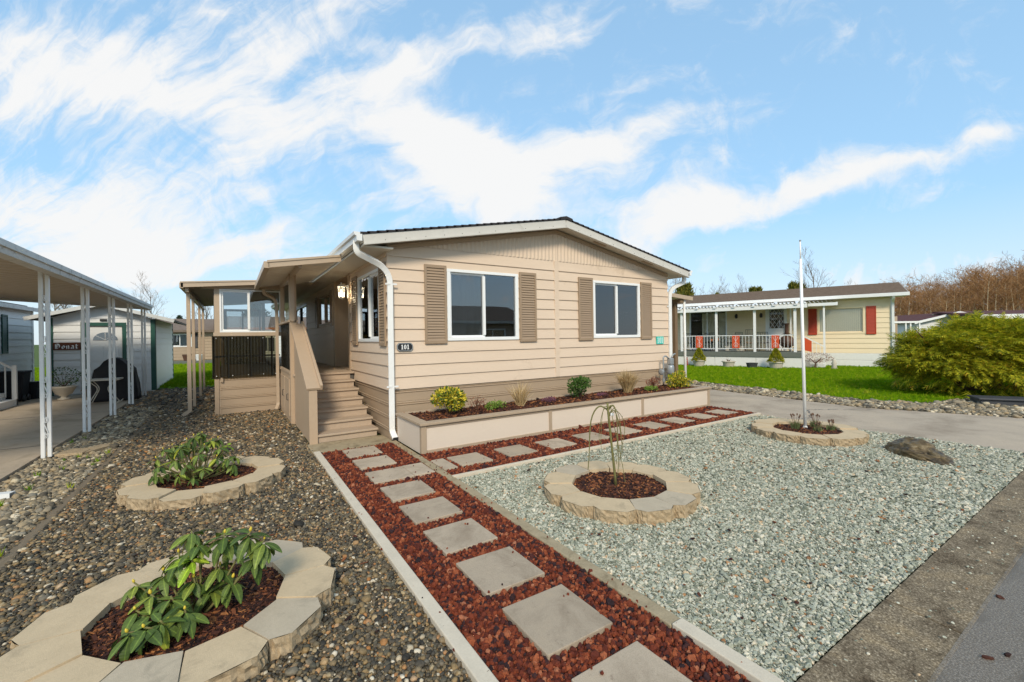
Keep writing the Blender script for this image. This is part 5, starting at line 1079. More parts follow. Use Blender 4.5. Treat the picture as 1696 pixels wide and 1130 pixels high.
# ------------------------------------------------------------------ plants in the raised planter
PB = PZ - .03
def shrub(name, label, x, y, R, n, size, mat, sd, stem=M_STEMB, nst=7, zc=None, up=.35, asp=.5):
    R = (R[0] * 1.38, R[1] * 1.25, R[2] * 1.12); n = int(n * 1.7)
    e = thing(name, label, 'plant', (x, y, PB), 'plants in the raised planter'); rg = np.random.default_rng(sd); r = random.Random(sd); zc = zc if zc is not None else R[2]
    mb = MB()
    for i in range(nst):
        a = r.uniform(0, 2 * PI); q = Vector((x + R[0] * .75 * math.cos(a) * r.random(), y + R[1] * .75 * math.sin(a) * r.random(), PB + zc + R[2] * r.uniform(-.1, .7))); mb.tube([Vector((x + r.uniform(-.02, .02), y, PB - .01)), Vector((x, y, PB)).lerp(q, .5) + Vector((0, 0, .02)), q], [.006, .0045, .002], 5)
    mb.build('stems', stem, e, smooth=True)
    cl_ = MB(); m_ = 9
    for i in range(m_):
        a = r.uniform(0, 2 * PI); f = r.uniform(.3, .62); c = (x + R[0] * f * math.cos(a), y + R[1] * f * math.sin(a), PB + zc + R[2] * r.uniform(-.45, .5)); k = leaf_cloud(n // m_, c, (R[0] * .5, R[1] * .5, R[2] * .48), size, rg, 'vol', up, asp, PB + .01); cl_.add(k.v, k.f)
    raw_part('foliage', cl_, mat, e); return e
shrub('euonymus_shrub', 'yellow and green variegated shrub at the left end of the planter', 2.90, 6.33, (.20, .19, .20), 1100, .056, M_YEL, 1)
shrub('barberry', 'small bare reddish twiggy shrub right of the left yellow shrub', 3.40, 6.36, (.11, .10, .13), 200, .024, M_REDL, 2, nst=14)
shrub('heuchera', 'low lime-green plant left of the first dry grass clump', 3.74, 6.33, (.13, .10, .06), 260, .04, M_LIME, 3)
shrub('azalea', 'rounded dark green leafy bush in the middle of the planter', 5.68, 6.36, (.20, .18, .20), 1200, .044, M_GRNL, 5)
shrub('heather', 'low purple heather between the dry grass and the dark green bush', 4.93, 6.40, (.12, .10, .05), 420, .018, M_PURP, 6)
shrub('heather', 'low purplish plant right of the dark green bush', 6.25, 6.33, (.10, .08, .04), 260, .018, M_PURP, 16)
shrub('fern', 'low bright green plant before the right yellow shrub', 7.68, 6.28, (.13, .09, .05), 260, .035, M_LIME, 7)
shrub('barberry', 'rust-red twiggy plant left of the right yellow shrub', 8.02, 6.50, (.15, .12, .13), 420, .026, M_REDL, 8, nst=16)
shrub('euonymus_shrub', 'rounded golden yellow shrub at the right end of the planter beside the gas meter', 8.66, 6.28, (.21, .19, .18), 1300, .046, M_YEL, 9)
def dry_grass(label, x, y, h, n, spread, sd, curl=.5):
    e = thing('dry_grass', label, 'grass', (x, y, PB), 'plants in the raised planter'); r = random.Random(sd); mb = MB()
    for i in range(n):
        a = r.uniform(0, 2 * PI); t = spread * r.random() ** .7; l = h * r.uniform(.55, 1.05); d = Vector((math.cos(a) * t, math.sin(a) * t, 1)); p0 = Vector((x + r.uniform(-.06, .06), y + r.uniform(-.05, .05), PB)); s_ = Vector((-math.sin(a), math.cos(a), 0)).lerp(Vector((r.uniform(-1, 1), r.uniform(-1, 1), 0)), .5).normalized() * .0055
        p1 = p0 + d.normalized() * l * .6; p2 = p1 + (d.normalized() + Vector((math.cos(a), math.sin(a), -.6)) * curl * r.random()).normalized() * l * .4
        mb.add([p0 - s_, p0 + s_, p1 + s_ * .8, p1 - s_ * .8, p2], [(0, 1, 2, 3), (3, 2, 4)])
    raw_part('blades', mb, M_STRAW, e); return e
dry_grass('upright straw-coloured dry grass clump left of the dark green bush', 4.28, 6.36, .50, 150, .75, 1, .35); dry_grass('dense rounded straw-coloured dry grass clump right of the dark green bush', 7.02, 6.36, .55, 900, .62, 2, .9)

# gas meter at the right front corner of the house
gm = thing('gas_meter', 'grey gas meter with pipes at the right front corner of the beige house', 'gas meter', (8.95, 6.75, PB))
mb = MB(); mb.lathe([(.02, -.13), (.075, -.12), (.09, -.06), (.09, .06), (.075, .11), (.03, .12)], 18, (9.02, 6.78, .78)); mb.build('meter_body', M_GREYM, gm, smooth=True)
mb = MB(); mb.box(8.96, 6.72, .90, 9.09, 6.84, 1.06); mb.build('meter_dial_case', M_GREYM, gm, bevel=.02)
mb = MB(); mb.tube(smooth_path([(8.78, 6.80, PB), (8.78, 6.80, .8), (8.78, 6.80, 1.10), (8.86, 6.79, 1.12), (8.95, 6.78, 1.06)], 5), .018, 10); mb.build('pipe', M_GREYM, gm, smooth=True)
mb = MB(); mb.tube(smooth_path([(9.10, 6.80, 1.06), (9.16, 6.81, 1.14), (9.28, 6.83, 1.16), (9.30, 6.9, 1.12)], 5), .018, 10); mb.build('pipe', M_GREYM, gm, smooth=True)
mb = MB(); mb.lathe([(.02, -.02), (.075, -.012), (.08, .012), (.05, .02), (.025, .06), (.02, .065)], 14, (0, 0, 0)); mb.v = [(8.66 + z * .4 + 0, 6.78 + x, .74 + y) for x, y, z in mb.v]; mb.build('regulator', M_GREYM, gm, smooth=True)
mb = MB(); mb.tube([(8.66, 6.78, .74), (8.80, 6.79, .74)], .022, 10); mb.build('regulator_joint', M_GREYM, gm, smooth=True)
mb = MB(); mb.tube([(8.78, 6.80, .50), (8.78, 6.80, .58)], .032, 8); mb.build('shutoff_valve', M_GREYM, gm)

# carport cover on the far side of the house
cc = thing('side_canopy', 'tan metal canopy on posts at the right side of the beige house', 'canopy', (10.6, 9, 0))
mb = MB(); vs_ = []
for i in range(61): y = 7.72 + 7.5 * i / 60; dz = (0, 0, .04, .04)[i % 4]; vs_ += [(9.25, y, 2.86 + dz - .03), (11.25, y, 2.70 + dz - .03)]
mb.add(vs_, [(2 * i, 2 * i + 2, 2 * i + 3, 2 * i + 1) for i in range(60)]); mb.build('roof_pan', M_AWNU, cc)
mb = MB(); mb.hexa([(9.25, 7.69, 2.78), (11.30, 7.69, 2.62), (11.30, 7.72, 2.62), (9.25, 7.72, 2.78), (9.25, 7.69, 2.89), (11.30, 7.69, 2.73), (11.30, 7.72, 2.73), (9.25, 7.72, 2.89)]); mb.build('fascia', M_AWN, cc, bevel=.004)
mb = MB(); mb.box(10.80, 7.75, 2.55, 10.95, 14, 2.66); mb.build('beam', M_POSTB, cc)
for y in (7.95, 11.5): mb = MB(); mb.box(10.82, y, 0, 10.94, y + .12, 2.56); mb.build('post', M_POSTB, cc, bevel=.005)
mb = MB(); mb.tube([(11.04, 7.80, 2.64), (11.06, 7.80, 0)], .036, 10); mb.build('downspout', M_GUTTER, cc, smooth=True)

# ------------------------------------------------------------------ left neighbour: carport, white house, shed
cp = thing('carport', 'white carport with scrolled double posts over a concrete slab at the left', 'carport', (-2.27, 8.8, 0))
def cz(x): return 2.66 + (-2.1 - x) * .062
mb = MB(); vs_ = []; n_ = 150
for i in range(n_ + 1): y = 6.1 + 11.0 * i / n_; dz = (0, .03, .03, 0, 0)[i % 5]; vs_ += [(-5.6, y, cz(-5.6) + dz), (-2.14, y, cz(-2.14) + dz)]
mb.add(vs_, [(2 * i, 2 * i + 2, 2 * i + 3, 2 * i + 1) for i in range(n_)]); mb.build('roof_pan', M_CARPU, cp)
mb = MB(); mb.prism([(-2.16, 2.60), (-2.06, 2.62), (-2.05, 2.68), (-2.03, 2.69), (-2.03, 2.76), (-2.16, 2.76)], 6.1, 17.12, 'y'); mb.build('gutter_fascia', M_CARPF, cp)
mb = MB(); mb.hexa([(-5.6, 17.10, cz(-5.6) - .04), (-2.1, 17.10, cz(-2.1) - .04), (-2.1, 17.14, cz(-2.1) - .04), (-5.6, 17.14, cz(-5.6) - .04), (-5.6, 17.10, cz(-5.6) + .09), (-2.1, 17.10, cz(-2.1) + .09), (-2.1, 17.14, cz(-2.1) + .09), (-5.6, 17.14, cz(-5.6) + .09)]); mb.build('end_fascia', M_CARPF, cp)
def scroll(c, r0, turns, flip, n=20):
    return [Vector((c[0], c[1] + flip * r0 * (1 - .75 * t / n) * math.sin(turns * 2 * PI * t / n), c[2] + r0 * (1 - .75 * t / n) * math.cos(turns * 2 * PI * t / n))) for t in range(n + 1)]
for i, y in enumerate((8.80, 10.84, 12.88, 14.92, 16.96)):
    mb = MB(); mb.box(-2.295, y - .045, -.02, -2.252, y + .0, 2.67); po = mb.build('post', M_WHITE, cp, bevel=.004)
    m2 = MB(); m2.box(-2.230, y - .035, .02, -2.187, y + .01, 2.67); m2.build('twin_post', M_WHITE, po, bevel=.004)
    sc2 = MB()
    for z_ in (.45, 1.02, 1.60, 2.18):
        for dz, fl in ((.10, 1), (-.12, -1)):
            c = Vector((-2.24, y - .03, z_ + dz)); n = 14
            sc2.tube([c + Vector((fl * .022 * (1 - .7 * t / n) * math.sin(1.5 * 2 * PI * t / n), -.012, .045 * (1 - .7 * t / n) * math.cos(1.5 * 2 * PI * t / n))) for t in range(n + 1)], .006, 5)
        sc2.tube([(-2.262, y - .045, z_ + .06), (-2.24, y - .045, z_), (-2.218, y - .045, z_ - .08)], .006, 5)
    tag(sc2.build('scrollwork', M_WHITE, po), kind='stuff')

WY0 = 14.6
wh = thing('white_house', 'white lap-sided house with green shutter under the carport at the left edge', 'house', (-5.6, 18, 0))
WX = -5.6; PW = frame_pts((WX, 0), (0, 1), (1, 0)); ww = (15.2, 18.35, 1.45, 2.42)
wl = slab_wall(wh, (WX, 0), (0, 1), (1, 0), WY0, 20.8, .1, 2.85, [ww], M_INT, -.12, -.013, 'wall'); siding(wl, (WX, 0), (0, 1), (1, 0), WY0, 20.8, [.30 + .212 * i for i in range(13)], [ww], M_WSIDE)
mb = MB(); mb.box(WX - 6, 20.7, .1, WX, 20.8, 2.85); mb.build('rear_wall', M_WSIDE, wh); mb = MB(); mb.box(WX - 6, WY0, 2.85, WX - .1, 20.8, 2.9); mb.build('ceiling', M_DARK, wh)
mb = MB(); mb.box(WX - 6, WY0 - .05, .1, WX - .1, WY0, 2.85); mb.build('front_wall', M_WSIDE, wh); mb = MB(); mb.box(WX - .02, 20.70, .1, WX + .03, 20.83, 2.86); mb.build('corner_board', M_WHITE, wh)
window(wh, PW, *ww, curtain=(15.3, 18.25, M_CURT, .12)); shutter(wh, PW, 18.42, 18.80, 1.36, 2.50, M_GREEN)
mb = MB(); mb.prism([(-5.35, 2.80), (-8.5, 3.35), (-11.8, 2.80), (-11.8, 2.68), (-8.5, 3.23), (-5.35, 2.68)], WY0 - .3, 21.1, 'y'); mb.build('roof', M_CARPF, wh)
mb = MB(); mb.box(WX - .01, WY0, -.02, WX + .006, 20.8, .30); mb.build('skirting', M_WSIDE, wh)
ss_ = thing('side_steps', 'white painted side steps with railing at the left edge of the picture', 'stairs', (-5.2, 16.2, .03))
for i in range(4): mb = MB(); mb.box(-5.58, 15.1, .03 + .17 * i, -4.75 - .0 + -.22 * i + .0, 16.6, .03 + .17 * (i + 1)); mb.build('step', M_WHITE, ss_, bevel=.006)
rl = MB(); rl.beam((-4.80, 16.55, .98), (-5.5, 16.55, 1.52), .04, .05, (0, 0, 1)); rl.build('handrail', M_WHITE, ss_)
for i in range(6): mb = MB(); x = -4.83 - .125 * i; mb.box(x - .012, 16.54, .15 + .1 * i, x + .012, 16.565, .96 + .10 * i); mb.build('baluster', M_WHITE, ss_)
mb = MB(); mb.box(-4.83, 16.52, .03, -4.75, 16.60, 1.08); mb.build('newel', M_WHITE, ss_)
tbn = thing('trash_bin', 'dark wheeled trash bin standing by the white house wall', 'bin', (-5.15, 17.7, .03))
mb = MB(); mb.hexa([(-5.36, 17.5, .06), (-4.94, 17.5, .06), (-4.94, 17.95, .06), (-5.36, 17.95, .06), (-5.42, 17.44, .82), (-4.88, 17.44, .82), (-4.88, 18.0, .82), (-5.42, 18.0, .82)]); mb.build('body', M_PLBLACK, tbn, bevel=.02)
mb = MB(); mb.box(-5.44, 17.42, .82, -4.86, 18.02, .88); mb.build('lid', M_PLBLACK, tbn, bevel=.015)
for y in (17.56, 17.86): mb = MB(); mb.lathe([(.09, -.025), (.1, 0), (.09, .025)], 12); mb.v = [(-4.90 + z * 0 + x * 0 + z, y + x * .9, .12 + y_) for x, y_, z in mb.v]; mb.build('wheel', M_BLACK, tbn)

sh = thing('garden_shed', 'white lap-sided gable shed with dark green trim behind the carport posts', 'shed', (-3.4, 18.56, 0))
SX0, SX1, SY0, SY1 = -4.66, -2.17, 18.56, 23.6; PSF = frame_pts((0, SY0), (1, 0), (0, -1)); PSR = frame_pts((SX1, 0), (0, 1), (1, 0)); dh = (-3.80, -2.98, .08, 2.17)
sw = slab_wall(sh, (0, SY0), (1, 0), (0, -1), SX0, SX1, 0, 2.40, [dh], M_WSIDE, -.1, -.013, 'front_wall'); zz = [.06 + .214 * i for i in range(12)]
siding(sw, (0, SY0), (1, 0), (0, -1), SX0 + .1, SX1 - .1, zz, [dh], M_WSIDE)
gz_ = [2.414 + .1 * i for i in range(5)]
for a, b_ in zip(gz_[:-1], gz_[1:]):
    hw0 = (2.84 - a) / .43 * 1.22; hw1 = (2.84 - b_) / .43 * 1.22; xm = -3.42; mb = MB()
    mb.hexa([(max(SX0, xm - hw0), SY0 + .05, a), (min(SX1, xm + hw0), SY0 + .05, a), (min(SX1, xm + hw0), SY0 - .018, a), (max(SX0, xm - hw0), SY0 - .018, a), (xm - hw1, SY0 + .05, b_), (xm + hw1, SY0 + .05, b_), (xm + hw1, SY0 - .006, b_), (xm - hw1, SY0 - .006, b_)]); mb.build('siding_board', M_WSIDE, sw)
sr = slab_wall(sh, (SX1, 0), (0, 1), (1, 0), SY0, SY1, 0, 2.40, [], M_WSIDE, -.1, -.013, 'side_wall'); siding(sr, (SX1, 0), (0, 1), (1, 0), SY0 + .1, SY1, zz, [], M_WSIDE)
mb = MB(); mb.box(SX0, SY0 + .1, 0, SX0 + .08, SY1, 2.4); mb.build('side_wall', M_WSIDE, sh); mb = MB(); mb.box(SX0, SY1 - .08, 0, SX1, SY1, 2.4); mb.build('rear_wall', M_WSIDE, sh)
for u in (SX0 - .01, SX1 - .10): mb = MB(); pbox(mb, PSF, u, u + .115, -.02, .03, .04, 2.40); mb.build('corner_board', M_GREEN, sh)
mb = MB(); pbox(mb, PSR, SY0, SY0 + .1, -.02, .028, .04, 2.40); mb.build('corner_board', M_GREEN, sh); mb = MB(); pbox(mb, PSR, SY1 - .1, SY1, -.02, .028, .04, 2.40); mb.build('corner_board', M_GREEN, sh)
for s_, xe in ((-1, -5.08), (1, -1.62)): mb = MB(); q = abs(xe + 3.42); mb.hexa([(-3.42, SY0 - .32, 2.83), (xe, SY0 - .32, 2.83 - q * .29), (xe, SY1 + .2, 2.83 - q * .29), (-3.42, SY1 + .2, 2.83), (-3.42, SY0 - .32, 2.90), (xe, SY0 - .32, 2.90 - q * .29), (xe, SY1 + .2, 2.90 - q * .29), (-3.42, SY1 + .2, 2.90)]); r_ = mb.build('roof', M_ROOFB, sh); mb = MB(); mb.beam((-3.42, SY0 - .33, 2.85), (xe, SY0 - .33, 2.85 - q * .29), .03, .11); mb.build('fascia', M_CARPF, r_)
mb = MB(); pbox(mb, PSF, dh[0], dh[1], -.06, -.02, dh[2], dh[3]); do = mb.build('door', M_WSIDE, sh)
for u0, u1 in ((-3.70, -3.43), (-3.35, -3.08)):
    for z0, z1 in ((.25, .95), (1.05, 1.55)): mb = MB(); pbox(mb, PSF, u0, u1, -.02, -.010, z0, z1); mb.build('door_panel', M_WSIDE, do, bevel=.008)
fan = [(-3.39 + .29 * math.cos(PI * i / 14), 1.72 + .25 * math.sin(PI * i / 14)) for i in range(15)]
mb = MB(); mb.prism(fan, SY0 + .005, SY0 + .018, 'y'); fl_ = mb.build('fanlight', M_GLASSD, do); mb = MB()
for a in (.2, .5, .8): mb.beam((-3.39, SY0 + .001, 1.73), (-3.39 + .28 * math.cos(PI * a), SY0 + .001, 1.73 + .24 * math.sin(PI * a)), .01, .018, (0, 1, 0))
mb.build('muntins', M_WHITE, fl_)
for q_ in ((-3.95, -3.80, .05, 2.17), (-2.98, -2.88, .05, 2.17), (-3.95, -2.88, 2.17, 2.28)): mb = MB(); pbox(mb, PSF, q_[0], q_[1], -.02, .032, q_[2], q_[3]); mb.build('door_trim', M_GREEN, sh)
mb = MB(); pbox(mb, PSF, -3.50, -3.34, .0, .05, 2.32, 2.39); mb.build('door_lamp', M_BLACK, sh)
# blackletter sign: broad-nib strokes
sg = thing('name_sign', 'dark brown wooden name sign with white blackletter writing Donat on the shed', 'sign', (-4.25, SY0 - .05, 1.45))
mb = MB(); pbox(mb, PSF, -4.56, -3.95, .025, .05, 1.43, 1.66); mb.build('board', M_SIGNW, sg)
GL = {'D': ([[(.05, .05), (.05, .95)], [(.0, .92), (.35, 1.0), (.62, .72), (.62, .3), (.35, .02), (.0, .08)], [(.25, .2), (.25, .8)]], .80), 'o': ([[(.2, .62), (.03, .42), (.05, .15), (.22, .0)], [(.2, .62), (.4, .45), (.38, .15), (.22, .0)]], .54), 'n': ([[(.0, .55), (.08, .5), (.08, .02), (.14, .0)], [(.08, .48), (.3, .62), (.38, .5), (.38, .02), (.45, .0)]], .58), 'a': ([[(.05, .55), (.25, .62), (.38, .5), (.38, .02), (.46, .0)], [(.36, .34), (.1, .28), (.03, .1), (.18, .0), (.36, .12)]], .58), 't': ([[(.12, .9), (.12, .08), (.25, .0), (.35, .05)], [(.0, .6), (.34, .6)]], .42)}
mb = MB(); u = -4.505; hgt = .145
for ch in 'Donat':
    for ln_ in GL[ch][0]:
        for (a0, b0), (a1, b1) in zip(ln_[:-1], ln_[1:]):
            nx, nz = .017 * math.cos(rad(40)), .017 * math.sin(rad(40)); A = (u + a0 * hgt, 1.475 + b0 * hgt); B = (u + a1 * hgt, 1.475 + b1 * hgt)
            q = [(A[0] - nx, A[1] - nz), (A[0] + nx, A[1] + nz), (B[0] + nx, B[1] + nz), (B[0] - nx, B[1] - nz)]
            mb.add([PSF(x, .0525, z) for x, z in q], [(0, 1, 2, 3)])
    u += GL[ch][1] * hgt * 1.22
mb.build('lettering', M_WHITE, sg)
ur = thing('urn_planter', 'white pedestal urn with a small leafy plant in front of the shed', 'planter', (-4.05, 17.3, .03))
mb = MB(); mb.lathe([(.13, 0), (.14, .03), (.07, .06), (.07, .10), (.18, .17), (.25, .33), (.28, .36), (.28, .39), (.24, .39), (.22, .34), (.02, .33)], 22, (-4.05, 17.3, .03)); mb.build('urn', M_TERRA, ur, smooth=True)
rg = np.random.default_rng(5); mb = leaf_cloud(320, (-4.05, 17.3, .68), (.34, .3, .26), .06, rg, 'vol'); raw_part('foliage', mb, M_GRNL, ur); mb = MB()
for i in range(8): a = i * .8; mb.tube([(-4.05, 17.3, .38), (-4.05 + .3 * math.cos(a), 17.3 + .28 * math.sin(a), .78)], [.009, .003], 5)
mb.build('stems', M_STEMB, ur)
tb2 = thing('patio_table', 'small patio table with stone top and curled iron legs under the carport', 'table', (-2.80, 15.25, .03))
mb = MB(); mb.box(-3.18, 14.98, .66, -2.48, 15.52, .70); mb.build('table_top', M_TERRA, tb2, bevel=.01)
for sx in (-1, 1):
    for sy in (-1, 1): mb = MB(); cx, cy = -2.83, 15.25; mb.tube(smooth_path([(cx + sx * .25, cy + sy * .18, .66), (cx + sx * .08, cy + sy * .08, .46), (cx + sx * .20, cy + sy * .16, .2), (cx + sx * .28, cy + sy * .22, .05), (cx + sx * .34, cy + sy * .24, .12)], 5), .012, 6); mb.build('leg', M_TERRA, tb2, smooth=True)
gr = thing('covered_grill', 'barbecue under a draped black cover behind the patio table', 'grill', (-2.70, 16.1, .03))
bm = bmesh.new(); bmesh.ops.create_cube(bm, size=1); bmesh.ops.subdivide_edges(bm, edges=bm.edges, cuts=7, use_grid_fill=True)
from mathutils import noise as mn
for v in bm.verts:
    x, y, z = v.co; zz_ = z + .5; w = 1 - .18 * zz_ ** 2; hump = .32 * max(0, 1 - (x * 2.2) ** 2) if z > .45 else 0; f = 1 + .06 * math.sin(math.atan2(y, x) * 9) * (1 - zz_ * .6)
    v.co = Vector((-2.75 + x * .98 * w * f, 16.15 + y * .60 * w * f, .04 + zz_ * .86 + hump)) + Vector((mn.noise(v.co * 5) * .03, mn.noise(v.co * 5 + Vector((9, 0, 0))) * .03, 0))
me = bpy.data.meshes.new('cover'); bm.to_mesh(me); bm.free(); me.materials.append(M_CLOTHB); me.polygons.foreach_set('use_smooth', [True] * len(me.polygons)); piece('cover', me, gr, (0, 0, 0))
# small boxes and clutter by the white house wall
for (x, y, sx, sy, sz_, m, lb) in ((-4.95, 18.2, .35, .3, .5, M_PLBLACK, 'dark storage tote between the trash bin and the shed'), (-3.55, 17.7, .4, .25, .22, M_WOODT, 'low brown wooden crate at the shed door')):
    mb = MB(); mb.hexa([(x - sx * .46, y - sy * .46, .03), (x + sx * .46, y - sy * .46, .03), (x + sx * .46, y + sy * .46, .03), (x - sx * .46, y + sy * .46, .03), (x - sx * .5, y - sy * .5, sz_), (x + sx * .5, y - sy * .5, sz_), (x + sx * .5, y + sy * .5, sz_), (x - sx * .5, y + sy * .5, sz_)])
    e = thing('storage_box', lb, 'box', (x, y, .03)); mb.build('body', m, e, bevel=.01); mb = MB(); mb.box(x - sx * .53, y - sy * .53, sz_, x + sx * .53, y + sy * .53, sz_ + .035); mb.build('lid', m, e, bevel=.008)

# ------------------------------------------------------------------ right neighbour (own frame: x along the facade, y outward)
NPR = Vector((25.0, 6.955, 0)); NROT = math.atan2(.94, -.342)
NM = Matrix.Translation(NPR) @ Matrix.Rotation(NROT, 4, 'Z')
def nthing(name, label, cat, u, v, z=0, group=None):
    o = thing(name, label, cat, tuple(NM @ Vector((u, v, z))), group, NROT, True); LOC[o.name] = Vector((u, v, z)); return o
nh = nthing('yellow_house', 'pale yellow single-storey house with brown roof and red shutters beyond the lawn', 'house', 0, 0)
PN = frame_pts((0, 0), (1, 0), (0, 1)); nw_ = (.98, 2.80, 1.55, 2.84); nsl = (6.83, 8.78, .74, 2.92); ndr = (4.11, 4.95, .74, 2.90)
wn = slab_wall(nh, (0, 0), (1, 0), (0, 1), 0, 12.5, .55, 3.22, [nw_, nsl, ndr], M_INT, -.12, -.013, 'front_wall')
siding(wn, (0, 0), (1, 0), (0, 1), .1, 12.5, [.64 + .2345 * i for i in range(12)], [nw_, nsl, ndr], M_NSIDE, lip=.026)
mb = MB(); pbox(mb, PN, -.02, .1, -.02, .03, .1, 3.22); mb.build('corner_board', M_WHITE, nh)
mb = MB(); mb.box(0, -6.8, .1, .1, -.12, 3.2); mb.build('end_wall', M_NSIDE, nh); mb = MB(); mb.box(0, -6.9, .1, 12.5, -6.8, 3.2); mb.build('rear_wall', M_NSIDE, nh); mb = MB(); mb.box(.1, -3.2, .6, 12.4, -3.1, 3.1); mb.box(.1, -3.2, 3.1, 12.4, -.12, 3.15); mb.build('interior_shell', M_DARK, nh)
for i, z in enumerate((-.02, .31)): mb = MB(); pbox(mb, PN, 0, 3.4, -.04, .03 + .01 * (1 - i), z, z + .325); mb.build('skirting', M_STONEW, nh, bevel=.02)
window(nh, PN, *nw_, fw=.09, split=.999, glass=M_GLASSN, curtain=None, fmat=M_NSIDE)
mb = MB()
for i in range(22): u = nw_[0] + .10 + i * .076; mb.hexa([PN(u, -.075, 1.6), PN(u + .074, -.055, 1.6), PN(u + .074, -.050, 1.6), PN(u, -.070, 1.6), PN(u, -.075, 2.8), PN(u + .074, -.055, 2.8), PN(u + .074, -.050, 2.8), PN(u, -.070, 2.8)])
mb.build('vertical_blinds', M_CURT, nh)
shutter(nh, PN, 2.82, 3.17, 1.52, 2.80, M_RED, .06, .03); shutter(nh, PN, .60, .955, 1.52, 2.82, M_RED, .06, .03)
sd_ = MB()
for a in (nsl[0], 7.80, nsl[1] - .07): pbox(sd_, PN, a, a + .07, -.05, .03, nsl[2], nsl[3])
pbox(sd_, PN, nsl[0], nsl[1], -.05, .025, nsl[3] - .08, nsl[3]); pbox(sd_, PN, nsl[0], nsl[1], -.05, .025, nsl[2], nsl[2] + .06); s2 = sd_.build('sliding_door', M_GLASSFRAME, nh)
for a, b_ in ((6.90, 7.80), (7.87, 8.71)): mb = MB(); pbox(mb, PN, a, b_, -.02, -.015, .80, 2.84); mb.build('pane', M_GLASSN, s2)
for a, b_ in ((7.5, 8.15), (6.95, 7.3)): 
    mb = MB(); vs_ = []; k = 18
    for i in range(k + 1): u = a + (b_ - a) * i / k; o_ = -.2 + .03 * math.sin(i * 2.1); vs_ += [PN(u, o_, .8), PN(u, o_, 2.8)]
    mb.add(vs_, [(2 * i, 2 * i + 2, 2 * i + 3, 2 * i + 1) for i in range(k)]); mb.build('curtain', M_CURT, s2, smooth=True)
mb = MB(); pbox(mb, PN, ndr[0] + .06, ndr[1] - .06, -.06, -.02, ndr[2], 1.88); pbox(mb, PN, ndr[0] + .06, 4.20, -.06, -.02, 1.88, 2.84); pbox(mb, PN, 4.83, ndr[1] - .06, -.06, -.02, 1.88, 2.84); d2 = mb.build('door', M_WHITE, nh)
for q_ in ((ndr[0] - .05, ndr[0] + .06), (ndr[1] - .06, ndr[1] + .05)): mb = MB(); pbox(mb, PN, q_[0], q_[1], -.05, .04, ndr[2], 2.95); mb.build('door_trim', M_WHITE, nh)
mb = MB(); pbox(mb, PN, ndr[0] + .06, ndr[1] - .06, -.05, .038, 2.84, 2.95); mb.build('door_trim', M_WHITE, nh)
mb = MB(); pbox(mb, PN, 4.20, 4.83, -.05, -.045, 1.88, 2.84); pn_ = mb.build('pane', M_GLASSD, d2); mb = MB()
for i in range(-3, 5):
    for s_ in (-1, 1):
        a = 4.515 + i * .18 - s_ * .30; b_ = a + s_ * .60; z0, z1 = 1.88, 2.84
        pts_ = [(a, z0), (b_, z1)]; t0, t1 = 0, 1
        lo, hi = 4.20, 4.83; da = b_ - a; ta = sorted(((lo - a) / da, (hi - a) / da)); t0 = max(0, ta[0]); t1 = min(1, ta[1])
        if t1 - t0 > .05: mb.beam(PN(a + da * t0, -.038, z0 + (z1 - z0) * t0), PN(a + da * t1, -.038, z0 + (z1 - z0) * t1), .012, .016, (0, 1, 0))
mb.build('muntins', M_WHITE, pn_)
mb = MB()
for u in (6.35, 5.19): pass
for u in (6.35, 5.19):
    e = nthing('porch_lantern', 'black porch lantern beside the sliding door' if u > 6 else 'black porch lantern left of the lattice-glazed front door', 'lantern', u, .03, 2.5); mb = MB(); pbox(mb, PN, u - .05, u + .05, .03, .05, 2.48, 2.68); mb.build('backplate', M_BLACK, e); mb = MB(); mb.lathe([(.03, 0), (.06, .02), (.075, .16), (.03, .22), (.01, .25)], 8, (u, .13, 2.45)); mb.build('body', M_BLACK, e)
def nrt(v): return 3.36 + (.45 - v) * .205
mb = MB(); mb.hexa([(-.46, .45, 3.24), (12.6, .45, 3.24), (12.6, -3.45, 4.04), (-.46, -3.45, 4.04), (-.46, .45, 3.33), (12.6, .45, 3.33), (12.6, -3.45, 4.13), (-.46, -3.45, 4.13)]); mb.hexa([(-.46, -3.45, 4.04), (12.6, -3.45, 4.04), (12.6, -7.3, 3.24), (-.46, -7.3, 3.24), (-.46, -3.45, 4.13), (12.6, -3.45, 4.13), (12.6, -7.3, 3.33), (-.46, -7.3, 3.33)]); nr = mb.build('roof', M_SOFFIT, nh)
for i in range(26):
    a = .48 - 3.93 * i / 26; b_ = a - 3.93 * 1.2 / 26; za = 3.325 + (.45 - a) * .205; zb = 3.325 + (.45 - b_) * .205; mb = MB()
    mb.hexa([(-.5, a, za), (12.6, a, za), (12.6, b_, zb), (-.5, b_, zb), (-.5, a, za + .03), (12.6, a, za + .03), (12.6, b_, zb + .008), (-.5, b_, zb + .008)]); mb.build('shingle_course', M_ROOFB, nr)
mb = MB(); mb.box(-.5, .45, 3.20, 12.6, .53, 3.35); mb.build('gutter', M_WHITE, nh, bevel=.01); mb = MB(); mb.beam((-.48, .45, 3.27), (-.48, -3.45, 4.07), .04, .14); mb.build('rake_fascia', M_WHITE, nh); mb = MB(); mb.box(-.4, -.1, 3.19, 12.5, .45, 3.22); mb.build('soffit', M_SOFFIT, nh)
mb = MB(); mb.rtube(smooth_path([(.02, .49, 3.2), (.02, .40, 3.08), (.02, .08, 2.98), (.02, .07, 2.6), (.02, .07, .1)], 4), .09, .06, (1, 0, 0)); mb.build('downspout', M_WHITE, nh)

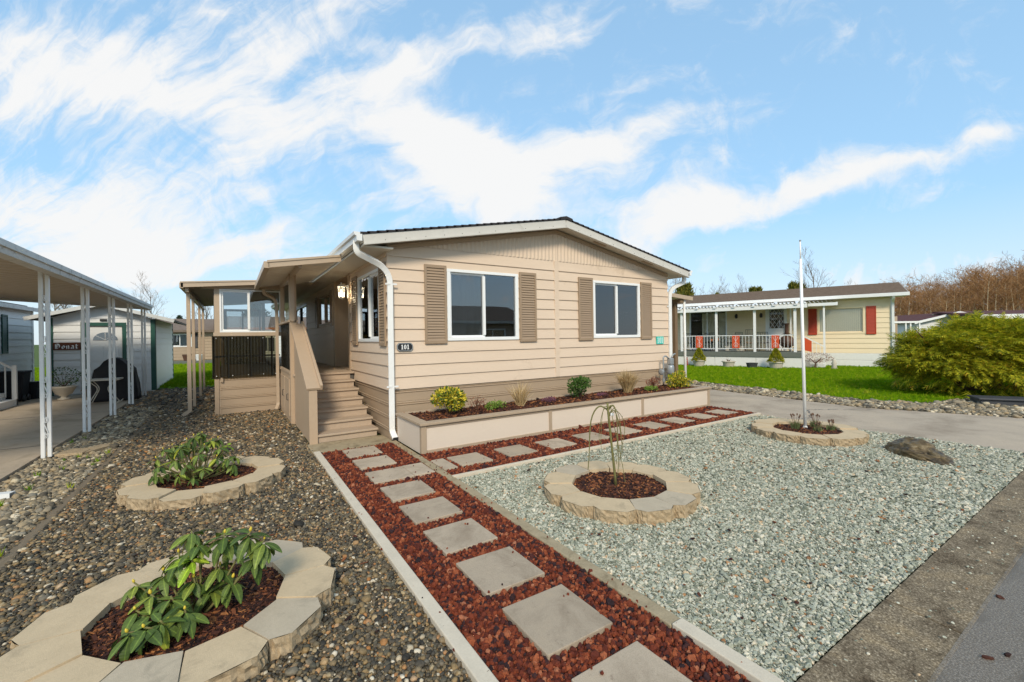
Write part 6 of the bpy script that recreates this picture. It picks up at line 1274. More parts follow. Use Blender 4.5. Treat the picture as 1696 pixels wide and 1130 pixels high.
np_ = nthing('front_porch', 'raised front porch with white railing and corrugated metal cover on the yellow house', 'porch', 5.8, 1.1)
mb = MB(); mb.box(3.32, .03, .50, 12.5, 2.30, .74); mb.build('deck', M_NDECK, np_, bevel=.01)
for i in range(5): mb = MB(); mb.box(3.34 + i * 1.83, 2.18, -.02, 3.34 + i * 1.83 + 1.82, 2.26, .50); mb.build('skirting', M_STONEW, np_, bevel=.01)
mb = MB(); mb.box(3.32, .05, -.02, 3.40, 2.18, .50); mb.build('skirting', M_STONEW, np_)
def pz(v): return 2.90 + (2.25 - v) * .055
mb = MB(); vs_ = []; n_ = 200
for i in range(n_ + 1): u = 2.05 + 8.0 * i / n_; dz = .06 + (0, .045, .09, .045)[i % 4]; vs_ += [(u, 2.25 if u > 3.12 else 1.3, pz(2.25 if u > 3.12 else 1.3) + dz), (u, .05, pz(.05) + dz)]
mb.add(vs_, [(2 * i, 2 * i + 1, 2 * i + 3, 2 * i + 2) for i in range(n_)]); mb.build('roof_pan', M_GUTTER, np_)
for i in range(7): u = 3.45 + i * .86; mb = MB(); mb.hexa([(u, 1.6, pz(1.6) + .16), (u + .14, 1.6, pz(1.6) + .16), (u + .14, 2.36, pz(2.3) + .02), (u, 2.36, pz(2.3) + .02), (u, 1.6, pz(1.6) + .19), (u + .14, 1.6, pz(1.6) + .19), (u + .14, 2.36, pz(2.3) + .05), (u, 2.36, pz(2.3) + .05)]); mb.build('roof_strap', M_WHITE, np_)
mb = MB(); mb.box(3.10, 2.20, 2.88, 10.1, 2.215, 2.985); mb.build('closure_strip', M_CARPF, np_)
mb = MB(); mb.box(3.10, 2.22, 2.77, 10.1, 2.30, 2.90); mb.build('fascia', M_WHITE, np_, bevel=.006); mb = MB(); mb.box(2.0, 1.28, 2.86, 3.12, 1.36, 3.0); mb.build('fascia', M_WHITE, np_, bevel=.006); mb = MB(); mb.box(2.0, .05, 2.9, 2.06, 1.28, 3.02); mb.build('fascia', M_WHITE, np_)
for u, v in ((8.63, 2.1), (6.93, 2.1), (5.22, 2.1), (3.58, 2.1)): mb = MB(); mb.box(u - .055, v - .055, .74, u + .055, v + .055, 2.79); mb.build('post', M_WHITE, np_, bevel=.006)
mb = MB(); mb.box(3.80, .9, .74, 3.86, .96, 2.95); mb.build('post', M_WHITE, np_)
mb = MB(); mb.box(2.47, 1.18, .02, 2.55, 1.26, 2.9); mb.build('post', M_WHITE, np_); 
for z in (.88, 1.52): mb = MB(); mb.box(3.63, 2.085, z, 8.6, 2.115, z + .035); mb.build('rail', M_WHITE, np_)
bmx = MB(); bmx.box(-.008, -.008, 0, .008, .008, .61); bme = bmx.mesh('baluster', M_WHITE)
for i in range(34):
    u = 3.72 + i * .146
    if min(abs(u - q) for q in (5.22, 6.93)) > .06: piece('baluster', bme, np_, (u, 2.1, .92))
def scroll_panel(e, u0, u1, z0, z1, v):
    mb = MB(); mb.box(u0, v, z0, u1, v + .02, z1); p_ = mb.build('panel', M_ORANGE, e); m = MB(); um = (u0 + u1) / 2; zm = (z0 + z1) / 2; h = z1 - z0; w = u1 - u0
    m.box(um - .008, v + .02, z0 + .03, um + .008, v + .03, z1 - .03)
    for s_ in (-1, 1):
        m.tube([(um, v + .026, zm + h * .05), (um + s_ * w * .22, v + .026, zm + h * .25), (um + s_ * w * .30, v + .026, zm + h * .36), (um + s_ * w * .18, v + .026, zm + h * .38)], .006, 5); m.tube([(um, v + .026, zm), (um + s_ * w * .34, v + .026, zm - h * .22)], .006, 5); m.tube([(um + s_ * .01, v + .026, zm - h * .24), (um + s_ * w * .25, v + .026, zm - h * .30), (um + s_ * w * .2, v + .026, zm - h * .40), (um + s_ * .02, v + .026, zm - h * .36)], .006, 5)
    m.build('scroll_ornament', M_WHITE, p_)
for (u0, u1), lb in (((7.58, 7.92), 'left'), ((5.88, 6.21), 'middle'), ((4.21, 4.52), 'right')):
    e = nthing('orange_panel', 'orange metal panel with white scrollwork hung on the porch railing, %s of three' % ('leftmost' if lb == 'left' else lb if lb == 'middle' else 'rightmost'), 'panel', (u0 + u1) / 2, 2.13, .92, 'orange panels on the porch railing'); scroll_panel(e, u0, u1, .92, 1.53, 2.125)
# stairs off the right end of the porch with a slanted orange panel
ps_ = nthing('porch_steps', 'side steps of the porch with a slanted orange panel on their railing', 'stairs', 2.9, 1.4)
for i in range(3): mb = MB(); mb.box(2.5 + .27 * i, .55, -.02, 3.30, 1.6, .18 * (i + 1)); mb.build('step', M_STONEW, ps_, bevel=.006)
mb = MB(); mb.prism([(2.98, .74), (3.28, .82), (3.28, 1.42), (2.98, 1.24)], 1.60, 1.62, 'y'); mb.build('orange_panel', M_ORANGE, ps_)
mb = MB(); mb.beam((3.32, 1.60, 1.50), (2.45, 1.60, .95), .03, .04); mb.build('handrail', M_WHITE, ps_)
for i in range(6): mb = MB(); u = 2.5 + .15 * i; mb.box(u - .009, 1.595, .15 + .1 * i, u + .009, 1.613, .98 + .092 * i); mb.build('baluster', M_WHITE, ps_)
# things on the porch and along its foot
def chair(label, u, v, rz, m, back=.95):
    e = thing('porch_chair', label, 'chair', tuple(NM @ Vector((u, v, .74))), 'chairs on the porch', NROT + rz, True); LOC[e.name] = Vector((0, 0, 0))
    mb = MB(); mb.box(-.24, -.24, .40, .24, .22, .44); mb.build('seat', m, e, bevel=.01)
    mb = MB(); mb.tube([(-.23, -.22, .44), (-.23, -.34, back), (.23, -.34, back), (.23, -.22, .44)], .014, 6)
    for i in range(5): mb.tube([(-.16 + .08 * i, -.23, .44), (-.16 + .08 * i, -.33, back - .02)], .008, 5)
    mb.build('backrest', m, e)
    for sx in (-1, 1):
        for y0, y1 in ((.2, .24), (-.22, -.28)): mb = MB(); mb.tube([(sx * .23, y0, .42), (sx * .25, y1, 0)], .014, 6); mb.build('leg', m, e)
        mb = MB(); mb.tube([(sx * .25, -.26, .66), (sx * .26, .18, .64), (sx * .24, .22, .42)], .014, 6); mb.build('armrest', m, e)
chair('dark metal chair at the left end of the porch, turned sideways', 8.25, 1.2, 1.2, M_BLACK); chair('dark chair in front of the sliding door', 7.65, .7, 0, M_BLACK); chair('tall wicker porch chair between the second and third porch posts', 5.55, 1.0, .1, M_POSTB, 1.1)
chair('dark iron chair behind the middle orange panel', 6.35, .9, -.6, M_BLACK); chair('dark chair right of the third porch post', 4.98, .95, .3, M_BLACK)
e = nthing('porch_table', 'small dark table with orange ornaments on the porch', 'table', 7.2, 1.3, .74); mb = MB(); mb.lathe([(.38, .0), (.38, .03)], 20, (7.2, 1.3, 1.2)); mb.build('table_top', M_BLACK, e)
for a in range(4): mb = MB(); mb.tube([(7.2 + .3 * math.cos(a * 1.57 + .7), 1.3 + .3 * math.sin(a * 1.57 + .7), 1.2), (7.2 + .22 * math.cos(a * 1.57 + .7), 1.3 + .22 * math.sin(a * 1.57 + .7), .74)], .014, 6); mb.build('leg', M_BLACK, e)
for u, s_, lb in ((7.08, .10, 'orange ceramic pot on the left of the porch table'), (7.34, .07, 'smaller orange ceramic pot on the right of the porch table')): mb = MB(); mb.lathe([(s_ * .6, 0), (s_, s_ * .8), (s_ * .9, s_ * 1.7), (s_ * .5, s_ * 2), (s_ * .3, s_ * 1.9)], 14, tuple(NM @ Vector((u, 1.35, 1.23)))); one('table_pot', mb, M_TERRAC, lb, 'pot', smooth=True)
ch = nthing('chiminea', 'brown round-bellied metal chiminea at the right end of the porch', 'chiminea', 3.98, 1.2, .74)
mb = MB(); mb.lathe([(.10, .18), (.26, .26), (.34, .42), (.34, .52), (.24, .68), (.11, .76)], 20, (3.98, 1.2, .74)); mb.build('belly', M_RUST, ch, smooth=True); mb = MB(); mb.lathe([(.10, .74), (.085, 1.0), (.085, 1.28), (.12, 1.32), (.12, 1.36), (.05, 1.36)], 16, (3.98, 1.2, .74)); mb.build('chimney', M_RUST, ch, smooth=True)
for a in range(3): mb = MB(); mb.tube([(3.98 + .16 * math.cos(a * 2.1), 1.2 + .16 * math.sin(a * 2.1), .98), (3.98 + .26 * math.cos(a * 2.1), 1.2 + .26 * math.sin(a * 2.1), .74)], .016, 6); mb.build('leg', M_BLACK, ch)
mb = MB(); n = 24; mb.tube([(3.98 + .40 * math.cos(2 * PI * i / n), 1.25, 1.22 + .40 * math.sin(2 * PI * i / n)) for i in range(n + 1)], .012, 6); mb.build('guard_ring', M_BLACK, ch)
e = nthing('wooden_bench_chest', 'low pale wooden chest standing on the porch boards', 'chest', 6.15, 1.75, .74); mb = MB(); mb.box(5.75, 1.6, .76, 6.55, 1.95, .98); mb.build('body', M_TERRA, e, bevel=.01); mb = MB(); mb.box(5.72, 1.57, .98, 6.58, 1.98, 1.01); mb.build('lid', M_TERRA, e, bevel=.006)
for u in (5.95, 6.35): mb = MB(); mb.lathe([(.04, 0), (.04, .01)], 10, (0, 0, 0)); mb.v = [(u + x, 1.955 + z, .88 + y) for x, y, z in mb.v]; mb.build('knob', M_BLACK, e)
def pot(u, v, r, h, label, tree, sd):
    e = nthing('potted_conifer' if tree else 'stone_pot', label, 'potted plant', u, v, 0)
    mb = MB(); mb.lathe([(r * .70, 0), (r * .95, h * .85), (r * 1.08, h * .86), (r * 1.08, h), (r * .9, h), (r * .85, h * .9), (.02, h * .9)], 20, (u, v, 0)); mb.build('pot', M_TERRA, e, smooth=False)
    rg = np.random.default_rng(sd)
    if tree:
        n = 3600; t = rg.uniform(0, 1, n) ** 1.3; a = rg.uniform(0, 2 * PI, n); bl = 1 + .18 * np.sin(a * 5 + t * 14); rad_ = r * 1.02 * (1 - t) ** .8 * bl * np.sqrt(rg.uniform(.45, 1, n)) + .02; z = h * .9 + t * .60 * 1.05
        p_ = np.stack([u + rad_ * np.cos(a), v + rad_ * np.sin(a), z], 1); d_ = np.stack([np.cos(a), np.sin(a), .7 + 0 * a], 1) + rg.normal(0, .4, (n, 3)); d_ /= np.linalg.norm(d_, axis=1)[:, None]; s_ = np.cross(d_, rg.normal(size=(n, 3))); s_ /= np.linalg.norm(s_, axis=1)[:, None]; Lq = rg.uniform(.03, .06, n)[:, None]
        q = np.stack([p_ - s_ * .016, p_ + s_ * .016, p_ + d_ * Lq], 1).reshape(-1, 3); mb = MB(); mb.v = [tuple(x) for x in q]; mb.f = [(3 * i, 3 * i + 1, 3 * i + 2) for i in range(n)]; raw_part('crown', mb, M_CEDAR, e); mb = MB(); mb.tube([(u, v, h * .8), (u, v, h + .5)], [.02, .006], 6); mb.build('trunk', M_STEMB, e)
    else:
        mb = MB(); rn = random.Random(sd)
        for i in range(16): a = rn.uniform(0, 6.28); l = rn.uniform(.08, .2); mb.tube([(u + rn.uniform(-.05, .05), v, h * .88), (u + math.cos(a) * l * .7, v + math.sin(a) * l * .5, h + l * .6)], [.007, .004], 5)
        mb.build('stems', M_STEMB, e)
pot(7.58, 2.95, .30, .34, 'cone-shaped dwarf conifer in a stone pot, left of the porch front', True, 3); pot(4.27, 2.95, .31, .34, 'cone-shaped dwarf conifer in a stone pot, right end of the porch front', True, 4); pot(6.24, 2.9, .29, .32, 'wide stone pot with dead stems between the two potted conifers', False, 5)
mb = MB(); mb.lathe([(.19, 0), (.25, .23), (.27, .25), (.24, .25), (.2, .06), (.02, .05)], 20, tuple(NM @ Vector((5.25, 2.85, 0)))); one('plastic_tub', mb, M_DKPLAS, 'dark grey empty tub on the grass before the white skirting', 'tub')
e = nthing('star_ornament', 'stack of red metal stars standing at the left of the lawn edge', 'ornament', 8.2, 2.9, 0); mb = MB(); mb.tube([(8.2, 2.9, 0), (8.2, 2.9, .45)], .012, 6); mb.build('rod', M_RED, e)
for i in range(5): mb = MB(); r_ = .14 - .014 * i; pz_ = .04 + .085 * i; mb.prism([(8.2 + (r_ if k % 2 == 0 else r_ * .45) * math.cos(PI * k / 5), pz_ + .05 + (.07 if k % 2 == 0 else .03) * math.sin(PI * k / 5)) for k in range(10)], 2.87, 2.93, 'y'); mb.build('star', M_RED, e)
dm = nthing('dwarf_maple', 'low spreading bare reddish dwarf tree with ornaments beside the porch steps', 'tree', 2.75, 2.1, 0); rg = np.random.default_rng(8); mb = leaf_cloud(900, (2.75, 2.1, .50), (.62, .45, .22), .05, rg, 'shell', 0, .35); raw_part('crown', mb, M_REDL, dm); mb = MB(); mb.tube([(2.85, 2.1, 0), (2.82, 2.1, .25), (2.6, 2.1, .5)], [.04, .03, .015], 8); mb.tube([(2.82, 2.1, .25), (3.05, 2.2, .5)], [.03, .012], 8); mb.tube([(2.82, 2.1, .3), (2.4, 1.9, .52)], [.02, .01], 8); mb.build('trunk', M_STEMB, dm)
mb = MB(); mb.lathe([(.09, 0), (.12, .05), (.08, .2), (.11, .28), (.06, .36), (.07, .42), (.03, .46)], 12, tuple(NM @ Vector((2.15, 2.3, 0)))); one('garden_statue', mb, M_TERRA, 'small pale stone garden figure right of the dwarf tree', 'statue', smooth=True)

# utility box and golden hedge bush
ub = thing('utility_box', 'low dark grey utility box on the river stones by the lawn', 'utility box', (14.2, 2.12, 0), rotz=-1.05, local=True)
mb = MB(); mb.box(-.42, -.25, 0, .42, .25, .11); mb.build('body', M_DKPLAS, ub, bevel=.015); mb = MB(); mb.box(-.46, -.29, .11, .46, .29, .15); mb.build('lid', M_DKPLAS, ub, bevel=.012)
bu = thing('golden_bush', 'large spreading golden green cedar bush on the lawn at the right', 'bush', (16.1, 2.85, 0))
def frond_bush(c, ax, R, n, sd, zbase=0):
    rg = np.random.default_rng(sd); ax = np.array(ax); ay = np.array([-ax[1], ax[0], 0]); V_ = []; F_ = []
    v = rg.normal(size=(n * 2, 3)); v[:, 2] = np.abs(v[:, 2]) * 1.0 - .38; v /= np.linalg.norm(v, axis=1)[:, None]; v = v[:n]
    lump = 1 + .07 * np.sin(v[:, 0] * 8 + 1.3 * sd) * np.sin(v[:, 1] * 7 + 2) + .06 * np.sin(v[:, 2] * 10 + v[:, 0] * 6) + .04 * np.sin(v[:, 0] * 19 + v[:, 2] * 17)
    rr = (rg.uniform(.38, 1.0, n) ** .5) * lump; loc = v * rr[:, None] * np.array(R)
    p = np.array(c) + loc[:, :1] * ax + loc[:, 1:2] * ay + np.stack([0 * rr, 0 * rr, loc[:, 2]], 1); p[:, 2] = np.maximum(p[:, 2], .05 + rg.uniform(0, .12, n))
    out = v[:, :1] * ax + v[:, 1:2] * ay + np.stack([0 * rr, 0 * rr, v[:, 2] * .7 + .12], 1) + rg.normal(0, .34, (n, 3)); out /= np.linalg.norm(out, axis=1)[:, None]
    side = np.cross(out, np.array([0, 0, 1.0]) + rg.normal(0, .35, (n, 3))); side /= np.linalg.norm(side, axis=1)[:, None]; L_ = rg.uniform(.13, .27, n); dn = np.array([0, 0, -1.0])
    for i in range(n):
        b = p[i]; o = out[i]; s = side[i]; l = L_[i]; k = len(V_)
        # a spray: mid-rib with alternating drooping side sprigs
        ribs = [b + o * l * t + dn * l * .30 * t * t for t in (0, .25, .5, .75, 1.0)]
        for j in range(1, 5):
            w = l * (.42, .40, .30, .16)[j - 1]
            for sg_ in (-1, 1):
                q0 = ribs[j - 1]; q1 = ribs[j]; tip = q1 + s * sg_ * w + o * w * .45 + dn * w * .25; kk = len(V_); V_.extend([tuple(q0), tuple(tip), tuple(q0 * .35 + q1 * .65)]); F_.append((kk, kk + 1, kk + 2))
        # join sprigs into one island through the rib
        kk = len(V_); V_.extend([tuple(ribs[3] - s * .008), tuple(ribs[3] + s * .008), tuple(ribs[4] + o * l * .12)]); F_.append((kk, kk + 1, kk + 2))
    mb = MB(); mb.v = V_; mb.f = F_; return mb
bc = Vector((16.1, 2.85, .75)); axv = (_r.x, _r.y, 0)
raw_part('foliage', frond_bush((16.50, 2.58, .80), axv, (2.38, 1.5, 1.13), 17000, 3), M_CEDAR, bu)
mb = MB(); rb = random.Random(2)
for i in range(46):
    a = rb.uniform(0, 2 * PI); q = Vector((16.5, 2.6, .1)); t_ = q + _r * (2.1 * math.cos(a) * rb.uniform(.5, 1)) + Vector((_f.x, _f.y, 0)) * (1.3 * math.sin(a) * rb.uniform(.5, 1)) + Vector((0, 0, rb.uniform(.5, 1.6))); mb.tube([q + _r * 1.2 * math.cos(a) * .6, (q + _r * 1.2 * math.cos(a) * .6).lerp(t_, .5) + Vector((0, 0, .12)), t_], [.035, .022, .008], 5)
mb.build('branches', M_STEMB, bu)

# ------------------------------------------------------------------ trees
def bare_tree(h, spread, seed, levels=4, r0=.12, kids=(7, 5, 4, 3), up=.5, thin=1.0):
    r = random.Random(seed); tr_ = MB(); cr_ = MB()
    def grow(p, d, l, rad_, lev, mb):
        n = 5 if lev == 0 else 3; pts_ = [p]; q = p; dd = d.copy()
        for i in range(n): dd = (dd + Vector((r.uniform(-1, 1), r.uniform(-1, 1), r.uniform(-.3, .9))) * (.05 if lev == 0 else .16)).normalized(); q = q + dd * l / n; pts_.append(q)
        sides = 7 if lev == 0 else 4 if lev == 1 else 3
        mb.tube(pts_, [max(.004 * thin, rad_ * (1 - (.8 if lev == 0 else .75) * i / n)) for i in range(n + 1)], sides, cap=False)
        if lev + 1 >= levels: return
        for k in range(kids[lev]):
            t = r.uniform(.28 if lev == 0 else .2, 1.0); f = t * n; i = min(n - 1, int(f)); b = pts_[i].lerp(pts_[i + 1], f - i); a = r.uniform(0, 2 * PI); base = (pts_[i + 1] - pts_[i]).normalized(); s_ = base.orthogonal().normalized(); s_.rotate(__import__('mathutils').Quaternion(base, a)); nd_ = (base * up + s_ * spread + Vector((0, 0, .25))).normalized()
            grow(b, nd_, l * r.uniform(.30, .52) * (1.15 - .5 * t if lev == 0 else 1), max(.005 * thin, rad_ * .42 * (1.1 - .6 * t)), lev + 1, cr_)
    grow(Vector((0, 0, -.1)), Vector((0, 0, 1)), h, r0, 0, tr_)
    return tr_, cr_
def tree_protos(specs, mt, mc):
    out = []
    for s_ in specs:
        a, b_ = bare_tree(*s_[:2], **s_[2]); out.append((mesh_raw('trunk', a, mt, smooth=True), mesh_raw('branches', b_, mc)))
    return out
def place_tree(protos, i, x, y, s_, label, group=None, name='bare_tree', z=-.06, sz=1.0):
    e = thing(name, label, 'tree', (x, y, z), group, random.uniform(0, 6.28), True); e.scale = (s_, s_, s_ * sz)
    for nm, me in zip(('trunk', 'branches'), protos[i]): o = bpy.data.objects.new(nm, me); link(o); o.parent = e
    return e
ALD = tree_protos([(11, .75, dict(seed=k, levels=4, r0=.13, kids=(22, 6, 4), up=.55, thin=3.2)) for k in range(5)], M_BARKT, M_TWIG)
GRY = tree_protos([(9, .65, dict(seed=20 + k, levels=4, r0=.15, kids=(16, 6, 5), up=.65, thin=2.0)) for k in range(2)], M_BARKD, M_TWIGG)
fwd = Vector((_f.x, _f.y, 0)); rt = Vector((_r.x, _r.y, 0))
def at_view(px, depth): return fwd * depth + rt * ((px - 848) / 714.66 * depth)
rw_ = random.Random(77); cnt = 0
for row, (dep, p0, p1, n) in enumerate(((60, 1470, 1760, 20), (66, 1440, 1760, 24), (73, 1420, 1770, 26), (80, 1400, 1780, 26))):
    for i in range(n):
        px = p0 + (p1 - p0) * (i + rw_.uniform(.1, .9)) / n; d_ = dep + rw_.uniform(-3, 3); q = at_view(px, d_); t = (px - 1424) / 272; hh = (5.2 + 3.0 * max(0, t)) * (d_ / 66) * rw_.uniform(.82, 1.12)
        place_tree(ALD, rw_.randrange(5), q.x, q.y, hh / 11 * 1.25, 'bare rust-brown alder in the wood behind the houses at the right', 'alders in the wood', 'alder_tree', sz=.95); cnt += 1
un = MB(); ru = np.random.default_rng(4)
for i in range(2600):
    px = ru.uniform(1415, 1790); d_ = ru.uniform(62, 84); q = at_view(px, d_); h_ = ru.uniform(1.2, 4.5); p0 = Vector((q.x, q.y, ru.uniform(0, 1.5))); p1 = p0 + Vector((ru.normal(0, .5), ru.normal(0, .5), h_)); s_ = rt * ru.uniform(.02, .05); k = len(un.v); un.v.extend([tuple(p0 - s_), tuple(p0 + s_), tuple(p1)]); un.f.append((k, k + 1, k + 2))
    for j in range(3): t = ru.uniform(.3, 1); b_ = p0.lerp(p1, t); e_ = b_ + Vector((ru.normal(0, .5), ru.normal(0, .5), ru.uniform(.2, .9))); k = len(un.v); un.v.extend([tuple(b_ - s_ * .6), tuple(b_ + s_ * .6), tuple(e_)]); un.f.append((k, k + 1, k + 2))
o = bpy.data.objects.new('thicket', mesh_raw('thicket', un, M_TWIG)); link(o); tag(o, 'rust-brown undergrowth filling the wood behind the right-hand houses', 'thicket', None, 'stuff')
for px, d_, h_, lb in ((1352, 40, 6.9, 'tall bare grey tree rising behind the yellow house roof, beside the flagpole'), (255, 52, 7.2, 'bare grey tree above the shed roof at the left'), (344, 48, 6.0, 'bare grey tree glimpsed behind the sun porch posts')):
    q = at_view(px, d_); place_tree(GRY, 0 if px != 344 else 1, q.x, q.y, h_ / 9, lb, None)
for i, (px, d_, h_) in enumerate(((1120, 60, 8.5), (1162, 70, 8.0), (1180, 72, 8.2), (1196, 68, 7.8), (1212, 72, 8.2), (1240, 70, 8.0), (1420, 60, 6.6), (1445, 60, 6.4), (96, 60, 9), (112, 62, 8.8))):
    q = at_view(px, d_); place_tree(GRY, i % 2, q.x, q.y, h_ / 9, 'bare grey tree on the skyline behind the yellow house' if px > 500 else 'bare grey tree showing between the carport roof and the shed', 'bare trees on the skyline' if px > 500 else 'bare trees behind the shed')
def cone_tree_mesh(h, r, n, sd, mat, pt=.75):
    rg = np.random.default_rng(sd); t = rg.uniform(0, 1, n); a = rg.uniform(0, 2 * PI, n); prof = np.sin(PI * np.clip(t * .82 + .16, 0, 1)) ** pt; bl = 1 + .2 * np.sin(a * 4 + t * 19 + sd); rad_ = r * prof * bl * np.sqrt(rg.uniform(.3, 1, n)); p = np.stack([rad_ * np.cos(a), rad_ * np.sin(a), h * t], 1)
    d_ = np.stack([np.cos(a) * .5, np.sin(a) * .5, 1 + 0 * a], 1) + rg.normal(0, .35, (n, 3)); d_ /= np.linalg.norm(d_, axis=1)[:, None]; s_ = np.cross(d_, rg.normal(size=(n, 3))); s_ /= np.linalg.norm(s_, axis=1)[:, None]; L_ = rg.uniform(.16, .40, n)[:, None] * h / 5
    q = np.stack([p - s_ * L_ * .22, p + s_ * L_ * .22, p + d_ * L_], 1).reshape(-1, 3); mb = MB(); mb.v = [tuple(x) for x in q]; mb.f = [(3 * i, 3 * i + 1, 3 * i + 2) for i in range(n)]; return mesh_raw('crown', mb, mat)
AR = [cone_tree_mesh(5, .62, 2600, k, M_ARBOR) for k in range(2)]; CO = [cone_tree_mesh(9, 2.2, 2600, 5, M_CONIF, 1.3)]
tkm = MB(); tkm.tube([(0, 0, -.1), (0, 0, 1.5), (0, 0, 4.4)], [.1, .08, .02], 7); tkm = tkm.mesh('trunk', M_BARKD)
def cone_tree(px, d_, h_, label, group, protos, k, h0, wide=1.0, name='arborvitae'):
    q = at_view(px, d_); e = thing(name, label, 'tree', (q.x, q.y, -.06), group, k * 1.3, True); s_ = h_ / h0; e.scale = (s_ * wide, s_ * wide, s_)
    for nm, me in (('trunk', tkm), ('crown', protos[k % len(protos)])): o = bpy.data.objects.new(nm, me); link(o); o.parent = e
for px, d_, h_, lb, w_ in ((1129, 38, 5.9, 'columnar arborvitae left of its twin, above the right end of the beige roof', 1), (1140, 38, 6.0, 'columnar arborvitae right of its twin, next to the beige roof eave', 1), (1189, 42, 5.5, 'barely showing arborvitae tip above the yellow house roof', .7), (1248, 42, 6.0, 'left one of the paired arborvitae above the middle of the brown roof', 1), (1258, 42, 6.0, 'right one of the paired arborvitae above the middle of the brown roof', .9), (1315, 40, 6.2, 'left arborvitae of the pair beside the flagpole', 1), (1327, 40, 6.1, 'right arborvitae of the pair, behind the flagpole', 1)):
    cone_tree(px, d_, h_, lb, 'arborvitae behind the yellow house', AR, int(px) % 2, 5, w_)
for i, (px, d_, h_) in enumerate(((282, 95, 5.5), (290, 98, 6.5), (298, 92, 7.0), (306, 96, 6.2), (318, 95, 5.6), (420, 70, 7.5), (428, 74, 8.2))): cone_tree(px, d_, h_, 'dark far conifer on the skyline behind the tan house' if px < 400 else 'dark far conifer seen through the sun porch windows', 'far conifers behind the tan house' if px < 400 else 'far conifers behind the porch', CO, i, 9, 1.3, 'conifer')

# ------------------------------------------------------------------ houses in the distance
def simple_house(name, label, P0, rot, w, dpt, zb, ze, zr, mw, mr, mf, windows=(), base=True, lap=.22, ridge='x'):
    e = thing(name, label, 'house', (P0[0], P0[1], 0), None, rot, True); LOC[e.name] = Vector((0, 0, 0)); P = frame_pts((0, 0), (1, 0), (0, -1))
    holes = [h for h in windows]; wl_ = slab_wall(e, (0, 0), (1, 0), (0, -1), 0, w, -.06, ze, holes, mw, -.1, -.013, 'front_wall'); zs_ = [zb + lap * i for i in range(int((ze - zb) / lap) + 2)]; zs_[-1] = min(zs_[-1], ze)
    siding(wl_, (0, 0), (1, 0), (0, -1), 0, w, [z for z in zs_ if z <= ze + .01], holes, mw, lip=.03)
    mb = MB(); mb.box(0, .1, -.06, .1, dpt, ze); mb.build('side_wall', mw, e); mb = MB(); mb.box(w - .1, .1, -.06, w, dpt, ze); mb.build('side_wall', mw, e); mb = MB(); mb.box(0, dpt - .1, -.06, w, dpt, ze); mb.build('rear_wall', mw, e)
    if ridge == 'x':
        for y0, y1 in ((-.4, dpt / 2), (dpt + .4, dpt / 2)): mb = MB(); mb.hexa([(-.4, y0, ze), (w + .4, y0, ze), (w + .4, y1, zr), (-.4, y1, zr), (-.4, y0, ze + .12), (w + .4, y0, ze + .12), (w + .4, y1, zr + .12), (-.4, y1, zr + .12)]); mb.build('roof', mr, e)
        mb = MB(); mb.box(-.4, -.44, ze - .04, w + .4, -.40, ze + .13); mb.build('fascia', mf, e)
    else:
        for x0, x1 in ((-.4, w / 2), (w + .4, w / 2)): mb = MB(); mb.hexa([(x0, -.4, ze), (x1, -.4, zr), (x1, dpt, zr), (x0, dpt, ze), (x0, -.4, ze + .1), (x1, -.4, zr + .1), (x1, dpt, zr + .1), (x0, dpt, ze + .1)]); mb.build('roof', mr, e); mb = MB(); mb.beam((x0, -.42, ze + .02), (x1, -.42, zr + .02), .05, .2); mb.build('fascia', mf, e)
        mb = MB(); mb.prism([(0, ze), (w, ze), (w / 2, zr)], .0, .08, 'y'); mb.build('gable', mw, e)
    for h in windows: window(e, P, *h, fw=.08, glass=M_GLASS, curtain=(h[0] + .1, h[1] - .1, M_CURTG, .15))
    return e
hA = simple_house('tan_house', 'tan lap-sided house with brown roof and dark shutters behind the shed', (-9.0, 39.5), 0, 8.6, 6, .3, 2.35, 3.3, M_TANH, M_ROOFB, M_ROOFB, [(5.1, 6.5, 1.25, 2.2)])
PA = frame_pts((0, 0), (1, 0), (0, -1))
for a in (4.75, 6.52): shutter(hA, PA, a, a + .33, 1.15, 2.25, M_BLACK, .06)
simple_house('white_back_house', 'white house with orange-brown eave trim seen between the sun porch posts', (-.6, 36.5), 0, 9, 6, .3, 2.45, 3.4, M_WSIDE, M_ROOFB, M_TERRAC, [(2.3, 3.3, .75, 1.9)])
mb = MB(); mb.box(-5.6, 37.2, -.05, -1.0, 38.4, .28); one('side_deck', mb, M_NDECK, 'low grey deck in front of the tan house', 'deck')
for x, y, m, lb, s_ in ((-4.1, 38.0, M_TERRAC, 'orange terracotta pot on the far deck, left', .3), (-2.7, 38.0, M_RUST, 'dark red tub on the far deck', .26), (-2.0, 37.9, M_WSIDE, 'white tub on the far deck, right', .25)):
    mb = MB(); mb.lathe([(s_ * .65, 0), (s_, s_ * 1.4), (s_ * 1.08, s_ * 1.45), (s_ * 1.05, s_ * 1.7), (s_ * .85, s_ * 1.7), (s_ * .8, s_ * 1.4), (.01, s_ * 1.35)], 14, (x, y, .28)); one('deck_pot', mb, m, lb, 'pot')
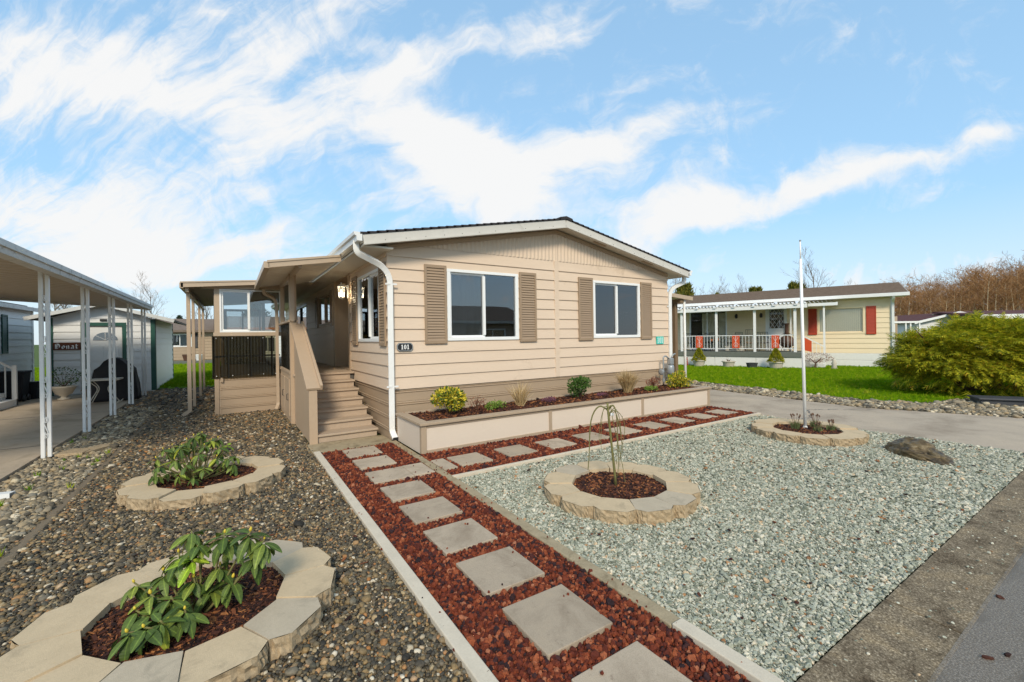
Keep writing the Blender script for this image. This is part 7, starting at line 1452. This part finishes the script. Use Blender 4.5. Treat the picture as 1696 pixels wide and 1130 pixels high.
mb = MB(); mb.box(1.55, 35.0, 0, 1.75, 35.4, 1.15); mb.box(1.45, 34.95, 1.15, 1.85, 35.45, 1.22); one('wooden_stand', mb, M_TERRAC, 'orange wooden stand before the far white house', 'stand')
q = at_view(1518, 40)
ang = -YAW - rad(12)
hB = simple_house('white_gable_house', 'white gable house with maroon roof partly hidden by the golden bush', (q.x, q.y), ang, 6.2, 16, .3, 2.35, 3.25, M_WSIDE, M_ROOFR, M_WHITE, [(3.9, 5.0, 1.2, 2.1)], ridge='y')
q = at_view(1618, 36)
e = thing('far_carport', 'white-edged carport with maroon roof right of the white gable house', 'carport', (q.x, q.y, 0), None, ang, True); LOC[e.name] = Vector((0, 0, 0))
mb = MB(); mb.hexa([(0, -.2, 2.62), (9, -.2, 2.62), (9, 5, 3.3), (0, 5, 3.3), (0, -.2, 2.9), (9, -.2, 2.9), (9, 5, 3.42), (0, 5, 3.42)]); mb.build('roof', M_ROOFR, e); mb = MB(); mb.box(-.02, -.26, 2.55, 9, -.2, 2.92); mb.build('fascia', M_WHITE, e); mb = MB(); mb.box(0, 4.8, 0, 9, 5, 3.2); mb.build('rear_wall', M_TANH, e)
for x in (.2, 3.7, 7.2): mb = MB(); mb.box(x, 0, 0, x + .14, .14, 2.6); mb.build('post', M_WHITE, e)
q = at_view(1478, 34)
e = thing('patio_cover', 'flat white patio cover on posts between the yellow house and the golden bush', 'canopy', (q.x, q.y, 0), None, -YAW - rad(5), True); LOC[e.name] = Vector((0, 0, 0))
mb = MB(); mb.box(-1, 0, 2.28, 2.2, 2.6, 2.42); mb.build('roof', M_WHITE, e)
for x in (.15, 1.0, 1.35, 2.0): mb = MB(); mb.box(x, .05, 0, x + .09, .14, 2.28); mb.build('post', M_WHITE, e)
mb = MB(); mb.box(-1, 2.7, 0, 2.4, 2.8, 2.9); mb.build('rear_wall', M_TANH, e)

# the house across the street, behind the viewer (its dark front mirrors in the window panes)
simple_house('street_house', 'brown house across the street, visible only as a reflection in the windows', (18.0, -11.5), PI, 15, 7, .3, 2.6, 3.9, M_TANH, M_ROOFB, M_FASCIA, [(2, 4, 1.2, 2.2), (7, 9, 1.2, 2.2)])
